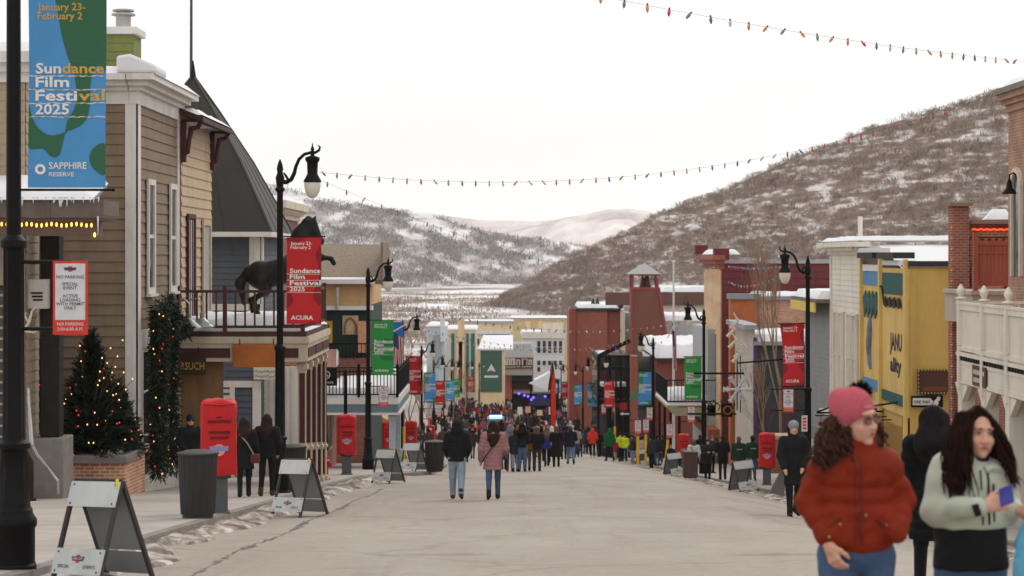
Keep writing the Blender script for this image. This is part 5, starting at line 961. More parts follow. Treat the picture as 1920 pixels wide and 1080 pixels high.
def banner(kind, x, y, ztop, lab, tw=0, bolts=True):
    t = thing('street_banner', lab, 'banner', (x, y, ztop-BH), 'festival banners on the lamp posts'); cm, tm = banner_meshes(kind, y > 50, tw)
    c = bpy.data.objects.new('cloth', cm); COL.objects.link(c); c.parent = t; l = bpy.data.objects.new('lettering', tm); COL.objects.link(l); l.parent = c
    b = MB()
    for z in (-.02, BH+.02): b.tube([(-.13, .012, z), (BW+.07, .012, z)], .013, 8); b.ell((BW+.07, .012, z), (.02, .02, .02), 8, 6)
    rd = b.build('rod', M_iron, None, smooth=True); rd.parent = t
    if x > 0: rd.location = (.06, 0, 0)
    return t
def lampz(i, z): s_, y, x = LAMPS[i]; return SW(x, y)-.01+z+LDZ.get(i, 0)+BDZ.get(i, 0)
BN = [(0, 'A', 'big blue and green festival banner with white and gold lettering, nearest the camera', 0), (1, 'R', 'large red festival banner in front of the bronze horse', 0), (2, 'G', 'large green festival banner beside the hanging stars and stripes flag', 0), (3, 'R', 'red festival banner on the lamp just past the left bulb-out', 0), (4, 'T', 'blue and teal festival banner on the left, between two red ones', 0), (5, 'R', 'smaller red festival banner on the left beside a narrow blue one', 0), (6, 'T', 'narrow blue festival banner on the left beside the small green one', 0), (7, 'G', 'small green festival banner on the left near the crowd', 0), (8, 'R', 'tiny red banner on the left far down the street', 0), (9, 'R', 'farthest red banner on the left', 0),
 (10, 'R', 'red banner with a swept corner on the nearest right lamp', 1), (11, 'G', 'green banner in front of the snowy black-railed balcony', 0), (12, 'T', 'teal and blue banner on the right above the yellow posts', 0), (13, 'R', 'red banner in front of the black steel framed building', 0), (14, 'A', 'blue banner with green shapes at the left edge of the black steel front', 1), (15, 'T', 'small teal banner below the tall brick block', 0), (16, 'R', 'small red banner on the right below the tall brick block', 0), (17, 'T', 'tiny blue banner beside the red feather flag', 0), (18, 'G', 'farthest green banner near the middle of the street', 0)]
for i, k, lab, tw in BN:
    s_, y, x = LAMPS[i]; banner(k, x+.15 if s_ == 'left' else x-.11-BW, y-.012, lampz(i, 5.66), lab, tw)
# extra distant banners hung across the far street
# ------------------------------------------------------------------ no parking signs
M_signred = mat('sign_red', (206, 58, 42)); M_signwh = mat('sign_white', (206, 206, 208)); M_navy = mat('sign_navy', (58, 62, 92))
def logo(t, fn, u, v, s, mb=None):
    """winged badge: red disc behind a dark bar"""
    t.add([fn(u+.42*s*math.cos(2*PI*k/20), v+.42*s*math.sin(2*PI*k/20)) for k in range(20)], [tuple(range(20))], 1)
    f2 = lambda a, c: tuple(np.array(fn(a, c))+np.array(fn.n)*.001)
    t.add([f2(u-.95*s, v+.22*s), f2(u-.75*s, v-.2*s), f2(u+.75*s, v-.2*s), f2(u+.95*s, v+.22*s)], [(0, 1, 2, 3)], 2)
class Pl:
    def __init__(s, o, r, u, n): s.o, s.r, s.u, s.n = [np.array(k, float) for k in (o, r, u, n)]
    def __call__(s, a, c): return tuple(s.o+s.r*a+s.u*c)
_nps = []
def make_nps():
    t = thing('no_parking_sign', 'x', 'parking sign'); b = MB(); b.box(-.175, .175, -.006, .006, 0, .74); b.build('board', M_signred, t, bevel=.004)
    b = MB(); b.box(-.15, .15, -.009, -.0065, .15, .715); b.build('panel', M_signwh, t, bevel=.002)
    fn = Pl((0, -.0105, 0), (1, 0, 0), (0, 0, 1), (0, -1, 0)); l = MB(); logo(l, fn, 0, .66, .07)
    for s, v in (('NO PARKING', .565), ('SPECIAL', .495), ('EVENT', .455), ('ACTIVE', .375), ('LOADING', .335), ('WITH PERMIT', .295), ('ONLY', .255)): put_text(l, s, fn, 0, v, .046, align='C', bold=.015, mi=2)
    for s, v in (('NO PARKING', .095), ('2:00-6:00 A.M.', .045)): put_text(l, s, Pl((0, -.0075, 0), (1, 0, 0), (0, 0, 1), (0, -1, 0)), 0, v, .044, align='C', bold=.015, mi=0)
    l.build('lettering', [M_signwh, M_signred, M_navy], t); return t
nps = make_nps(); first = [True]
def place_nps(x, y, z, lab, arm=0):
    o = nps if first[0] else copy_tree(nps); first[0] = False; o.location = (x, y, z); tag(o, lab, 'parking sign', 'event parking signs')
    if arm:
        b = MB()
        for dz in (.06, .73): b.tube([(0, .03, dz), (arm, .03, dz)], .02, 8)
        b2 = b.build('bracket', M_iron, None, smooth=True); b2.parent = o
    return o
place_nps(-4.42, 19.75, PZ(628, 19.75), 'red-edged no parking sign bracketed to the nearest left lamp post', -.58)
place_nps(PX(719, 71.5), 71.5, PZ(762, 71.5), 'small red-edged parking sign on the left lamp with the green banner', -.6)
place_nps(PX(1478, 62.4), 62.4, PZ(773, 62.4), 'red-edged parking sign below the tilted red banner on the right', .6)
place_nps(PX(1296, 89.5), 89.5, PZ(793, 89.5), 'red-edged parking sign below the green banner on the right', .55)
for px, y, yb, lab in ((805, 131, 787, 'small parking sign under the blue and teal banner on the left'), (823, 164, 782, 'small parking sign under the smaller red banner on the left'), (836, 190, 780, 'tiny parking sign under the narrow blue banner on the left'), (1132, 150, 776, 'small parking sign left of the black steel front'), (1153, 148, 774, 'small parking sign in front of the black steel front'), (1218, 113, 788, 'parking sign under the teal and blue banner on the right')):
    place_nps(PX(px, y-.4), y-.4, PZ(yb, y-.4), lab, .4 if px > 960 else -.4)
# ------------------------------------------------------------------ yellow-sleeved sign posts
M_yelp = mat('safety_yellow', (226, 176, 30), rough=.5, var=.05)
def ypost(px, y, pyb, pyt, lab, sign=None, tilt=0, h=None):
    x = PX(px, y); z0 = SW(x, y); t = lthing('sleeved_post', lab, 'post', (x, y, z0), 'yellow sleeved sign posts'); ht = h or (PZ(pyt, y)-z0)
    b = MB(); b.tube([(0, 0, 0), (0, 0, ht)], .075, 10); b.build('sleeve', M_yelp, t, smooth=True); b = MB(); b.tube([(0, 0, ht), (0, 0, ht+1.0)], .025, 8); b.build('pole', M_conc, t, smooth=True); t.rotation_euler = (0, tilt, 0)
    if sign: place_nps(x+tilt*2.3, y-.09, z0+ht+.12, sign)
ypost(746, 92, 868, 802, 'yellow sleeved post beside the third left barricade'); ypost(757.5, 96, 868, 800, 'yellow sleeved post behind the lamp post with the first far red banner')
ypost(1196, 103, 870, 818, 'yellow sleeved post left of the pair on the right kerb', 'parking sign on the left post of the yellow pair at the right kerb'); ypost(1211, 110, 860, 815, 'yellow sleeved post right of the pair on the right kerb', 'parking sign on the right post of the yellow pair at the right kerb'); ypost(1247, 104, 862, 825, 'leaning yellow sleeved post near the right balcony posts', 'parking sign on the leaning yellow post on the right', tilt=.1); ypost(1153, 125, 850, 800, 'yellow sleeved post behind the person in the green coat')
# ------------------------------------------------------------------ folding barricades
M_alum = mat('grey_sheet', (128, 131, 132), rough=.55, var=.06, scale=2); M_bleg = mat('barricade_leg', (58, 56, 55), rough=.6); M_bboard = mat('barricade_board', (196, 200, 200), rough=.5, var=.03)
def make_aframe():
    t = thing('folding_barricade', 'x', 'barricade'); W, H, S = .33, 1.0, .36
    def P(a, h, front, off=0):
        k = (1-h/H); y = (-S if front else S)*k; return (a, y+(-off if front else off), h)
    for fr in (True, False):
        for a in (-W, W):
            b = MB(); b.bar(P(a, 0, fr), P(a, H-.02, fr), .035, .045, up=(1, 0, 0)); b.build('leg', M_bleg, t)
    for z0, z1, nm in ((.74, .98, 'board'), (.1, .34, 'board')):
        b = MB(); b.hexa([P(-W-.02, z0, True, .022), P(W+.02, z0, True, .022), P(W+.02, z0, True, .034), P(-W-.02, z0, True, .034), P(-W-.02, z1, True, .022), P(W+.02, z1, True, .022), P(W+.02, z1, True, .034), P(-W-.02, z1, True, .034)]); bo = b.build(nm, M_bboard, t)
        q = MB()
        for a in (-W+.03, W-.03):
            for z in (z0+.03, z1-.03):
                c = P(a, z, True, .036); q.ell(c, (.012, .006, .012), 8, 5)
        q.build('bolts', M_bleg, bo)
        if z0 < .5:
            up = np.array(P(0, 1, True))-np.array(P(0, 0, True)); up /= np.linalg.norm(up); fn = Pl(P(0, .22, True, .037), (1, 0, 0), up, (0, -.94, .34)); l = MB(); logo(l, fn, 0, .03, .1)
            put_text(l, 'SPECIAL', fn, -.1, -.065, .05, align='R', bold=.01, mi=2, width=.17); put_text(l, 'EVENTS', fn, .1, -.065, .05, align='L', bold=.01, mi=2, width=.17); l2 = MB(); 
            put_text(l, 'PARK CITY', Pl(P(0, .22, True, .04), (1, 0, 0), up, (0, -.94, .34)), 0, .02, .035, align='C', bold=.012, mi=0, width=.14); l.build('lettering', [M_signwh, M_signred, mat('dark_letter', (62, 56, 60))], bo)
    for z0, z1 in ((.03, .26), (.275, .95)):
        b = MB(); b.hexa([P(-W, z0, False, -.012), P(W, z0, False, -.012), P(W, z0, False, -.004), P(-W, z0, False, -.004), P(-W, z1, False, -.012), P(W, z1, False, -.012), P(W, z1, False, -.004), P(-W, z1, False, -.004)]); b.build('sheet', M_alum, t)
    b = MB(); b.bar((W-.04, -.02, 1.0), (W-.01, -.05, .9), .03, .06); b.build('strap', mat('yellow_strap', (214, 190, 30)), t); b = MB(); b.bar((-W, 0, .99), (W, 0, .99), .03, .03); b.build('hinge', M_bleg, t)
    return t
af = make_aframe()
for k, (px, pyf, h0, rz, lab, sc) in enumerate(((192, 1078, 1.42, -36, 'grey folding barricade nearest the camera with a badge on its lower board', 1), (562, 964, 1.45, -36, 'grey folding barricade at the kerb in front of the striped balcony posts', 1), (728, 902, 1.42, -36, 'grey folding barricade beside the black post and the lamp with the green banner', .98), (776, 880, 1.3, -34, 'small grey folding barricade left of the big litter bin', 1), (1394, 921, 1.98, 26, 'white folding barricade in front of the two green jackets', 1.05), (1264, 894, 1.95, 28, 'white folding barricade left of the brown bin', 1), (1206, 869, 1.85, 28, 'white folding barricade beside the yellow posts', 1))):
    s_ = (pyf-810)/h0; y = FPX/s_; x = PX(px, y); o = af if k == 0 else copy_tree(af); o.location = (x, y, (RZ(x, y)+.03 if kerbL(y) < x < kerbR(y) else SW(x, y))); o.rotation_euler = (0, R(-3), R(rz)); o.scale = (sc,)*3; tag(o, lab, 'barricade', 'folding barricades')
# ------------------------------------------------------------------ litter bins
M_bin = mat('charcoal_slats', (46, 45, 45), rough=.6, var=.25, scale=3, stretch=(9, 9, .4), bump=.2); M_binb = mat('brown_slats', (92, 66, 58), rough=.6, var=.15, stretch=(6, 6, .5))
def make_bin():
    t = thing('litter_bin', 'x', 'litter bin'); b = fluted([(.27, .07, 0), (.272, .075, 1), (.3, .6, 1), (.315, 1.0, 1), (.315, 1.01, 0), (.33, 1.012, 0), (.33, 1.045, 0), (.28, 1.05, 0)], (0, 0, 0), 56, .012); b.build('body', M_bin, t)
    b = MB(); b.lathe([(.235, 0), (.245, .01), (.245, .07)], n=28); b.build('foot', M_bleg, t); b = MB(); b.lathe([(.29, 1.051), (.2, 1.08), (.1, 1.085)], n=28); b.build('lid', M_bleg, t, smooth=True); return t
bn = make_bin()
for k, (px, pyb, h0, sc, lab) in enumerate(((371, 970, 1.36, 1, 'dark slatted round litter bin in front of the red covered kiosk'), (549, 921, 1.36, .98, 'dark litter bin by the balcony posts behind the second barricade'), (815, 883, 1.36, 1.12, 'dark round litter bin on the bulb-out beside the hooded walker'), (1175, 841, 1.45, 1.1, 'distant round litter bin at the right kerb by the yellow-vested officers'))):
    y = FPX*h0/(pyb-810); x = PX(px, y); o = bn if k == 0 else copy_tree(bn); o.location = (x, y, SW(x, y)); o.scale = (sc, sc, 1); tag(o, lab, 'litter bin', 'litter bins')
y = 80; x = PX(1294, y); t = lthing('square_bin', 'brown square slatted bin on the right kerb by the red kiosk', 'litter bin', (x, y, SW(x, y)-.02)); b = MB()
for k in range(8): b.box(-.28+k*.071, -.22+k*.071, -.29, -.27, .03, 1.0); b.box(.27, .29, -.28+k*.071, -.22+k*.071, .03, 1.0); b.box(-.29, -.27, -.28+k*.071, -.22+k*.071, .03, 1.0)
b.box(-.265, .265, -.265, .265, 0, 1.0); b.build('body', M_binb, t); b = MB(); b.box(-.3, .3, -.3, .3, 1.005, 1.06); b.build('lid', M_bleg, t, bevel=.01)
# ------------------------------------------------------------------ red covered kiosks
M_redc = mat('red_cover_cloth', (190, 22, 28), rough=.6, var=.12, scale=4, bump=.35, bscale=6); M_kiosk = mat('kiosk_grey', (84, 86, 90), rough=.5)
def make_kiosk():
    t = thing('covered_kiosk', 'x', 'parking kiosk'); b = MB(); b.box(-.15, .15, -.12, .12, 0, .72); b.box(-.19, .19, -.16, .16, 0, .04); b.build('pedestal', M_kiosk, t, bevel=.015); b = MB(); b.box(-.2, .2, -.17, .17, .6, .72); b.build('collar', mat('kiosk_green', (60, 74, 70)), t, bevel=.02)
    # draped cover: superellipse rings with sagging folds
    n = 48; prof = [(.66, 1.03), (.70, 1.03), (.9, 1.0), (1.3, .99), (1.6, 1.0), (1.78, .99), (1.86, .96), (1.9, .86), (1.93, .62), (1.92, .3), (1.925, .02)]; b = MB(); vs = []
    for z, k in prof:
        for j in range(n):
            a = 2*PI*j/n; c, s = math.cos(a), math.sin(a); rr = (abs(c)**6+abs(s)**6)**(-1/6.0); w = .006*math.sin(7*a+z*5)+.008*math.sin(3*a-z*9); zz = z+(.03*math.sin(5*a)+.025*math.sin(3*a+1) if z < .72 else 0)+(.022*math.sin(4*a+1)*k if z > 1.84 else 0)
            vs.append(((.3*rr*c)*k+w*c, (.2*rr*s)*k+w*s, zz))
    K = len(prof); b.add(vs, [(i*n+j, i*n+(j+1) % n, (i+1)*n+(j+1) % n, (i+1)*n+j) for i in range(K-1) for j in range(n)]+[tuple((K-1)*n+j for j in range(n))]); b.tube([(-.27, -.205, 1.86), (0, -.207, 1.84), (.27, -.205, 1.86)], .012, 6)
    cv = b.build('cover', M_redc, t, smooth=True, ang=60); l = MB(); g = random.Random(4)
    for v, w, h in ((1.62, .05, .03), (1.54, .22, .045), (1.36, .20, .045), (1.27, .17, .045)):
        u = -w/1.2
        while u < w/1.2: q = .02+.02*g.random(); l.box(u, u+q, -.214, -.205, v, v+h); u += q+.008
    fn = Pl((0, -.222, 0), (1, 0, 0), (0, 0, 1), (0, -1, 0)); l2 = MB()
    l2.add([fn(.105*math.cos(2*PI*k/20), 1.085+.1*math.sin(2*PI*k/20)) for k in range(20)], [tuple(range(20))], 0); f3 = Pl((0, -.225, 0), (1, 0, 0), (0, 0, 1), (0, -1, 0)); l2.add([f3(-.16, 1.15), f3(-.15, 1.07), f3(.15, 1.07), f3(.16, 1.15)], [(0, 1, 2, 3)], 1)
    l.build('lettering', mat('cover_lettering', (104, 14, 22)), cv); l2.build('badge', [mat('badge_pink', (214, 150, 146)), mat('badge_blue', (130, 140, 180))], cv); return t
kk = make_kiosk()
for k, (px, pyb, h0, rz, sc, lab) in enumerate(((410, 962, 1.37, 10, 1, 'red cloth covered parking kiosk behind the nearest litter bin'), (650, 890, 1.37, 6, 1, 'red cloth covered kiosk behind the thin black post'), (729, 868, 1.37, 4, .95, 'red covered kiosk just past the pale blue balcony post'), (771, 866, 1.5, 0, 1, 'red covered kiosk right of the first far red banner pole'), (807, 852, 1.5, 0, .95, 'red covered kiosk behind the big litter bin on the bulb-out'), (1438, 922, 2.16, -8, .98, 'red covered kiosk left of the woman with the grey beanie'), (1282, 888, 2.05, -4, .95, 'red covered kiosk behind the brown square bin'), (1112, 838, 1.9, 0, .9, 'distant red covered kiosk above the red jacket'))):
    y = FPX*h0/(pyb-810); x = PX(px, y); o = kk if k == 0 else copy_tree(kk); o.location = (x, y, SW(x, y)); o.rotation_euler = (0, 0, R(rz)); o.scale = (sc, sc, sc); tag(o, lab, 'parking kiosk', 'red covered parking kiosks')
# hydrant, thin post
y = 56.5; x = PX(608, y); t = lthing('fire_hydrant', 'red fire hydrant at the foot of the striped balcony posts', 'hydrant', (x, y, SW(x, y))); M_hyd = mat('hydrant_red', (176, 26, 26), rough=.4, var=.1)
b = MB(); b.lathe([(.17, 0), (.17, .05), (.12, .07), (.115, .5), (.16, .52), (.16, .56), (.12, .58), (.11, .68), (.06, .75), (.03, .76), (.03, .82)], n=16); b.build('barrel', M_hyd, t, smooth=True)
for d in ((1, 0), (-1, 0), (0, -1)):
    b = MB(); b.tube([(0, 0, .44), (d[0]*.19, d[1]*.19, .44)], .06, 10); b.tube([(d[0]*.17, d[1]*.17, .44), (d[0]*.22, d[1]*.22, .44)], .075, 8); b.build('nozzle', M_hyd, t, smooth=True)
y = 66; x = PX(648, y); t = lthing('thin_post', 'thin black square post in front of the red kiosk on the left', 'post', (x, y, SW(x, y))); b = MB(); b.box(-.055, .055, -.055, .055, 0, PZ(697, y)-SW(x, y)); b.build('shaft', M_iron, t); b = MB(); b.lathe([(.11, 0), (.11, .05), (.07, .07)], n=12); b.build('foot', M_iron, t); b = MB(); b.ell((0, 0, PZ(697, y)-SW(x, y)+.03), (.05, .05, .06)); b.build('cap', M_iron, t)
# ------------------------------------------------------------------ evergreens, garland, planter
M_fir = [mat('fir_needles', (32, 46, 32), var=.25), mat('fir_needles_light', (46, 60, 42), var=.25), mat('fir_needles_dark', (22, 33, 25), var=.2)]; M_bark = mat('bark', (84, 68, 56), var=.2)
M_redl = mat('red_fairy_bulb', (255, 50, 50), emit=1.1); M_warml = mat('warm_fairy_bulb', (255, 190, 120), emit=1.8)
def needles(pts, dirs, ln, wd, seed):
    g = np.random.default_rng(seed); n = len(pts); d = dirs+g.normal(0, .35, (n, 3)); d /= np.linalg.norm(d, axis=1)[:, None]; s = np.cross(d, g.normal(0, 1, (n, 3))); s /= np.linalg.norm(s, axis=1)[:, None]; l = ln*g.uniform(.6, 1.3, n)[:, None]
    V = np.stack([pts-s*wd*.5, pts+s*wd*.5, pts+d*l+s*wd*.35, pts+d*l-s*wd*.35], 1).reshape(-1, 3); return V, np.arange(len(V)).reshape(-1, 4), g.integers(0, 3, n)
def conifer(x, y, z, h, rad, lab, seed, lights=80, n=5200):
    g = np.random.default_rng(seed); t = lthing('lit_conifer', lab, 'tree', (x, y, z), 'evergreens with fairy lights')
    b = MB(); b.tube([(0, 0, -.2), (0, 0, h*.5), (0, 0, h*.96)], [.06, .04, .01], 7); b.build('trunk', M_bark, t)
    f = 1-np.sqrt(g.uniform(0, 1, n)); a = g.uniform(0, 2*PI, n); lay = .75+.25*np.sin(f*h*18+3*np.sin(a*3)); rr = rad*(1-f)*g.uniform(.35, 1.08, n)**.6*lay*(1+.2*np.sin(a*3+seed)+.16*np.sin(a*5+f*9)); P = np.stack([rr*np.cos(a), rr*np.sin(a), f*h], 1); D = np.stack([np.cos(a), np.sin(a), .1+.9*f], 1)
    V, F, mi = needles(P, D, .15, .035, seed); npmesh('crown', V, F, M_fir, t, smooth=False, mi=mi)
    if lights:
        for nm, m, k in (('red_lights', M_redl, lights//2), ('warm_lights', M_warml, lights//2)):
            b = MB()
            for _ in range(k):
                ff = 1-math.sqrt(g.uniform(0.02, 1)); aa = g.uniform(0, 2*PI); q = rad*(1-ff)*1.0+.02; b.ell((q*math.cos(aa), q*math.sin(aa), ff*h), (.016, .016, .02), 6, 4)
            b.build(nm, m, t)
    return t
zp = PZ(842, 43.3)
conifer(PX(172, 43.6), 43.6, zp-.15, 2.75, .98, 'tall bushy evergreen with red and warm fairy lights in the brick planter', 3, 84, 9000); conifer(PX(85, 44.3), 44.3, zp-.1, 2.5, .55, 'slim lit evergreen half hidden behind the dark porch post', 4, 60, 4200); conifer(PX(222, 43.9), 43.9, zp-.1, 1.55, .62, 'small dark spruce at the right end of the brick planter', 5, 14, 3200)
t = thing('planter', 'stone capped brick planter holding the lit evergreens', 'planter', (-9, 43.6, G(43.6)+.13)); b = MB(); b.hexa([(-9.95, 42.9, -7), (-8.42, 42.9, -7), (-8.3, 44.6, -7), (-9.95, 44.6, -7), (-9.95, 42.9, zp-.28), (-8.42, 42.9, zp-.28), (-8.3, 44.6, zp-.18), (-9.95, 44.6, zp-.18)]); b.build('brickwork', BR3, t)
b = MB(); b.hexa([(-9.95, 42.8, zp-.275), (-8.36, 42.8, zp-.275), (-8.2, 44.7, zp-.175), (-9.95, 44.7, zp-.175), (-9.95, 42.8, zp-.1), (-8.36, 42.8, zp-.1), (-8.2, 44.7, zp-.0), (-9.95, 44.7, zp-.0)]); b.build('coping', M_conc, t, bevel=.03); snowcap(t, -8.95, -8.5, 43.0, 44.2, zp-.09, .1)
t = lthing('lit_branches', 'bare branches tipped with warm lights beside the tall evergreen', 'branches', (PX(165, 43.3), 43.3, zp)); b = MB(); l = MB(); g = random.Random(6)
for (px, py) in ((228, 640), (205, 655), (232, 700), (250, 712), (195, 672), (215, 690), (150, 650)):
    e = (PX(px, 43.3)-t.location.x, g.uniform(-.2, .2), PZ(py, 43.3)-zp); m_ = (e[0]*.45, 0, e[2]*.62); b.tube([(0, 0, 0), m_, e], [.02, .012, .005], 5)
    for q in (.7, .85, 1): l.ell((e[0]*q, e[1]*q, e[2]*q+.02), (.016, .016, .02), 6, 4)
b.build('stems', M_bark, t); l.build('warm_lights', M_warml, t)
def garland(lab, path, rad, seed, n, lights):
    t = lthing('garland', lab, 'garland', path[0], 'evergreen garlands round the shopfront'); P0 = np.array(path); g = np.random.default_rng(seed); k = g.uniform(0, len(path)-1.001, n); i = k.astype(int); f = (k-i)[:, None]; c = P0[i]*(1-f)+P0[i+1]*f; o = g.normal(0, 1, (n, 3)); o /= np.linalg.norm(o, axis=1)[:, None]; P = c+o*rad*g.uniform(.2, 1, n)[:, None]**.5
    V, F, mi = needles(P-P0[0], o+np.array([0, 0, -.4]), .13, .03, seed); npmesh('greenery', V, F, M_fir, t, smooth=False, mi=mi); b = MB(); b2 = MB()
    for j in range(lights):
        k = g.uniform(0, len(path)-1.001); i = int(k); c = P0[i]*(1-k+i)+P0[i+1]*(k-i); a = g.uniform(-.9, .9); p = c+np.array([math.sin(a)*rad*.9, -math.cos(a)*rad*1.0, 0])-P0[0]; (b if j % 3 else b2).ell(p, (.016, .016, .02), 6, 4)
    b.build('warm_lights', M_warml, t); b2.build('red_lights', M_redl, t)
yg = 45.4; garland('thick evergreen garland with lights hanging left of the shopfront', [(PX(300, yg), yg, PZ(575, yg)), (PX(298, yg), yg, PZ(660, yg)), (PX(293, yg), yg, PZ(760, yg)), (PX(298, yg), yg, PZ(890, yg))], .19, 11, 4600, 18)
garland('evergreen garland hanging right of the shopfront beside the gold lettered sign', [(PX(316, 46.5), 46.5, PZ(565, 46.5)), (PX(322, 47), 47, PZ(640, 47)), (PX(320, 47), 47, PZ(740, 47)), (PX(324, 47), 47, PZ(880, 47))], .17, 12, 3600, 16)
garland('short evergreen garland arching over the shop door to the right', [(PX(318, 46.7), 46.7, PZ(590, 46.7)), (PX(336, 48), 48, PZ(606, 48)), (PX(348, 49.2), 49.2, PZ(622, 49.2))], .17, 13, 1800, 6)
# ------------------------------------------------------------------ bare trees
M_tbark = mat('pale_bark', (150, 122, 100), var=.2)
def bare_tree(name, lab, x, y, h, seed, spread=.28, z=None, up=.9, lev=4, m=None, r0=.07, cat='tree', group=None):
    g = random.Random(seed); t = lthing(name, lab, cat, (x, y, SW(x, y) if z is None else z), group); tr = MB(); tw = MB()
    def grow(p, d, l, r, k):
        q = p+d*l*.5+Vector((g.uniform(-1, 1), g.uniform(-1, 1), 0))*l*.04; e = q+(d+Vector((g.uniform(-1, 1), g.uniform(-1, 1), .2))*.12).normalized()*l*.5
        (tr if k == lev else tw).tube([p, q, e], [r, r*.85, r*.7], 6 if k > 2 else 4, cap=False)
        if k == 0: return
        for j in range(g.choice((3, 3, 4)) if k > 1 else 4):
            a = Vector((g.uniform(-1, 1), g.uniform(-1, 1), 0)); nd_ = (d*up+a*spread+Vector((0, 0, .25))).normalized(); grow(p.lerp(e, g.uniform(.45, 1)), nd_, l*g.uniform(.55, .8), r*.55, k-1)
    grow(Vector((0, 0, 0)), Vector((0, 0, 1)), h*.36, r0, lev); tr.build('trunk', m or M_tbark, t, smooth=True); tw.build('crown', m or M_tbark, t, smooth=True); return t
x = PX(1472, 93); bare_tree('bare_tree', 'tall slim bare street tree behind the tilted red banner', x, 94, 12.5, 4, .2, lev=5, r0=.09); bare_tree('bare_tree', 'pale leaning bare sapling left of the tilted red banner', PX(1440, 94), 95, 6.6, 9, .3)
t_ = bare_tree('red_twig_bush', 'reddish twiggy bush in front of the charcoal wall', PX(1440, 93.5), 93.5, 4.4, 15, .75, m=mat('red_twig', (118, 60, 58)), lev=4, r0=.03, cat='bush'); bare_tree('bare_tree', 'dark bare tree behind the right lamp with the tilted banner', PX(1525, 86), 86, 6.6, 17, .45, m=M_bark)
for k, (px, y, h) in enumerate(((770, 125, 8), (790, 150, 8.5), (806, 175, 9), (850, 230, 9), (872, 260, 9))): bare_tree('bare_tree', ['bare brown street tree behind the first far red banner', 'bare brown street tree over the blue and teal banner', 'bare brown street tree over the smaller red banner', 'bare street tree near the far green banner', 'bare street tree left of the green panel building'][k], PX(px, y), y, h, 30+k, .42, m=mat('tan_bark', (152, 122, 96), var=.15))
# tall pale poplars rising behind the right rooftops, thin poles of trees in the valley
for k, (px, y, pyt, pyb) in enumerate(((1585, 300, 395, 520), (1612, 310, 420, 520), (1640, 300, 400, 520), (798, 620, 520, 600), (843, 650, 530, 600), (888, 640, 545, 600), (863, 660, 540, 600))): z0 = PZ(pyb, y); bare_tree('poplar', ['slender bare poplar behind the white false-front building', 'slender bare poplar behind the ochre building, shortest', 'slender bare poplar behind the ochre building, taller right one', 'thin bare tree on the valley floor, farthest left', 'thin bare tree on the valley floor, tallest in the middle', 'thin bare tree on the valley floor above the cream block', 'thin bare tree on the valley floor next to the tallest'][k], PX(px, y), y, (PZ(pyt, y)-z0)*1.05, 50+k, .16, z=z0, lev=3, r0=.1, m=mat('poplar_bark', (188, 168, 152)))
# ------------------------------------------------------------------ figures: smooth distance fields meshed as one surface
A3 = lambda *v: np.array(v, float)
def rotz(a): c, s = math.cos(a), math.sin(a); return np.array([[c, -s, 0], [s, c, 0], [0, 0, 1.0]])
def rotx(a): c, s = math.cos(a), math.sin(a); return np.array([[1.0, 0, 0], [0, c, -s], [0, s, c]])
def roty(a): c, s = math.cos(a), math.sin(a); return np.array([[c, 0, s], [0, 1.0, 0], [-s, 0, c]])
class Cap:
    def __init__(s, a, b, ra, rb, sc=(1, 1, 1), q=None, neg=False): s.a, s.b, s.ra, s.rb, s.sc, s.q, s.neg = A3(*a), A3(*b), ra, rb, A3(*sc), q, neg
    def d(s, P):
        ab = s.b-s.a; L2 = ab@ab; t = np.clip(((P-s.a)@ab)/max(L2, 1e-9), 0, 1); d = (P-s.a-t[:, None]*ab)/s.sc; r = s.ra+(s.rb-s.ra)*t
        if s.q: r = r+s.q[0]*(np.abs(np.sin(PI*(t*math.sqrt(L2)/s.q[1]+.25)))-.6)
        return (np.sqrt((d*d).sum(1))-r)*s.sc.min()
    def bb(s): r = max(s.ra, s.rb)*s.sc.max()+.02; return np.minimum(s.a, s.b)-r, np.maximum(s.a, s.b)+r
class Ell:
    def __init__(s, c, r, rot=None, neg=False): s.c, s.r, s.rot, s.neg, s.q = A3(*c), A3(*r), rot, neg, None
    def d(s, P):
        p = P-s.c
        if s.rot is not None: p = p@s.rot
        k0 = np.sqrt(((p/s.r)**2).sum(1)); k1 = np.sqrt(((p/s.r**2)**2).sum(1))+1e-9; return k0*(k0-1)/k1
    def bb(s): r = s.r.max(); return s.c-r, s.c+r
class Cut:
    """removes everything below z (a hem)"""
    def __init__(s, z): s.z, s.neg, s.q, s.c = z, True, None, A3(0, 0, z)
    def d(s, P): return P[:, 2]-s.c[2]
    def bb(s): return s.c, s.c
def smin(a, b, k): h = np.clip(.5+.5*(b-a)/k, 0, 1); return b*(1-h)+a*h-k*h*(1-h)
def gdist(prims, P, k):
    D = None
    for p in prims:
        if p.neg: continue
        e = p.d(P); D = e if D is None else smin(D, e, k)
    for p in prims:
        if p.neg: D = -smin(-D, p.d(P), k*.6 if not isinstance(p, Cut) else .008)
    return D
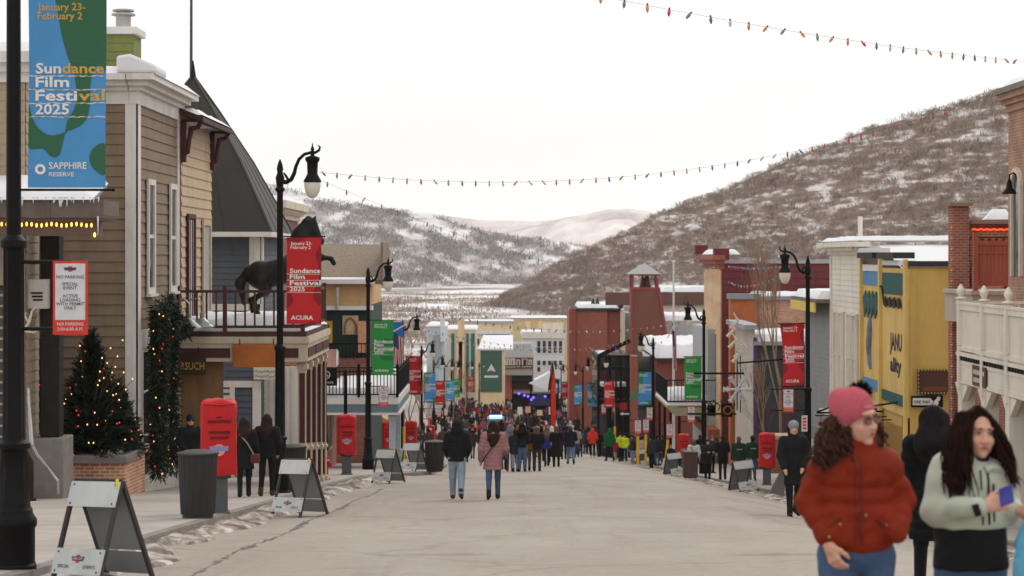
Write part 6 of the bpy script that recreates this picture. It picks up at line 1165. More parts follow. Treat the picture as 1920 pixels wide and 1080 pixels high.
def sdf_mesh(groups, h, k=.03, kk=.012, noise=0):
    """groups: list of prim lists (one material each) -> V, F, material index"""
    lo = np.min([p.bb()[0] for g in groups for p in g], 0)-3*h; hi = np.max([p.bb()[1] for g in groups for p in g], 0)+3*h
    nb = np.ceil((hi-lo)/(4*h)).astype(int)+1; C = np.stack(np.meshgrid(*[np.arange(n) for n in nb], indexing='ij'), -1).reshape(-1, 3); ctr = lo+(C*4+1.5)*h
    def f(P):
        D = None
        for g in groups:
            e = gdist(g, P, k); D = e if D is None else smin(D, e, kk)
        if noise: D = D+noise*(np.sin(P[:, 2]*31+P[:, 0]*19+np.sin(P[:, 1]*23)*1.5)*.6+np.sin(P[:, 2]*57-P[:, 0]*41+P[:, 1]*37)*.4)
        return D
    dc = f(ctr); act = np.abs(dc) < 4*h*1.35+noise*2; D = np.repeat(np.repeat(np.repeat(np.sign(dc).reshape(nb), 4, 0), 4, 1), 4, 2).astype(float)
    o = np.stack(np.meshgrid(*[np.arange(4)]*3, indexing='ij'), -1).reshape(-1, 3); I = (C[act][:, None]*4+o[None]).reshape(-1, 3); D[I[:, 0], I[:, 1], I[:, 2]] = f(lo+I*h)
    S = D < 0; n = D.shape; cs = sum(S[a:n[0]-1+a, b:n[1]-1+b, c:n[2]-1+c].astype(np.int8) for a in (0, 1) for b in (0, 1) for c in (0, 1)); cell = np.argwhere((cs > 0) & (cs < 8))
    cor = [(a, b, c) for a in (0, 1) for b in (0, 1) for c in (0, 1)]; vals = [D[cell[:, 0]+a, cell[:, 1]+b, cell[:, 2]+c] for a, b, c in cor]; acc = np.zeros((len(cell), 3)); cnt = np.zeros(len(cell))
    for i in range(8):
        for j in range(i+1, 8):
            e = np.array(cor[j])-np.array(cor[i])
            if np.abs(e).sum() != 1: continue
            m = (vals[i] < 0) != (vals[j] < 0); t = np.where(m, vals[i]/np.where(m, vals[i]-vals[j], 1), 0); acc += m[:, None]*(np.array(cor[i])+t[:, None]*e); cnt += m
    V = lo+(cell+acc/cnt[:, None])*h; idx = -np.ones(n, int); idx[cell[:, 0], cell[:, 1], cell[:, 2]] = np.arange(len(cell)); Q = []
    for ax in range(3):
        b_, c_ = [(1, 2), (2, 0), (0, 1)][ax]; sl0 = [slice(None)]*3; sl1 = [slice(None)]*3; sl0[ax] = slice(0, -1); sl1[ax] = slice(1, None); ch = np.argwhere(S[tuple(sl0)] != S[tuple(sl1)])
        ch = ch[(ch[:, b_] > 0) & (ch[:, c_] > 0)]
        ub = np.eye(3, dtype=int)[b_]; uc = np.eye(3, dtype=int)[c_]; q = np.stack([idx[tuple((ch-ub-uc).T)], idx[tuple((ch-uc).T)], idx[tuple(ch.T)], idx[tuple((ch-ub).T)]], 1)
        fl = S[tuple(ch.T)]; q[~fl] = q[~fl][:, ::-1]; Q.append(q[(q >= 0).all(1)])
    F = np.concatenate(Q)
    if len(groups) > 1:
        fc = V[F].mean(1); mi = np.argmin(np.stack([gdist(g, fc, k) for g in groups], 1), 1)
    else: mi = np.zeros(len(F), int)
    return V, F, mi
def sdf_obj(name, groups, mats, h, parent=None, k=.03, kk=.012, noise=0):
    V, F, mi = sdf_mesh(groups, h, k, kk, noise); return npmesh(name, V, F, mats, parent, True, mi)
# ---- skeleton (1.70 m, front toward -Y)
def leg_pts(sx, th, kn, hip_z=.90):
    hp = A3(sx*.09, 0, hip_z); kd = A3(0, -math.sin(th), -math.cos(th)); kp = hp+kd*.42+A3(sx*.005, 0, 0); a2 = th-kn; ad = A3(0, -math.sin(a2), -math.cos(a2)); ap = kp+ad*.40; fp = a2*.9 if kn > .5 else min(a2, .0)*.6
    td = A3(sx*.12, -math.cos(fp), math.sin(fp)-.12); td /= np.linalg.norm(td); return hp, kp, ap, ap+td*.15+A3(0, 0, -.04)
def arm_pts(sx, out, fwd, bend, inward=0.0, sh=.185):
    s = A3(sx*sh, .01, 1.385); d = A3(sx*math.sin(out), -math.sin(fwd), -math.cos(out)*math.cos(fwd)); d /= np.linalg.norm(d); e = s+d*.28; f = fwd+bend; d2 = A3(sx*math.sin(out)*.4-sx*inward, -math.sin(f), -math.cos(f)); d2 /= np.linalg.norm(d2); w_ = e+d2*.25; return s, e, w_, w_+d2*.10
def figure(coat='puffer', hem=.82, legs=((.25, .05), (-.25, .35)), arms=((.14, .1, .25), (.14, -.1, .2)), hair='short', hood=None, hat=None, bulk=1.0, flare=0.0, q=None, jean=1.0, headyaw=0.0, strap=False):
    """prim groups of a clothed figure: skin, coat, trousers, shoes, hair, hat/hood"""
    L_ = [leg_pts(s, *l) for s, l in zip((-1, 1), legs)]; low = min(min(l[2][2]-.085, l[3][2]-.03) for l in L_); AR = [arm_pts(s, *a) for s, a in zip((-1, 1), arms)]
    u = .012*bulk; qq = (q, .085) if q else None; skin = [Cap((0, .01, 1.42), (0, 0, 1.52), .052, .05), Ell((0, .005, 1.60), (.072, .09, .11)), Ell((0, -.035, 1.555), (.055, .055, .07)), Cap((0, -.085, 1.60), (0, -.1, 1.575), .011, .014)]
    for s, e, w_, hd in AR: skin += [Cap(w_, hd, .034, .028), Cap(w_+(hd-w_)*.6, hd+(hd-w_)*.5+A3(0, .01, 0), .026, .02)]
    c = [Cap((0, .0, 1.30), (0, 0, 1.02), .138+u, .125+u, (1.22, .86, 1), qq), Cap((-.125, .01, 1.365), (.125, .01, 1.365), .082+u*.8, .082+u*.8), Cap((0, .02, 1.40), (0, .012, 1.475), .085+u, .07+u), Cap((0, 0, 1.05), (0, 0, hem-.02), .132+u, .142+u+flare, (1.18, .9, 1), qq), Cut(hem)]
    for s, e, w_, hd in AR: c += [Cap(s, e, .068+u, .06+u, q=qq), Cap(e, w_, .06+u, .048+u*.8, q=qq)]
    tr = [Ell((0, .0, .93), (.155, .115, .13))]; sh = []
    for hp, kp, ap, tp in L_:
        tr += [Cap(hp, kp, .088*jean, .066*jean), Cap(kp, ap+A3(0, 0, .0), .064*jean, .052*jean)]; sh += [Cap(ap+A3(0, .035, -.045), tp, .044, .036), Cap(ap+A3(0, 0, .05), ap-A3(0, -.01, .03), .052, .05)]
    hr = []; ht = []
    if hair in ('short', 'long', 'bob'): hr += [Ell((0, .022, 1.622), (.084, .094, .105)), Ell((0, -.02, 1.675), (.07, .075, .05))]
    if hair == 'long': hr += [Cap((0, .03, 1.60), (0, .13, 1.36), .092, .105, (1.2, .6, 1)), Cap((0, .13, 1.36), (.02, .155, 1.22), .1, .06, (1.2, .5, 1)), Cap((-.06, .05, 1.6), (-.11, .06, 1.40), .045, .035), Cap((.06, .05, 1.6), (.11, .06, 1.40), .045, .035)]
    if hair == 'bob': hr += [Cap((0, .05, 1.60), (0, .06, 1.46), .085, .08, (1.2, .75, 1))]
    if hat == 'beanie': ht += [Ell((0, .008, 1.668), (.09, .102, .088)), Cap((0, .005, 1.64), (0, .005, 1.655), .088, .09, (1, 1.1, 1))]
    if hat == 'brim': ht += [Ell((0, .008, 1.69), (.085, .1, .065)), Ell((0, -.01, 1.668), (.125, .14, .014))]
    if hat == 'pom': ht += [Ell((0, .008, 1.668), (.09, .102, .088)), Ell((0, .01, 1.775), (.04, .04, .038))]
    if hood == 'up': ht += [Ell((0, .02, 1.60), (.112, .118, .145)), Cap((0, .05, 1.5), (0, .03, 1.43), .11, .11, (1.2, 1, 1))]
    if hood == 'down': c += [Ell((0, .105, 1.425), (.12, .065, .075))]
    G_ = [skin, c, tr, sh, hr, ht]
    for g_ in G_:
        for p in g_:
            for at in ('a', 'b', 'c'):
                if hasattr(p, at) and isinstance(getattr(p, at), np.ndarray): setattr(p, at, getattr(p, at)-A3(0, 0, low))
    return G_, AR, low
M_skin = mat('skin', (196, 146, 122), rough=.5, var=.06, scale=30); M_hairb = mat('dark_brown_hair', (46, 29, 24), spec=.15, rough=.7, var=.3, scale=40, stretch=(1, 1, .15)); M_hairk = mat('black_hair', (20, 18, 18), spec=.15, rough=.7, var=.3, scale=40); M_hairt = mat('tan_hair', (96, 70, 50), rough=.5, var=.3, scale=40)
_cl = {}
def cloth(rgb, nm=None):
    k = tuple(rgb)
    if k not in _cl:
        n = nm or 'cloth_'+'_'.join(map(str, k)); _cl[k] = mat(n, k, rough=.85, var=.14, scale=12, bump=.35, bscale=9, spec=.25)
    return _cl[k]
BLK, NAVY, JEAN, LJEAN, GREY, DGREY, SHOE = (25, 25, 27), (34, 38, 54), (66, 84, 112), (132, 146, 162), (112, 112, 114), (54, 54, 56), (34, 31, 30)
def person(lab, px, pyf, h0, H, rz, mats, hres=.018, group=None, y=None, x=None, separate=False, **kw):
    """mats: skin, coat, trousers, shoes, hair, headwear"""
    if y is None: y = FPX*h0/(pyf-810)
    if x is None: x = PX(px, y)
    G_, AR, low = figure(**kw); ms = [M_skin, cloth(mats[0]), cloth(mats[1]), cloth(mats[2]) if len(mats) > 2 else cloth(SHOE), mats[3] if len(mats) > 3 and mats[3] else M_hairb, cloth(mats[4]) if len(mats) > 4 and mats[4] else cloth(BLK)]
    z = (RZ(x, y)+.03 if kerbL(y) < x < kerbR(y) else SW(x, y)); t = None
    if separate:
        t = thing('person', lab, 'person', (x, y, z), group); b = sdf_obj('body', [g_ for g_ in G_[:4]], ms[:4], hres, t); 
        if G_[4]: sdf_obj('hair', [G_[4]], [ms[4]], hres, t, noise=.004)
        if G_[5]: sdf_obj('headwear', [G_[5]], [ms[5]], hres, t)
    else:
        gs = [(g_, m) for g_, m in zip(G_, ms) if g_]; t = sdf_obj('person', [g_ for g_, _ in gs], [m for _, m in gs], hres); t.location = (x, y, z); tag(t, lab, 'person', group)
    s = H/1.70; t.scale = (s, s, s); t.rotation_euler = (0, 0, rz); return t
AW = PI                      # facing away, down the street
W1 = ((.28, .05), (-.22, .5)); W2 = ((-.2, .45), (.3, .08)); ST = ((.03, .02), (-.03, .04))
REL = ((.12, .05, .2), (.12, .05, .2)); POCK = ((.2, -.05, .75, .5), (.2, -.05, .75, .5)); PHONE = ((.18, .25, 1.6, .5), (.18, .25, 1.6, .5))
# -- the pair walking away in the middle of the road
person('walker in a black hooded jacket and pale jeans seen from behind in mid-road', 857, 939, 1.5, 1.72, AW, (BLK, LJEAN, (60, 56, 48), M_hairk, BLK), .014, separate=True, hem=.84, legs=((-.22, .5), (.22, .05)), arms=((.2, .1, .6, .3), (.2, .1, .6, .3)), hair=None, hood='up', bulk=2.0, jean=1.22, q=.006)
pw = person('woman in a pink puffer coat with long dark hair and slim blue jeans in mid-road', 925, 939, 1.5, 1.70, AW, ((152, 110, 112), JEAN, SHOE, M_hairb), .014, separate=True, hem=.66, legs=((.2, .04), (-.2, .42)), arms=((.26, .1, .55, .35), (.22, .05, .3)), hair='long', hood='down', bulk=2.6, q=.011, flare=.02)
b = MB(); b.tube([(-.16, .10, 1.42), (-.08, .185, 1.30), (.08, .2, 1.08), (.2, .16, .9), (.24, .06, .82)], .012, 6); o = b.build('bag_strap', cloth(BLK)); o.parent = pw
bx, by = pw.location.x, pw.location.y; b = MB(); b.box(-.03, .04, -.12, .12, 0, .2); o = b.build('shoulder_bag', cloth((36, 24, 28)), bevel=.025); o.location = (bx+.27, by, pw.location.z+.66); o.scale = (1.1, 1.1, 1.3); tag(o, 'small dark bag at the hip of the woman in pink', 'bag')
# -- left sidewalk
p3 = person('shorter woman with brown hair in a long black coat on the left sidewalk', 458, 931, 1.36, 1.64, AW+.15, (BLK, BLK, SHOE, M_hairb), .014, separate=True, hem=.60, legs=((.12, .1), (-.1, .2)), arms=((.2, .1, .3), (.25, .2, .4)), hair='long', bulk=1.4, flare=.03)
b = MB(); b.tube([(.16, -.14, 1.25), (.1, .17, 1.38), (-.06, .2, 1.2), (-.2, .15, .95)][::-1], .014, 6); o = b.build('bag_strap', cloth((150, 140, 130))); o.parent = p3
b = MB(); b.box(-.1, .1, -.05, .05, 0, .2); o = b.build('handbag', cloth((92, 48, 42)), bevel=.03); o.location = (p3.location.x+.24, p3.location.y-.08, p3.location.z+.72); tag(o, 'reddish brown handbag hanging beside the shorter woman in black', 'bag')
person('taller woman with long brown hair in black jacket and trousers on the left sidewalk', 501, 929, 1.36, 1.72, AW-.1, (BLK, BLK, (70, 44, 36), M_hairb), .014, separate=True, hem=.80, legs=((.1, .05), (-.14, .2)), arms=((.24, .05, .5, .3), (.2, .05, .5, .3)), hair='long', bulk=1.8, q=.006)
p5 = person('man in a black cap, sunglasses and dark jacket standing behind the red kiosk', 357, 918, 1.36, 1.72, .4, (BLK, DGREY, SHOE, M_hairk, BLK), .014, separate=True, y=45.0, hem=.8, legs=ST, arms=POCK, hair='short', hat='brim', bulk=1.5)
b = MB(); b.box(-.065, -.01, -.1, -.085, 1.6, 1.635); b.box(.01, .065, -.1, -.085, 1.6, 1.635); b.box(-.07, .07, -.097, -.085, 1.628, 1.638); o = b.build('sunglasses', M_iron); o.parent = p5
person('person in a dark jacket and backpack passing behind the red hydrant', 598, 900, 1.36, 1.72, AW, ((38, 42, 46), DGREY), .02, y=60, hem=.8, legs=W1, arms=REL, hair='short', hood='down', bulk=1.6)
# -- right side
pr = person('woman in grey beanie and long black coat walking toward the camera', 1488, 968, 1.58, 1.74, .1, (BLK, BLK, SHOE, M_hairb, (132, 136, 140)), .013, separate=True, hem=.58, legs=((.16, .05), (-.14, .25)), arms=((.2, .1, .5, .2), (.2, .1, .5, .5)), hair='bob', hat='beanie', bulk=1.8, flare=.02)
b = MB(); b.hexa([(-.13, -.05, 0), (.13, -.05, 0), (.13, .05, 0), (-.13, .05, 0), (-.07, -.03, .4), (.09, -.03, .4), (.09, .03, .4), (-.07, .03, .4)]); b.tube([(-.04, 0, .38), (.06, 0, .62), (.07, 0, .38)], .012, 6); o = b.build('tote_bag', cloth((96, 92, 88)), bevel=.02); o.location = (pr.location.x-.33, pr.location.y-.05, pr.location.z+.42); o.rotation_euler = (0, R(18), 0); tag(o, 'grey tote bag held by the woman in the grey beanie', 'bag')
person('man in a black suit seen from behind beside the right lamp post', 1355, 902, 1.98, 1.76, AW, (BLK, BLK, SHOE, M_hairb), .018, hem=.76, legs=ST, arms=PHONE, hair='short')
person('person in black facing the camera beside the man in the black suit', 1327, 898, 1.95, 1.68, .3, ((40, 38, 40), BLK), .018, hem=.7, legs=ST, arms=PHONE, hair='bob')
person('person with pale hair standing behind the right lamp post base', 1335, 893, 2.0, 1.70, .5, ((46, 40, 52), BLK, SHOE, M_hairt), .02, y=92, hem=.8, legs=ST, arms=POCK, hair='short')
pw2 = person('woman in a white sweater with a dark cross strap by the brown bin', 1301, 893, 2.0, 1.66, AW-.2, ((206, 202, 198), BLK, SHOE, M_hairt), .018, y=86, hem=.84, legs=ST, arms=POCK, hair='bob', bulk=1.6)
b = MB(); b.tube([(.14, .12, 1.42), (.0, .19, 1.22), (-.14, .16, 1.02)], .014, 6); o = b.build('bag_strap', cloth(BLK)); o.parent = pw2
for px, yf, lab, hr_ in ((1385, 914, 'person in a dark green jacket and jeans by the right barricade, the left of two', M_hairt), (1411, 908, 'person in a dark green jacket and cap by the right barricade, the right of two', M_hairk)):
    pp = person(lab, px, yf, 2.1, 1.72, AW+.1, ((30, 58, 44), JEAN, (120, 84, 56), hr_, (30, 50, 40)), .018, hem=.84, legs=ST, arms=REL, hair='short', hat='beanie' if px > 1400 else None, bulk=1.6)
    b = MB(); b.box(-.11, .11, .155, .158, 1.24, 1.275); o = b.build('back_lettering', cloth((150, 160, 150))); o.parent = pp
person('seated figure in black with a pale paper near the leaning yellow post', 1258, 884, 1.95, 1.35, .3, (BLK, BLK, SHOE, M_hairt), .02, y=98, hem=.55, legs=ST, arms=PHONE, hair='bob')
o = MB().hexa([(-.16, 0, 0), (.12, 0, -.12), (.12, .02, -.12), (-.16, .02, 0), (-.06, -.02, .34), (.22, -.02, .22), (.22, 0, .22), (-.06, 0, .34)]).build('paper_bag', mat('paper_white', (214, 208, 196))); o.location = (PX(1247, 97), 97, SW(7.5, 97)+.25); tag(o, 'pale paper bag beside the seated figure in black', 'bag')
for px, yf, h0, y, c, tr_, hr_, lab in ((1205, 851, 1.7, 118, (176, 164, 146), DGREY, M_hairb, 'person in a cream coat by the right lamp post with the teal and blue banner'), (1221, 858, 1.8, 104, DGREY, BLK, M_hairk, 'person in dark clothes leaning by the right lamp post with the teal and blue banner'), (1232, 850, 1.8, 112, (32, 40, 44), JEAN, M_hairb, 'person in a dark coat between the lamp post and the leaning yellow post'), (1186, 845, 1.7, 122, NAVY, LJEAN, M_hairk, 'person in navy and pale jeans beside the right litter bin'), (1243, 850, 1.8, 116, (44, 40, 40), DGREY, M_hairb, 'person in a brown-black coat by the sage balcony posts'), (1275, 860, 1.9, 110, BLK, BLK, M_hairk, 'person in black under the sage green balcony'), (1312, 866, 1.9, 118, BLK, NAVY, M_hairk, 'person in black and navy under the sage green balcony, farther back')):
    person(lab, px, yf, h0, 1.7, AW+rng.uniform(-2, 2), (c, tr_, SHOE, hr_), .026, y=y, hem=.8, legs=ST, arms=REL, hair='short', bulk=1.5)
for px, c, rz, lab in ((1163, (196, 226, 40), .6, 'officer in a yellow high visibility vest, left of two by the right litter bin'), (1171, (200, 230, 44), -.3, 'officer in a yellow high visibility vest, right of two by the right litter bin')): person(lab, px, 842, 1.45, 1.78, rz, (c, BLK, SHOE, M_hairk, BLK), .026, y=127, hem=.84, legs=ST, arms=POCK, hair='short', hat='beanie', bulk=1.4)
# -- front row of the crowd
FRONT = [(956, 888, 1.56, 1.72, (118, 118, 120), (52, 74, 120), (150, 34, 40), dict(hem=.84, hair=None, hood='up', bulk=1.7, legs=ST), 'person in a grey hooded jacket and blue jeans with red shoes'),
 (966, 889, 1.56, 1.55, (34, 46, 44), LJEAN, SHOE, dict(hem=.7, hair='bob', bulk=1.6, legs=ST), 'short figure in a dark green coat and pale jeans'), (979, 889, 1.56, 1.78, (28, 32, 38), (80, 98, 124), SHOE, dict(hem=.86, hair='long', bulk=1.6, legs=ST, jean=1.2), 'tall figure in a dark jacket and loose blue jeans'),
 (997, 887, 1.56, 1.60, (118, 76, 34), (88, 88, 86), SHOE, dict(hem=.82, hair='short', hood='down', bulk=2.2, legs=ST), 'person in an ochre brown jacket with grey trousers'), (1007, 888, 1.56, 1.66, (30, 28, 28), (58, 48, 46), SHOE, dict(hem=.84, hair='bob', bulk=1.6, legs=ST), 'person in black with patterned trousers and rust coloured hair'),
 (1025, 876, 1.5, 1.70, (42, 56, 140), (24, 24, 36), SHOE, dict(hem=.80, hair='long', bulk=1.5, legs=W1), 'woman in a bright blue jacket and dark trousers'), (1043, 882, 1.62, 1.70, BLK, BLK, SHOE, dict(hem=.42, hair='bob', bulk=1.4, flare=.1, legs=ST), 'person in a long flaring black coat'),
 (1070, 876, 1.6, 1.76, (30, 32, 40), (96, 120, 146), SHOE, dict(hem=.8, hair='short', bulk=2.0, legs=W2), 'person in a black jacket and light blue jeans walking apart'), (1034, 868, 1.5, 1.72, (196, 196, 198), BLK, SHOE, dict(hem=.8, hair=None, hood='up', bulk=1.9, legs=ST), 'figure in a white and grey hooded jacket'),
 (1081, 858, 1.5, 1.72, (150, 146, 140), JEAN, SHOE, dict(hem=.78, hair='short', bulk=1.6, legs=ST), 'person in a pale checked coat and jeans'), (1111, 858, 1.5, 1.70, (214, 58, 48), BLK, (190, 186, 180), dict(hem=.82, hair=None, hood='up', bulk=2.4, legs=ST, q=.01), 'walker in a vivid coral red puffer jacket'),
 (1123, 854, 1.5, 1.74, BLK, BLK, SHOE, dict(hem=.8, hair='short', bulk=1.5, legs=W1), 'walker in black between the red and green jackets'), (1143, 862, 1.5, 1.78, (24, 92, 52), BLK, SHOE, dict(hem=.78, hair=None, hood='up', bulk=2.4, legs=W2, q=.01), 'walker in a bright green hooded coat'),
 (1153, 855, 1.5, 1.35, (160, 34, 48), (130, 150, 138), SHOE, dict(hem=.7, hair='short', bulk=1.8, legs=W1), 'child in red and pale green beside the green coat'), (1098, 849, 1.45, 1.74, (36, 48, 78), BLK, SHOE, dict(hem=.82, hair='short', bulk=2.0, legs=ST), 'person in a navy backpack and dark trousers left of the red jacket'),
 (1104, 846, 1.45, 1.70, (30, 36, 60), BLK, SHOE, dict(hem=.8, hair='short', bulk=1.8, legs=ST), 'person in dark blue behind the red jacket'), (873, 868, 1.5, 1.58, (40, 44, 46), DGREY, SHOE, dict(hem=.7, hair='short', hat='beanie', bulk=1.5, legs=ST), 'child in a teal beanie right of the hooded walker'),
 (886, 862, 1.5, 1.62, (60, 42, 50), (120, 116, 110), SHOE, dict(hem=.75, hair='short', hat='pom', bulk=1.6, legs=W1), 'person in a pink hat between the two mid-road walkers'), (907, 846, 1.45, 1.74, (26, 30, 44), NAVY, SHOE, dict(hem=.8, hair='short', bulk=1.6, legs=W2), 'person in dark navy between the two mid-road walkers'),
 (945, 866, 1.5, 1.66, (92, 58, 42), DGREY, SHOE, dict(hem=.8, hair='bob', bulk=1.6, legs=ST), 'person in a brown coat just right of the woman in pink'), (990, 868, 1.5, 1.74, (40, 38, 40), BLK, SHOE, dict(hem=.8, hair='short', bulk=1.6, legs=ST), 'person in charcoal standing behind the ochre jacket'),
 (1015, 866, 1.5, 1.74, (58, 50, 46), BLK, SHOE, dict(hem=.8, hair='bob', bulk=1.6, legs=ST), 'person in a dark brown coat left of the bright blue jacket'), (1057, 862, 1.5, 1.72, (60, 40, 58), BLK, SHOE, dict(hem=.8, hair='short', bulk=1.6, legs=ST), 'person in a plum coat behind the long black coat'), (972, 870, 1.5, 1.74, (176, 82, 36), BLK, SHOE, dict(hem=.8, hair=None, hood='up', bulk=1.5, legs=ST), 'person in an orange hood behind the dark jacket')]
hats = {'teal beanie': (60, 130, 116), 'pink hat': (206, 70, 110)}
for px, yf, h0, H, c, tr_, sh_, kw, lab in FRONT:
    hc = next((v for k_, v in hats.items() if k_ in lab), c); kw.setdefault('arms', [REL, POCK, PHONE][int(px) % 3])
    person(lab, px, yf, h0, H, AW+rng.uniform(-.35, .35), (c, tr_, sh_, [M_hairb, M_hairk, M_hairt][int(px) % 3], hc), .024, group='front row of the crowd', **kw)
# ------------------------------------------------------------------ the packed crowd down the street
def crowd_proto(**kw):
    G_, AR, low = figure(**kw); ms = [M_skin, cloth(BLK), cloth(DGREY), cloth(SHOE), M_hairb, cloth(BLK)]; gs = [(g_, m) for g_, m in zip(G_, ms) if g_]; o = sdf_obj('person', [g_ for g_, _ in gs], [m for _, m in gs], .034); return o
CPR = [crowd_proto(hem=.8, hair='short', legs=ST, arms=REL, bulk=1.5), crowd_proto(hem=.62, hair='bob', legs=ST, arms=POCK, bulk=1.6), crowd_proto(hem=.82, hair='short', legs=W1, arms=POCK, bulk=2.0), crowd_proto(hem=.8, hair=None, hood='up', legs=ST, arms=PHONE, bulk=1.9), crowd_proto(hem=.78, hair='long', legs=W2, arms=REL, bulk=1.6), crowd_proto(hem=.82, hair='short', hat='beanie', legs=ST, arms=PHONE, bulk=1.7), crowd_proto(hem=.5, hair='bob', legs=ST, arms=REL, bulk=1.5, flare=.05), crowd_proto(hem=.82, hair='short', hat='pom', legs=W1, arms=REL, bulk=1.8)]
CCOL = [((26, 26, 28), 'black', 9), ((36, 42, 60), 'navy', 4), ((70, 70, 72), 'grey', 3), ((84, 62, 48), 'brown', 3), ((60, 66, 56), 'olive', 2), ((168, 40, 42), 'red', 2), ((186, 180, 170), 'off-white', 2), ((60, 96, 150), 'blue', 1), ((178, 142, 100), 'tan', 1), ((150, 78, 96), 'pink', 1)]
cw = [c for c in CCOL for _ in range(c[2])]; g = random.Random(77); used_p = set(); nC = 0; spots = []
tries = 0
while nC < 236 and tries < 20000:
    tries += 1; y = 98+238*g.random(); xl, xr = kerbL(y)-2.2, kerbR(y)+1.5; x = xl+(xr-xl)*g.random(); px = 960+x/y*FPX
    if y < 150 and px > 1092 and x < kerbR(y): continue
    if y < 112 and (px < 935 or px > 1085): continue
    if y < 140 and 868 < px < 940 and g.random() < .6: continue
    if any((x-a)**2+(y-b)**2 < .55 for a, b in spots): continue
    if abs(x+1.7) < 1.6 and abs(y-212) < 4: continue
    spots.append((x, y)); k = g.randrange(len(CPR)); c = g.choice(cw)
    if k not in used_p: o = CPR[k]; used_p.add(k)
    else: o = CPR[k].copy(); COL.objects.link(o)
    o.location = (x, y, (RZ(x, y) if kerbL(y) < x < kerbR(y) else SW(x, y))+.01); o.rotation_euler = (0, 0, PI+g.uniform(-.8, .8) if g.random() < .7 else g.uniform(-1, 1)); s = g.uniform(.93, 1.06); o.scale = (s, s, s); nC += 1
    for i, sl in enumerate(o.material_slots):
        nm = CPR[k].data.materials[i].name; sl.link = 'OBJECT'; m = CPR[k].data.materials[i]
        if i == 1: m = cloth(c[0])
        if i == 2: m = cloth(g.choice([DGREY, JEAN, BLK, (44, 46, 56), LJEAN]))
        if m is M_hairb: m = g.choice([M_hairb, M_hairk, M_hairt])
        if i == len(o.material_slots)-1 and k in (5, 7): m = cloth(g.choice([BLK, GREY, (150, 40, 40), (200, 196, 190), (50, 110, 120)]))
        sl.material = m
    kind = ['short-haired figure', 'bob-haired figure', 'striding figure', 'hooded figure', 'long-haired figure', 'figure in a beanie', 'figure in a long coat', 'figure in a pompom hat'][k]
    tag(o, 'small distant %s in %s within the packed crowd down the street' % (kind, c[1]), 'person', 'people in the packed crowd, %s in %s' % (kind, c[1]))
# placards held above the crowd
for k, (px, py, y, w_, h_, c, lab) in enumerate(((975, 770, 185, .45, .7, (214, 208, 196), 'white placard raised over the crowd, tallest in the centre'), (990, 768, 190, .5, .6, (206, 160, 120), 'tan placard raised beside the white one'), (1012, 774, 180, .5, .5, (206, 186, 150), 'cream placard raised above the crowd by the feather flag'), (945, 768, 200, .3, .5, (196, 40, 44), 'small red placard raised right of the police light'), (1032, 770, 175, .3, .7, (214, 206, 196), 'narrow white placard left of the feather flag'))):
    z = PZ(py, y); x = PX(px, y); o = thing('placard', lab, 'placard', (x, y, z-1.2), 'placards over the crowd'); b = MB(); b.box(x-w_/2, x+w_/2, y, y+.02, z-h_/2, z+h_/2); b.build('board', cloth(c), o); b = MB(); b.tube([(x, y+.03, z-1.6), (x, y+.03, z)], .018, 6); b.build('stick', M_wood, o)
# the rest of the far crowd, too many and too small to single out
Vs, Fs, Ms, off, mats_ = [], [], [], 0, [M_skin, cloth(BLK), cloth(DGREY), cloth((110, 84, 66)), cloth((150, 40, 44)), cloth((180, 174, 166)), cloth(NAVY), M_hairb]
low_ = [np.array([v.co[:] for v in q.data.vertices]) for q in CPR[:4]]; lf = [np.array([p.vertices[:] for p in q.data.polygons]) for q in CPR[:4]]; lm = [np.array([p.material_index for p in q.data.polygons]) for q in CPR[:4]]
for _ in range(330):
    y = 205+165*g.random(); xl, xr = kerbL(y)-3.5, kerbR(y)+2; x = xl+(xr-xl)*g.random(); k = g.randrange(4); a = g.uniform(-3, 3); ca, sa = math.cos(a), math.sin(a); v = low_[k]*g.uniform(.92, 1.06); v = np.stack([v[:, 0]*ca-v[:, 1]*sa+x, v[:, 0]*sa+v[:, 1]*ca+y, v[:, 2]+G(y)+.0], 1); c = g.choice([1, 1, 1, 2, 3, 4, 5, 6, 6])
    mm = np.array([0, c, g.choice([1, 2, 6]), 1, 7, 7])[np.minimum(lm[k], 5)]; Vs.append(v); Fs.append(lf[k]+off); Ms.append(mm); off += len(v)
tag(npmesh('far_crowd', np.concatenate(Vs), np.concatenate(Fs), mats_, smooth=True, mi=np.concatenate(Ms)), 'dense far crowd of tiny dark figures at the end of the street', kind='stuff')
# ------------------------------------------------------------------ police car, stage, flags
y = 212; x = -1.75; car = lthing('police_car', 'dark police car with a bright blue light bar standing in the crowd', 'car', (x, y, RZ(x, y)+.02)); M_carp = mat('police_paint', (28, 30, 36), rough=.25, spec=.7)
b = MB(); P_ = [(-2.4, .35), (-2.45, .7), (-2.3, .95), (-1.2, 1.05), (-.6, 1.6), (.4, 1.72), (2.0, 1.68), (2.35, 1.1), (2.4, .4)]; b.prism([(-.95, a, c) for a, c in P_], (1.9, 0, 0)); b.build('body', M_carp, car, bevel=.08)
for sx in (-.93, .93):
    for yy in (-1.5, 1.5):
        b = MB(); b.tube([(sx-.12, yy, .34), (sx+.12, yy, .34)], .34, 18); w_ = b.build('wheel', mat('tyre_rubber', (28, 28, 28), rough=.9), car, smooth=True); b = MB(); b.tube([(sx*1.14-.02, yy, .34), (sx*1.14+.02, yy, .34)], .2, 14); b.build('rim', M_conc, w_)
b = MB(); b.hexa([(-.78, -1.12, 1.1), (.78, -1.12, 1.1), (.78, -1.1, 1.1), (-.78, -1.1, 1.1), (-.68, -.66, 1.56), (.68, -.66, 1.56), (.68, -.64, 1.56), (-.68, -.64, 1.56)]); b.build('windscreen', M_glass, car)
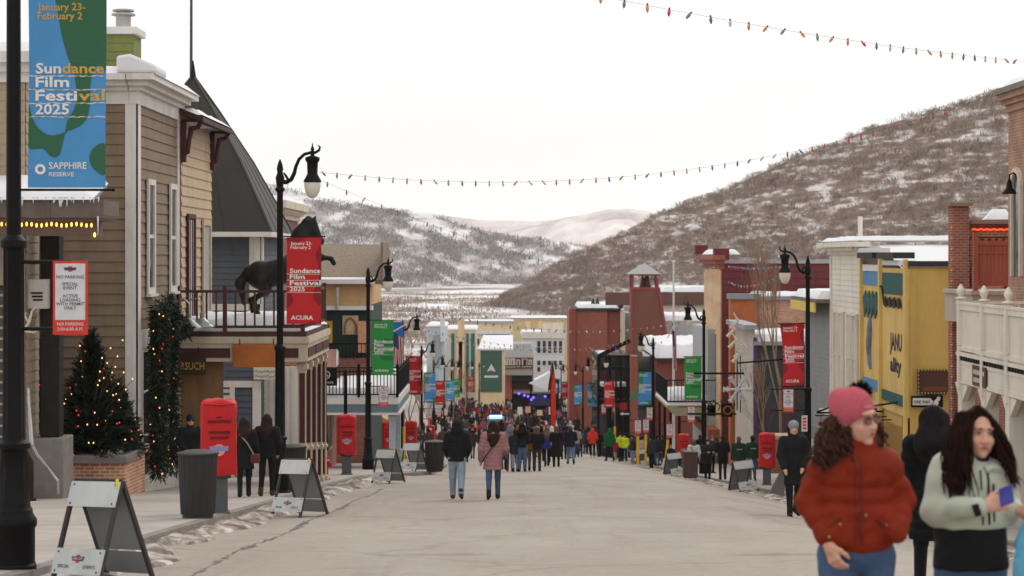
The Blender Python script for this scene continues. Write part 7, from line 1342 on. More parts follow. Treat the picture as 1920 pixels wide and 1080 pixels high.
b = MB(); b.box(-.65, .65, -.1, .3, 1.74, 1.92); b.build('light_bar', mat('blue_flasher', (90, 150, 255), emit=14.0), car, bevel=.03)
for sx in (-.7, .7): b = MB(); b.box(sx-.16, sx+.16, -2.46, -2.4, .72, .86); b.build('headlight', M_globe, car)
y = 262; st = thing('stage_tent', 'dark event stage with white pitched canopy and purple blue lights at the street end', 'stage', (3, y, G(y))); x0, x1 = PX(960, y), PX(1048, y)
b = MB(); b.box(x0, x1, y, y+4, G(y), PZ(738, y)); b.build('deck', M_iron, st); b = MB()
for x in (x0, x0+2.4, x1-.2): b.box(x, x+.2, y, y+.2, G(y), PZ(712, y))
b.box(x0, x1, y, y+.2, PZ(718, y), PZ(712, y)); b.build('truss', M_iron, st)
b = MB(); b.prism([(PX(992, y), y-1, PZ(718, y)), (PX(1026, y), y-1, PZ(731, y)), (PX(1032, y), y-1, PZ(697, y))], (0, 4, 0)); b.build('canopy', M_snow, st); b = MB(); b.prism([(PX(1028, y), y-.9, PZ(734, y)), (PX(1042, y), y-.9, PZ(716, y)), (PX(1036, y), y-.9, PZ(676, y)), (PX(1031, y), y-.9, PZ(700, y))], (0, 3, 0)); b.build('drape', M_iron, st)
b = MB()
for k in range(9): b.box(PX(992+5*k, y), PX(996.6+5*k, y), y-.7, y-.3, PZ(760, y), PZ(752-14*math.sin(PI*k/8), y))
b.build('arch', mat('indigo_fabric', (52, 52, 84)), st)
b = MB(); M_purl = mat('violet_lamp', (96, 80, 255), emit=3.0)
for px, py in ((973, 737), (983, 740), (996, 748), (1000, 744), (1022, 742), (1038, 746), (990, 742)): b.ell((PX(px, y), y-1.2, PZ(py, y)), (.16, .1, .16), 8, 6)
b.build('stage_lamps', M_purl, st); y = 118; x = PX(1033, y); ff = lthing('feather_flag', 'tall narrow orange-red feather flag rising from the crowd', 'flag', (x, y, RZ(x, y))); zt = PZ(690, y)-RZ(x, y); b = MB(); vs = []
for k in range(15):
    t = k/14; z = .9+(zt-.9)*t; w_ = .38*(1-max(0, t-.86)*6) if t > .86 else .38; w_ *= .75; vs += [(0, .02*math.sin(t*9), z), (max(.02, w_), .06*math.sin(t*7+1), z)]
b.add(vs, [(2*i, 2*i+1, 2*i+3, 2*i+2) for i in range(14)]); b.build('sail', mat('orange_red_cloth', (206, 52, 30)), ff, smooth=True); b = MB(); b.tube([(-.02, 0, 0), (-.02, 0, zt*.8), (.1, 0, zt)], .025, 8); b.build('pole', M_iron, ff)
b = MB(); b.ell((.2, .02, zt*.5), (.1, .02, .16), 8, 6); b.ell((.2, .02, .98), (.14, .02, .22), 8, 6); b.build('mark', mat('amber_mark', (226, 140, 30)), ff)
M_fr, M_fw, M_fb = mat('flag_red', (160, 44, 52)), mat('flag_white', (206, 202, 200)), mat('flag_blue', (48, 54, 92))
def usflag(lab, root, hang, L_, W_):
    t = thing('national_flag', lab, 'flag', root); b = MB(); nu, nv = 26, 16; root = Vector(root)
    def fn(i, j):
        u = i/nv; v = j/nu; a = .22*math.sin(u*9+v*3)*(.4+v)*.35; return root+Vector((hang[0]*v*L_+W_*(u-.0)*.55+a*.25, a*.9+hang[1]*v, -v*L_-u*.35*W_))
    for j in range(nu):
        for i in range(nv):
            s_ = int(i/nv*13); m = 2 if (s_ < 7 and j/nu < .4) else (0 if s_ % 2 == 0 else 1); b.add([fn(i, j), fn(i+1, j), fn(i+1, j+1), fn(i, j+1)], [(0, 1, 2, 3)], m)
    b.build('cloth', [M_fr, M_fw, M_fb], t, smooth=True, ang=180); b = MB(); b.tube([root+Vector((-.3, .3, -.6)), root, root+Vector((W_*.7, -.2, .3))], .03, 8); b.build('pole', M_cream, t); return t
usflag('stars and stripes flag hanging between the green and red banners on the left', (PX(737, 78), 78, PZ(622, 78)), (.02, .1), 1.35, .75); usflag('stars and stripes flag drooping by the tall pole behind the right balcony', (PX(1260, 132), 132, PZ(618, 132)), (.03, .1), 2.6, .5)
y = 133; t = lthing('flagpole', 'tall white flagpole behind the sage balcony on the right', 'flagpole', (PX(1263, y), y, SW(11, y))); b = MB(); b.tube([(0, 0, 0), (0, 0, PZ(492, y)-SW(11, y))], [.1, .06], 8); b.build('pole', M_white, t); b = MB(); b.ell((0, 0, PZ(491, y)-SW(11, y)), (.12, .12, .12)); b.build('ball', M_white, t)
b = MB(); y = 84; b.box(PX(738, y), PX(756, y), y, y+.05, PZ(690, y), PZ(604, y)); o = b.build('blue_sheet_banner', cloth((40, 104, 176))); tag(o, 'plain blue cloth banner behind the hanging flag on the left', 'banner')
# white and silver ornament signs on the right (large wire snowflake and antlers)
def snowflake(lab, px, py, y, r):
    t = lthing('metal_ornament', lab, 'ornament', (PX(px, y), y, PZ(py, y))); b = MB()
    for k in range(6):
        a = PI*k/3; d = Vector((math.cos(a), 0, math.sin(a))); b.tube([(0, 0, 0), d*r], .05, 6)
        for q in (.5, .75):
            for s_ in (-.6, .6): e = Vector((math.cos(a+s_), 0, math.sin(a+s_))); b.tube([d*r*q, d*r*q+e*r*.3], .035, 6)
    b.build('branches', mat('silver_metal', (196, 196, 198), rough=.4, metal=.3), t); b = MB(); b.tube([(0, 0, r), (0, 0, r+.5), (2.5, 0, r+.7)], .04, 6); b.build('arm', M_iron, t); return t
snowflake('silver star-shaped metal ornament hanging on the right before the putty front', 1383, 730, 84, .62)
b = MB(); g = random.Random(9); y = 86
for (x0, x1, z) in ((1300, 1395, 700), (1290, 1380, 776)): b.tube([(PX(x0, y), y, PZ(z, y)), (PX(x1, y), y, PZ(z, y))], .05, 6)
for k in range(9): x = PX(1318+7*k, y); z = PZ(770-6*g.random(), y); b.tube([(x, y, z), (x+.1, y, z+.2), (x-.05, y, z+.35)], .03, 5)
o = b.build('iron_bracket', M_iron); tag(o, 'black wrought iron sign bracket reaching over the right sidewalk by the lamp', 'bracket')
sg = hsign('round_face_sign', 'black square hanging sign with a dull copper ring beside the iron bracket', PX(1352, 85), PX(1373, 85), 85, PZ(782, 85), PZ(756, 85), M_iron, arm=False); disc(PX(1364, 85), 84.98, PZ(769, 85), .2, .2, mat('copper', (176, 104, 54)), 'ring', sg); disc(PX(1364, 85), 84.97, PZ(769, 85), .14, .14, M_iron, 'centre', sg)
b = MB(); g = random.Random(19)
for k in range(7): x = PX(1360+4*k+g.random()*6, 88); z = PZ(690-g.random()*75, 88); b.tube([(x, 88, z), (x+.3, 87.9, z+.35), (x+.1, 87.9, z+.7)], [.1, .07, .02], 6)
o = b.build('white_antler_cluster', mat('antler_bone', (208, 196, 176)), smooth=True); tag(o, 'cluster of pale curved antler shapes on the orange brick front', 'ornament')
sg = hsign('black_arrow_sign', 'small dark sign with a white arrow in front of the black steel front', PX(1162, 139), PX(1183, 139), 139, PZ(780, 139), PZ(772, 139), M_dkgrey, arm=False); b = MB(); x = PX(1165, 139); z = PZ(776, 139); b.prism([(x-.1, 138.99, z), (x+.12, 138.99, z+.12), (x+.12, 138.99, z-.12)], (0, .008, 0)); b.box(x+.12, x+.55, 138.99, 138.998, z-.04, z+.04); b.build('arrow', M_white, sg)
# small parking plate on the right lamp
sg = thing('arrow_plate', 'white plate with red arrow and letters on the nearest right lamp post', 'parking sign', (PX(1508, 62), 62.2, PZ(800, 62))); b = MB(); b.box(PX(1503, 62.2), PX(1514, 62.2), 62.2, 62.21, PZ(809, 62.2), PZ(779, 62.2)); b.build('plate', M_signwh, sg); b = MB(); x = PX(1508.5, 62.2)
for z, w_ in ((PZ(785, 62.2), .1), (PZ(791, 62.2), .12), (PZ(797, 62.2), .1), (PZ(803, 62.2), .12)): b.box(x-w_/2, x+w_/2, 62.195, 62.199, z-.03, z+.03)
b.build('lettering', M_signred, sg)
# ------------------------------------------------------------------ bronze horse on the balcony
hx, hy, hz = (530-960)/70.0, 53.1, -.19
def hp(x, z, y=0): return (x, y, z)
H_ = [Cap(hp(-.52, 1.16), hp(.40, 1.40), .37, .36, (1, .85, 1)), Ell((-.66, 0, 1.18), (.36, .30, .38)), Ell((.5, 0, 1.38), (.32, .28, .40)), Cap(hp(.42, 1.66), hp(.50, 2.2), .33, .28, (1, .6, 1)), Cap(hp(.50, 2.2), hp(.64, 2.56), .28, .17, (1, .65, 1)), Cap(hp(.74, 2.53), hp(.98, 2.1), .17, .09, (1, .75, 1)), Ell((.99, 0, 2.08), (.085, .07, .09)), Ell((.78, 0, 2.4), (.13, .1, .16)), Cap(hp(.82, 2.62, -.07), hp(.86, 2.78, -.09), .045, .014), Cap(hp(.82, 2.62, .07), hp(.86, 2.78, .09), .045, .014)]
for yy, pts in ((-.17, [(.55, 1.25), (1.02, 1.66), (1.30, 1.62), (1.36, 1.5)]), (.17, [(.52, 1.15), (.58, .62), (.56, .2), (.62, .04)]), (-.18, [(-.62, 1.0), (-.42, .78), (-.78, .52), (-.68, .16), (-.62, .04)]), (.18, [(-.66, 1.0), (-.5, .72), (-.92, .5), (-.85, .16), (-.8, .04)])):
    rr = [.2, .1, .06, .05, .07] if len(pts) == 5 else [.17, .085, .05, .07]
    for (a, c), (d, e), r0, r1 in zip(pts, pts[1:], rr, rr[1:]): H_.append(Cap(hp(a, c, yy), hp(d, e, yy), r0, r1))
H_ += [Cap(hp(-.98, 1.3), hp(-1.18, .95), .1, .13), Cap(hp(-1.18, .95), hp(-1.08, .4), .13, .04)]
hr_ = thing('horse_statue', 'large dark bronze prancing horse statue standing on the snowy balcony', 'statue', (hx, hy, hz)); M_bronze = mat('dark_bronze', (28, 27, 27), rough=.45, metal=.4, var=.3, scale=5, bump=.3, bscale=18)
sdf_obj('body', [H_], [M_bronze], .03, hr_, k=.09)
mn = [Cap(hp(.36+.04*k, 1.75+.135*k), hp(.22+.045*k, 1.62+.14*k), .075, .03, (1, .7, 1)) for k in range(8)]+[Cap(hp(.36, 1.72), hp(.66, 2.66), .09, .07, (1, .6, 1)), Cap(hp(.7, 2.7), hp(.86, 2.52), .06, .03)]
sdf_obj('mane', [mn], [M_bronze], .025, hr_, k=.04)
# ------------------------------------------------------------------ strings of coloured bulbs
BCOL = [('red', (196, 62, 62)), ('green', (92, 142, 108)), ('blue', (96, 100, 160)), ('orange', (214, 140, 88)), ('clear', (196, 190, 180))]
BM = [mat('bulb_'+n, c, rough=.2, spec=.7) for n, c in BCOL]; M_sock = mat('bulb_socket', (60, 62, 60))
_b = MB(); _b.lathe([(.012, 0), (.026, -.02), (.028, -.06), (.016, -.1), (.003, -.12)], n=8, mi=0); _b.lathe([(.014, .0), (.016, .03), (.012, .035)], n=8, mi=1); _o = _b.build('bulb', [BM[0], M_sock], None, smooth=True); BME = _o.data; bpy.data.objects.remove(_o)
def bulbs(lab, p0, p1, sag, n, seed, size=1.0, t0=0, t1=1):
    g = random.Random(seed); p0, p1 = Vector(p0), Vector(p1); f = lambda t: p0.lerp(p1, t)-Vector((0, 0, sag*4*t*(1-t))); t_ = thing('bulb_string', lab, 'light string', p0, 'strings of coloured bulbs over the street'); b = MB(); b.tube([f(k/60) for k in range(61)], .0028, 4); b.build('wire', M_sock, t_)
    for k in range(n):
        t = t0+(t1-t0)*(k+.5)/n; o = bpy.data.objects.new('bulb', BME); COL.objects.link(o); o.parent = t_; o.location = f(t)-p0; tl = g.choice([0, 0, 0, .1, -.1, .7, -.7]); o.rotation_euler = (g.uniform(-.2, .2), tl, 0); o.scale = (size,)*3; o.material_slots[0].link = 'OBJECT'; o.material_slots[0].material = BM[g.randrange(5)]
    return t_
bulbs('string of coloured bulbs crossing the upper right of the sky', (-4, 20, 5.2), (12.25, 46.5, PZ(116, 46.5)), .25, 30, 1, .95, .29, .995)
bulbs('long string of coloured bulbs sagging from the left lamp to the tall brick building', (PX(592, 44.4), 44.4, PZ(322, 44.4)), (12.4, 49.2, PZ(165, 49.2)), 1.02, 54, 2, .9)
bulbs('string of coloured bulbs falling from the left lamp toward the burgundy building', (PX(595, 44.4), 44.4, PZ(335, 44.4)), (PX(1345, 118), 117.6, PZ(497, 118)), 1.3, 52, 3, .85)
bulbs('string of coloured bulbs along the top of the burgundy siding', (PX(1365, 116), 116, PZ(498, 116)), (PX(1483, 62.7), 62.7, PZ(497, 62.7)), .1, 24, 4, 1.1); bulbs('lower string of coloured bulbs drooping across the burgundy siding', (PX(1365, 116), 116, PZ(527, 116)), (PX(1478, 62.7), 62.7, PZ(508, 62.7)), .35, 16, 5, 1.1)
for k, (x0, ya, z0, x1, yb, z1) in enumerate(((720, 72, 560, 1290, 90, 600), (770, 101, 610, 1245, 116, 640), (800, 131, 628, 1180, 146, 640))): bulbs(['faint string of bulbs from the green banner lamp across to the right balcony lamp', 'faint string of bulbs below the brick block across the street', 'farthest faint string of bulbs across the street'][k], (PX(x0, ya), ya, PZ(z0, ya)), (PX(x1, yb), yb, PZ(z1, yb)), .8, 40, 6+k, 1.1)
# ------------------------------------------------------------------ the three large figures at the right
M_skinf = mat('face_skin', (206, 156, 134), rough=.5, var=.05, scale=25, bump=.04, bscale=120); M_lip = mat('lip', (168, 92, 86), rough=.4); M_eyew = mat('eye_white', (196, 190, 186), rough=.2); M_iris = mat('iris', (42, 30, 24), rough=.15); M_brow = mat('eyebrow', (62, 44, 36))
def tf(prims, o, Rm, sc=1.0):
    o = A3(*o)
    for p in prims:
        if isinstance(p, Cap): p.a = o+Rm@(p.a*sc); p.b = o+Rm@(p.b*sc); p.ra *= sc; p.rb *= sc
        elif isinstance(p, Ell): p.c = o+Rm@(p.c*sc); p.r = p.r*sc; p.rot = Rm if p.rot is None else Rm@p.rot
    return prims
def head_prims():
    return [Ell((0, .012, .035), (.073, .092, .088)), Ell((0, -.03, -.03), (.063, .064, .08)), Ell((0, -.066, -.092), (.024, .02, .018)), Cap((0, -.086, .018), (0, -.103, -.022), .0075, .011), Ell((.012, -.098, -.026), (.009, .01, .008)), Ell((-.012, -.098, -.026), (.009, .01, .008)), Ell((.036, -.064, -.022), (.024, .024, .026)), Ell((-.036, -.064, -.022), (.024, .024, .026)), Ell((0, -.078, .042), (.05, .013, .012)),
            Ell((.076, .01, -.005), (.01, .02, .032)), Ell((-.076, .01, -.005), (.01, .02, .032)), Ell((0, -.081, -.053), (.027, .012, .014)), Ell((.031, -.1, .016), (.017, .014, .011), neg=True), Ell((-.031, -.1, .016), (.017, .014, .011), neg=True)]
def face_parts(parent, o, Rm, sc=1.0, brows=True):
    o = A3(*o); P = lambda *v: tuple(o+Rm@(A3(*v)*sc))
    for sx in (-1, 1):
        e = sdf_obj('eye', [tf([Ell((sx*.031, -.079, .016), (.0112, .0095, .0066))], o, Rm, sc), tf([Ell((sx*.031, -.0865, .016), (.0062, .0045, .0058))], o, Rm, sc), tf([Cap((sx*.044, -.082, .021), (sx*.019, -.088, .024), .0025, .0025)], o, Rm, sc)], [M_eyew, M_iris, M_brow], .0022, parent, k=.002, kk=.001)
    if brows: sdf_obj('eyebrows', [tf([Cap((sx*.05, -.076, .043), (sx*.018, -.09, .041), .0035, .005) for sx in (-1, 1)], o, Rm, sc)], [M_brow], .003, parent, k=.002)
    sdf_obj('lips', [tf([Cap((-.027, -.086, -.0505), (0, -.0965, -.0485), .0026, .0038), Cap((.027, -.086, -.0505), (0, -.0965, -.0485), .0026, .0038), Cap((-.017, -.0925, -.0575), (.017, -.0925, -.0575), .0042, .0042)], o, Rm, sc)], [M_lip], .003, parent, k=.004)
def hand_prims(w, yd, xd, curl=.5, sc=1.0, spread=.0):
    """w wrist, yd along the hand, xd toward the thumb side; fingers curl toward xd x yd"""
    w, y, x = A3(*w), A3(*yd), A3(*xd); y /= np.linalg.norm(y); x = x-y*(x@y); x /= np.linalg.norm(x); n = np.cross(x, y); out = [Cap(w, w+y*.03*sc, .026*sc, .028*sc)]
    for i, (fx, ln) in enumerate(((.030, .068), (.010, .076), (-.011, .072), (-.030, .058))):
        b = w+(y*.088+x*fx)*sc; out.append(Cap(w+(y*.03+x*fx*.7)*sc, b, .0155*sc, .0125*sc)); d = y; p = b; a = curl*(1+.08*i)
        for s_, (l, r0, r1) in enumerate(((.45, .0098, .009), (.32, .009, .0083), (.25, .0083, .007))):
            d = y*math.cos(a)+n*math.sin(a)+x*spread*fx*8; q = p+d*l*ln*sc; out.append(Cap(p, q, r0*sc, r1*sc)); p = q; a += curl*(1.0 if s_ == 0 else .7)
    p = w+(y*.025+x*.026)*sc; q = p+(y*.034+x*.026+n*.012)*sc; out.append(Cap(p, q, .0135*sc, .0115*sc)); d = y*.8+x*.25+n*.5; out += [Cap(q, q+d*.03*sc, .0112*sc, .0095*sc), Cap(q+d*.03*sc, q+d*.03*sc+(y*.8+n*.6-x*.1)*.024*sc, .0093*sc, .0075*sc)]
    return out
def curls(name, parent, mt, roots, ends, n, seed, amp=.014, freq=9, r=.0075, jit=.03, mid=None):
    """hair locks: wavy tubes running from the scalp to the tips"""
    g = random.Random(seed); b = MB()
    for i in range(n):
        k = g.random()*(len(roots)-1.001); j = int(k); f = k-j; a = Vector(roots[j]).lerp(Vector(roots[j+1]), f); e = Vector(ends[j]).lerp(Vector(ends[j+1]), f); m = Vector(mid[j]).lerp(Vector(mid[j+1]), f) if mid else (a+e)/2
        J = lambda s: Vector((g.gauss(0, s), g.gauss(0, s), g.gauss(0, s))); a = a+J(jit*.4); m = m+J(jit); e = e+J(jit); ph = g.uniform(0, 6.28); am = amp*g.uniform(.6, 1.3); K = 26; pts = []
        stop = g.uniform(.72, 1.0)
        for q in range(K):
            t = q/(K-1)*stop; p = a*(1-t)**2+m*2*t*(1-t)+e*t*t; w_ = am*min(1, t*3); pts.append(p+Vector((math.cos(ph+t*freq*2.2)*w_, math.sin(ph+t*freq*2.2)*w_, 0)))
        rr = [r*g.uniform(.8, 1.2)*(1 if q < K-5 else (K-q)/6) for q in range(K)]; b.tube(pts, rr, 5)
    return b.build(name, mt, parent, smooth=True)
# ---- woman in the rust puffer jacket
s1 = 385.0; y1 = 9.6; x1 = (1605-960)/s1; z1 = CAMZ-(735-HZ)/s1-1.70
t = lthing('person', 'woman in a rust red puffer jacket and pink beanie in the right foreground', 'person', (x1, y1, z1)); q = lambda px, py, yy=0: ((px-1605)/s1, yy, 1.70-(py-735)/s1)
Rh = rotz(R(40))@roty(R(-4)); hc = A3(*q(1604, 789, -.02)); skin = tf(head_prims(), hc, Rh, 1.03)+[Cap((0, .02, 1.36), hc+A3(-.01, .02, -.05), .06, .056), Cap((0, .02, 1.36), (0, .02, 1.0), .1, .1, (1.2, .8, 1))]
wr = q(1546, 1012, -.10); skin += hand_prims(wr, (.035, -.03, -.10), (.55, -.8, -.1), .42, .98); lg = []
for sx, th in ((-1, .12), (1, -.1)): hp_, kp, ap, tp = leg_pts(sx, th, .12, .89); lg.append((hp_, kp, ap, tp)); skin += [Cap(hp_+A3(sx*.01, 0, .0), kp, .07, .05), Cap(kp, ap, .05, .04), Cap(ap, tp, .035, .03)]
skin += [Cap((0, .02, 1.05), (0, 0, .92), .1, .1, (1.2, .8, 1)), Cap((-.15, .02, 1.34), (-.214, .05, 1.17), .045, .04), Cap((-.214, .05, 1.17), wr, .04, .028), Cap((.15, .02, 1.34), (.218, .04, 1.18), .045, .04), Cap((.218, .04, 1.18), (.165, -.11, 1.04), .04, .03)]
sdf_obj('body', [skin], [M_skinf], .0055, t, k=.012); face_parts(t, hc, Rh, 1.03, brows=False)
J = [Cap((0, .01, 1.30), (0, .0, 1.04), .158, .162, (1.10, .86, 1), (.015, .078)), Cap((-.118, .015, 1.345), (.118, .015, 1.345), .082, .082, (1, 1.1, 1)), Cap((0, .02, 1.37), (.01, .0, 1.445), .094, .084, (1.05, 1, 1)), Cap((0, 0, 1.06), (0, 0, .955), .168, .150, (1.06, .86, 1), (.012, .075)), Ell((0, .0, 1.0), (.182, .148, .085)),
     Cap((-.150, .02, 1.34), (-.214, .05, 1.165), .077, .07, (1, 1, 1), (.011, .095)), Cap((-.214, .05, 1.165), A3(*wr)+A3(-.008, .012, .03), .074, .05, (1, 1, 1), (.011, .085)), Cap((.150, .02, 1.34), (.218, .04, 1.175), .077, .07, (1, 1, 1), (.011, .095)), Cap((.218, .04, 1.175), (.165, -.12, 1.035), .074, .058, (1, 1, 1), (.010, .085)), Cut(.935)]
M_rustj = mat('rust_puffer', (124, 40, 19), rough=.75, var=.16, scale=5, bump=.55, bscale=16, spec=.15); jk = sdf_obj('jacket', [J], [M_rustj], .008, t, k=.028, noise=.0045)
def front_y(prims, x, z, k=.035):
    Y = np.linspace(-.45, .1, 140); d = gdist(prims, np.stack([np.full_like(Y, x), Y, np.full_like(Y, z)], 1), k); i = np.argmax(d < 0); return Y[i] if (d < 0).any() else -.2
def seam(name, prims, pts, r, m, parent, off=.0):
    b = MB(); b.tube([(x, front_y(prims, x, z)-off, z) for x, z in pts], r, 6); return b.build(name, m, parent, smooth=True)
dk = mat('rust_seam', (96, 28, 18)); seam('placket', J, [(.0+.004*math.sin(k), 1.40-.03*k) for k in range(15)], .005, dk, jk, .005); seam('placket_edge', J, [(-.03, 1.40-.03*k) for k in range(15)], .0035, dk, jk, .004)
for sx, pts in ((-1, [(-.16, 1.06), (-.1, 1.10)]), (1, [(.07, 1.10), (.14, 1.05)])): seam('pocket_welt', J, [(pts[0][0]+(pts[1][0]-pts[0][0])*k/6, pts[0][1]+(pts[1][1]-pts[0][1])*k/6) for k in range(7)], .0065, dk, jk, .004)
b = MB()
for x, z in ((-.1, 1.075), (.12, 1.07), (-.155, 1.015), (.02, 1.12)): b.ell((x, front_y(J, x, z)-.003, z), (.007, .005, .007), 8, 6)
b.build('snaps', mat('brass_snap', (176, 140, 110), metal=.6, rough=.4), jk)
M_denim = mat('blue_denim', (62, 84, 116), rough=.85, var=.2, scale=7, bump=.4, bscale=14); D_ = [Ell((0, .0, .93), (.165, .13, .12))]
for hp_, kp, ap, tp in lg: D_ += [Cap(hp_+A3(np.sign(hp_[0])*.004, 0, .02), kp, .098, .07), Cap(kp, ap, .068, .056)]
sdf_obj('jeans', [D_], [M_denim], .011, t, k=.03, noise=.002); sdf_obj('boots', [[Cap(ap+A3(0, .03, -.045), tp, .045, .036) for _, _, ap, tp in lg]+[Cap(ap+A3(0, 0, .06), ap-A3(0, 0, .03), .052, .05) for _, _, ap, tp in lg]], [cloth(SHOE)], .014, t)
Hh = lambda *v: tuple(hc+Rh@(A3(*v)*1.03))
# beanie: slouched back, brim raised over the brow
Rb = Rh@rotx(R(-24)); M_pinkh = mat('pink_knit', (188, 92, 104), rough=.95, var=.1, scale=30, bump=.6, bscale=90, spec=.1); BN_ = [Ell(hc+Rh@A3(0, .03, .068), (.094, .108, .088), Rb), Cap(hc+Rb@A3(0, -.0, .052), hc+Rb@A3(0, 0, .075), .1, .098, (1, 1.06, 1)), Ell(hc+Rh@A3(0, .09, .09), (.07, .06, .07), Rb)]
cut = [p for p in BN_]; sdf_obj('beanie', [cut+[Ell(hc+Rh@A3(0, -.075, -.075), (.12, .115, .105), None, True)]], [M_pinkh], .005, t, k=.02)
pc = A3(*q(1614, 738, .03)); g = np.random.default_rng(3); n = 900; d = g.normal(0, 1, (n, 3)); d /= np.linalg.norm(d, axis=1)[:, None]; V, F, mi = needles(pc+d*.018, d, .042, .006, 9); npmesh('pompom', V, F, [mat('black_fluff', (20, 19, 20), rough=.9, spec=.1)], t, smooth=False)
b = MB(); g = random.Random(1); tx = Hh
for k in range(7): a = -.03+.011*k; b.box(-.003, .003, -.002, .002, -.006, .006)
o = None
put = MB(); fnp = lambda u, v: Hh(u, -.1015-.0+u*u*4.5, .0745+v+u*.04); put_text(put, 'PARK CITY', fnp, -.045, 0, .017, bold=.012, width=.09); put.build('beanie_lettering', mat('pale_pink_thread', (226, 170, 176)), t)
# tinted sunglasses
b = MB(); M_sg = mat('amber_lens', (92, 40, 32), rough=.1, spec=.8)
for sx in (-1, 1): b.prism([Hh(sx*.034+.026*math.cos(a), -.105+.004*abs(math.cos(a)), .014+.021*math.sin(a)) for a in [2*PI*k/16 for k in range(16)]], tuple(Rh@A3(0, .004, 0)))
sgp = b.build('sunglasses', M_sg, t); b = MB(); b.tube([Hh(-.012, -.108, .02), Hh(.012, -.108, .02)], .0025, 6)
for sx in (-1, 1): b.tube([Hh(sx*.06, -.1, .022), Hh(sx*.078, -.05, .022), Hh(sx*.08, .0, .018)], .0025, 6)
b.build('frame', mat('gold_wire', (150, 110, 70), metal=.7, rough=.35), sgp)
M_curl = mat('curly_brown_hair', (78, 46, 31), rough=.6, var=.5, scale=22, alt=(40, 24, 18), spec=.2)
hm = [Cap(q(1578, 790, .03), q(1560, 862, -.03), .05, .06), Ell(q(1560, 838, -.02), (.062, .06, .09)), Cap(q(1622, 800, .05), q(1640, 835, .03), .05, .04), Ell(hc+A3(-.02, .05, -.02), (.085, .07, .09))]; sdf_obj('hair', [hm], [M_curl], .008, t, k=.03, noise=.006)
curls('curls', t, M_curl, [q(1572, 768, -.03), q(1566, 778, .0), q(1575, 770, .04), q(1590, 775, -.05)], [q(1552, 886, -.10), q(1535, 872, -.06), q(1548, 865, .02), q(1582, 872, -.11)], 330, 5, amp=.014, freq=10, r=.005, jit=.022, mid=[q(1545, 820, -.06), q(1530, 830, -.03), q(1540, 815, .03), q(1580, 825, -.09)])
curls('curls', t, M_curl, [q(1636, 775, .06), q(1626, 772, .08)], [q(1655, 842, .02), q(1640, 850, .06)], 120, 6, amp=.012, freq=9, r=.005, jit=.016, mid=[q(1660, 808, .04), q(1648, 810, .07)])
# ---- woman in the mint jacket
s2 = 376.0; y2 = 9.9; x2 = (1825-960)/s2; z2 = CAMZ-(768-HZ)/s2-1.66
t = lthing('person', 'woman with long dark hair in a mint green and black jacket holding a phone', 'person', (x2, y2, z2)); q = lambda px, py, yy=0: ((px-1825)/s2, yy, 1.66-(py-768)/s2)
Rh = rotz(R(8))@roty(R(3)); hc = A3(*q(1838, 818, -.02)); Hh = lambda *v: tuple(hc+Rh@(A3(*v)*.98)); skin = tf(head_prims(), hc, Rh, .98)+[Cap((.01, .02, 1.33), hc+A3(0, .02, -.05), .055, .052), Cap((0, .02, 1.33), (0, .02, .95), .1, .1, (1.2, .8, 1))]
wR = A3(*q(1826, 943, -.26)); wL = A3(*q(1904, 953, -.12)); skin += hand_prims(wR, (.10, -.05, .045), (.1, .2, 1.0), .62, .95)+hand_prims(wL, (.07, -.06, -.03), (-.1, -.2, 1), .9, .95); lg = []
for sx, th in ((-1, -.1), (1, .14)): hp_, kp, ap, tp = leg_pts(sx, th, .12, .87); lg.append((hp_, kp, ap, tp)); skin += [Cap(hp_, kp, .07, .05), Cap(kp, ap, .05, .04), Cap(ap, tp, .035, .03)]
eR, eL = A3(*q(1757, 958, -.02)), A3(*q(1893, 962, .02)); sR, sL = A3(*q(1778, 878, .02)), A3(*q(1884, 878, .02)); skin += [Cap(sR, eR, .045, .04), Cap(eR, wR, .04, .028), Cap(sL, eL, .045, .04), Cap(eL, wL, .04, .028), Cap((0, .02, 1.0), (0, 0, .9), .1, .1, (1.2, .8, 1))]
sdf_obj('body', [skin], [M_skinf], .0055, t, k=.012); face_parts(t, hc, Rh, .98)
JU = [Cap((0, .01, 1.26), (0, .0, 1.10), .165, .168, (1.14, .84, 1)), Cap(tuple(sR*.9+A3(0, 0, .13)), tuple(sL*.9+A3(0, 0, .13)), .075, .075), Cap((-.0, .02, 1.36), (.0, .02, 1.41), .092, .085), Cap(sR, eR, .072, .066), Cap(eR, wR-A3(.028, 0, -.006), .067, .05), Cap(sL, eL, .074, .072), Cap(eL, wL-A3(.02, -.03, 0), .07, .05), Ell((0, .1, 1.36), (.12, .06, .07)), Cut(1.068)]
JU[1] = Cap((-.12, .02, 1.315), (.15, .02, 1.315), .078, .078)
JL = [Cap((0, .0, 1.10), (0, 0, .87), .158, .168, (1.12, .84, 1)), Cut(.86)]
M_mint = mat('mint_shell', (182, 188, 172), rough=.7, var=.08, scale=5, bump=.4, bscale=12, spec=.25); ju = sdf_obj('jacket_top', [JU], [M_mint], .008, t, k=.04, noise=.004); sdf_obj('jacket_skirt', [JL], [cloth((24, 24, 26))], .009, t, k=.03, noise=.003)
zz = lambda px, a, c_, n_=8: [((px-1825)/s2, 1.66-((a+(c_-a)*k/n_)-768)/s2) for k in range(n_+1)]
for px, a, c_, r_, nm in ((1848, 872, 980, .0055, 'zip'), (1858, 905, 975, .005, 'pocket_zip'), (1836, 930, 980, .004, 'pocket_zip'), (1834, 880, 915, .004, 'pocket_zip')): seam(nm, JU, zz(px, a, c_), r_, cloth(BLK), ju, .007)
cs = MB().box(-.017, .017, -.006, .006, -.03, .03).build('cuff_strap', cloth(BLK), None, bevel=.004); cs.parent = t; cs.location = wR-A3(.045, .05, .004); cs.rotation_euler = (0, R(-18), R(-20))
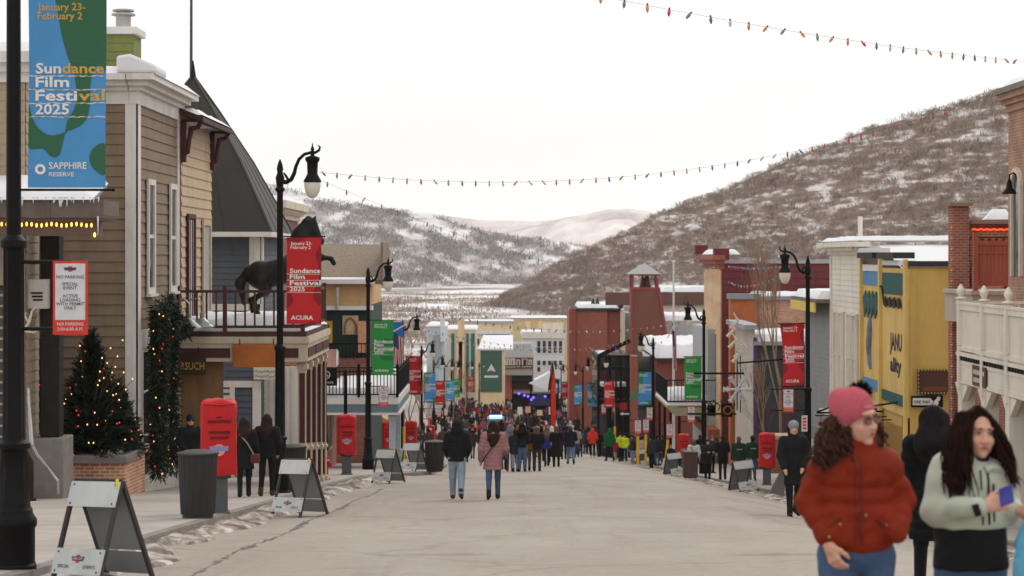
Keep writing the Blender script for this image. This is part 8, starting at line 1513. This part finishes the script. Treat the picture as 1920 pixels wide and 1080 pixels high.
b = MB(); b.tube([(x, front_y(JU, x, z)-.008, z) for x, z in [((px-1825)/s2, 1.66-(py-768)/s2) for px, py in ((1842, 880), (1858, 876), (1876, 878), (1890, 886))]], [.02, .024, .024, .014], 8); b.build('collar_flap', M_mint, t, smooth=True)
sdf_obj('neck_gaiter', [[Cap(hc+A3(-.005, .015, -.10), (.01, .0, 1.32), .066, .085)]], [cloth((34, 40, 48))], .008, t, noise=.003)
D_ = [Ell((0, .0, .9), (.16, .125, .12))]
for hp_, kp, ap, tp in lg: D_ += [Cap(hp_, kp, .094, .068), Cap(kp, ap, .066, .054)]
sdf_obj('jeans', [D_], [M_denim], .012, t, noise=.002); sdf_obj('boots', [[Cap(ap+A3(0, .03, -.045), tp, .045, .036) for _, _, ap, tp in lg]], [cloth(SHOE)], .014, t)
M_wave = mat('dark_wavy_hair', (48, 29, 23), rough=.75, var=.4, scale=22, alt=(26, 17, 15), spec=.08)
hm = [Ell(hc+Rh@A3(0, .022, .046), (.09, .099, .1)), Ell(hc+A3(-.03, .03, .0), (.075, .085, .10)), Cap(hc+A3(-.075, .0, -.02), q(1790, 900, -.09), .036, .05), Cap(hc+A3(.06, .04, -.02), q(1892, 890, -.02), .035, .05), Cap(hc+A3(0, .08, -.02), (0, .14, 1.2), .08, .09, (1.3, .6, 1)), Ell(hc+Rh@A3(.002, -.105, -.022), (.056, .088, .122), Rh, True), Ell(hc+Rh@A3(.0, -.1, .05), (.062, .075, .066), Rh, True)]; sdf_obj('hair', [hm], [M_wave], .007, t, k=.03, noise=.005)
curls('hair_locks', t, M_wave, [q(1812, 782, -.05), q(1800, 800, -.02), q(1806, 778, .03), q(1822, 775, -.07)], [q(1800, 948, -.17), q(1772, 930, -.12), q(1770, 900, -.04), q(1812, 935, -.20)], 300, 15, amp=.009, freq=6, r=.0045, jit=.018, mid=[q(1797, 860, -.09), q(1778, 860, -.06), q(1776, 850, .0), q(1806, 860, -.12)])
curls('hair_locks', t, M_wave, [q(1858, 780, -.03), q(1866, 795, .0), q(1850, 775, -.05)], [q(1906, 905, -.10), q(1904, 925, -.06), q(1894, 900, -.14)], 210, 16, amp=.009, freq=6, r=.0045, jit=.016, mid=[q(1880, 840, -.05), q(1888, 845, -.02), q(1872, 840, -.08)])
ph = wR+A3(.095, -.07, .07); o = MB().box(-.036, .036, -.073, .073, -.0045, .0045).build('phone', mat('blue_phone_case', (44, 52, 132), rough=.35), bevel=.003); o.location = A3(x2, y2, z2)+ph; o.rotation_euler = (R(30), R(-24), R(-24)); tag(o, 'blue cased smartphone held by the woman in mint green', 'phone')
bx = A3(x2, y2, z2)+wL+A3(.05, -.06, -.06); curls('hair_locks', t, M_wave, [q(1836, 768, -.06), q(1838, 766, -.02), q(1838, 766, .03)], [q(1795, 915, -.14), q(1775, 900, -.08), q(1772, 890, .0)], 190, 17, amp=.006, freq=6, r=.0042, jit=.014, mid=[q(1793, 800, -.08), q(1786, 800, -.03), q(1785, 800, .03)]); curls('hair_locks', t, M_wave, [q(1838, 768, -.06), q(1840, 766, -.02), q(1840, 766, .03)], [q(1898, 880, -.1), q(1900, 890, -.06), q(1895, 885, .0)], 150, 18, amp=.006, freq=6, r=.0042, jit=.012, mid=[q(1880, 800, -.07), q(1884, 800, -.02), q(1884, 800, .03)]); tb = thing('shopping_bag', 'light blue plastic shopping bag hanging from the hand at the right edge', 'bag', bx); M_bagb = mat('blue_plastic', (92, 166, 200), rough=.35, var=.12, scale=5, bump=.6, bscale=14)
n = 28; vs = []; b = MB(); prof = [(-.42, .9), (-.38, 1.0), (-.2, .98), (-.08, .85), (.0, .55), (.03, .3)]
for z, k in prof:
    for j in range(n): a = 2*PI*j/n; w_ = 1+.07*math.sin(5*a+z*20)+.05*math.sin(9*a-z*14); vs.append((bx[0]+.03+.125*k*math.cos(a)*w_, bx[1]+.06*k*math.sin(a)*w_, bx[2]+z))
K = len(prof); b.add(vs, [(i*n+j, i*n+(j+1) % n, (i+1)*n+(j+1) % n, (i+1)*n+j) for i in range(K-1) for j in range(n)]+[tuple(range(n))[::-1]]); b.build('sack', M_bagb, tb, smooth=True); b = MB(); b.tube([bx+A3(-.02, 0, .02), bx+A3(-.01, 0, .07), bx+A3(.02, 0, .09), bx+A3(.05, 0, .03)], .012, 8); b.build('bag_handle', M_bagb, tb, smooth=True)
# ---- woman in the long black padded coat, walking away
y3 = 17.6; s3 = FPX/y3; x3 = (1750-960)/s3; z3 = RZ(x3, y3)+.03
t = lthing('person', 'woman with long black hair in a long black padded coat walking away behind the two foreground women', 'person', (x3, y3, z3)); M_coatk = mat('black_padded_coat', (19, 19, 21), rough=.7, var=.2, scale=6, bump=.4, bscale=14, spec=.12)
t['label'] = 'woman with black hair in a long black padded coat walking away at right'
G_, AR, low = figure(hem=.54, legs=((-.38, .75), (.3, .05)), arms=((.12, .15, .6, .15), (.12, .1, .6, .15)), hair='long', hood='down', bulk=1.7, q=.01, flare=.03)
sdf_obj('body', G_[:1]+G_[2:3], [M_skinf, cloth((26, 26, 30))], .012, t); sdf_obj('coat', [G_[1]], [M_coatk], .011, t, k=.035, noise=.003); sdf_obj('boots', [G_[3]], [cloth((30, 28, 27))], .011, t)
hb = [Ell((0, .02, 1.63-low), (.09, .1, .108)), Cap((0, .04, 1.62-low), (0, .13, 1.40-low), .1, .125, (1.35, .7, 1)), Cap((0, .13, 1.40-low), (0, .17, 1.26-low), .125, .1, (1.5, .5, 1))]; sdf_obj('hair', [hb], [M_hairk], .011, t, k=.03, noise=.004); curls('hair_locks', t, M_hairk, [(-.08, .02, 1.66-low), (-.04, .07, 1.7-low), (.04, .07, 1.7-low), (.08, .02, 1.66-low)], [(-.2, .14, 1.25-low), (-.08, .22, 1.18-low), (.08, .22, 1.18-low), (.2, .14, 1.25-low)], 200, 21, amp=.004, freq=4, r=.007, jit=.02, mid=[(-.15, .08, 1.5-low), (-.06, .17, 1.5-low), (.06, .17, 1.5-low), (.15, .08, 1.5-low)]); t.rotation_euler = (0, 0, PI-.1)
# ------------------------------------------------------------------ air
hz_ = MB(); hz_.box(-4200, 4200, -90, 7600, GF-140, 175); hzo = hz_.build('haze', []if False else [bpy.data.materials.new('air')], None); hm = hzo.data.materials[0]; hm.use_nodes = True; t = hm.node_tree; t.nodes.clear()
pv = nd(t, 'ShaderNodeVolumePrincipled'); pv.inputs['Density'].default_value = .00006; pv.inputs['Color'].default_value = (.96, .95, .95, 1); pv.inputs['Anisotropy'].default_value = .2; om = nd(t, 'ShaderNodeOutputMaterial'); t.links.new(pv.outputs[0], om.inputs['Volume']); tag(hzo, kind='stuff')

# ------------------------------------------------------------------ parts built in one mesh are parted where they stand apart
def part_out(names):
    for o in [o for o in COL.objects if o.type == 'MESH' and o.name.split('.')[0] in names and o.parent is not None]:
        me = o.data; n = len(me.vertices); pr = list(range(n))
        def fd(i):
            while pr[i] != i: pr[i] = pr[pr[i]]; i = pr[i]
            return i
        for p in me.polygons:
            v = p.vertices
            for k in v[1:]: pr[fd(k)] = fd(v[0])
        isl = {}
        for p in me.polygons: isl.setdefault(fd(p.vertices[0]), []).append(p.index)
        if len(isl) < 2: continue
        co = np.array([v.co[:] for v in me.vertices]); grp = []
        for ps in isl.values():
            vi = np.array(sorted({v for p in ps for v in me.polygons[p].vertices})); bb = (co[vi].min(0)-.02, co[vi].max(0)+.02); new = [[ps], bb]
            for q in grp[:]:
                if (q[1][0] <= new[1][1]).all() and (new[1][0] <= q[1][1]).all(): new = [new[0]+q[0], (np.minimum(new[1][0], q[1][0]), np.maximum(new[1][1], q[1][1]))]; grp.remove(q)
            grp.append(new)
        if len(grp) < 2: continue
        nm = o.name.split('.')[0]; par = o.parent; mats = list(me.materials); mods = [(m.width) for m in o.modifiers if m.type == 'BEVEL']
        for pl, _ in grp:
            b = MB(); 
            for ps in pl:
                for p in ps: P = me.polygons[p]; b.add([co[i] for i in P.vertices], [tuple(range(len(P.vertices)))], P.material_index)
            LOCAL.add(par.name); b.build(nm, mats, par)
        bpy.data.objects.remove(o)
part_out({'corner_board', 'brick_pier', 'brace', 'parapet_post', 'hanger', 'chimney', 'pilaster', 'parapet_cap', 'beam_panel', 'mullion', 'snow_cap', 'bracket', 'rear_bay', 'banner_rod'})
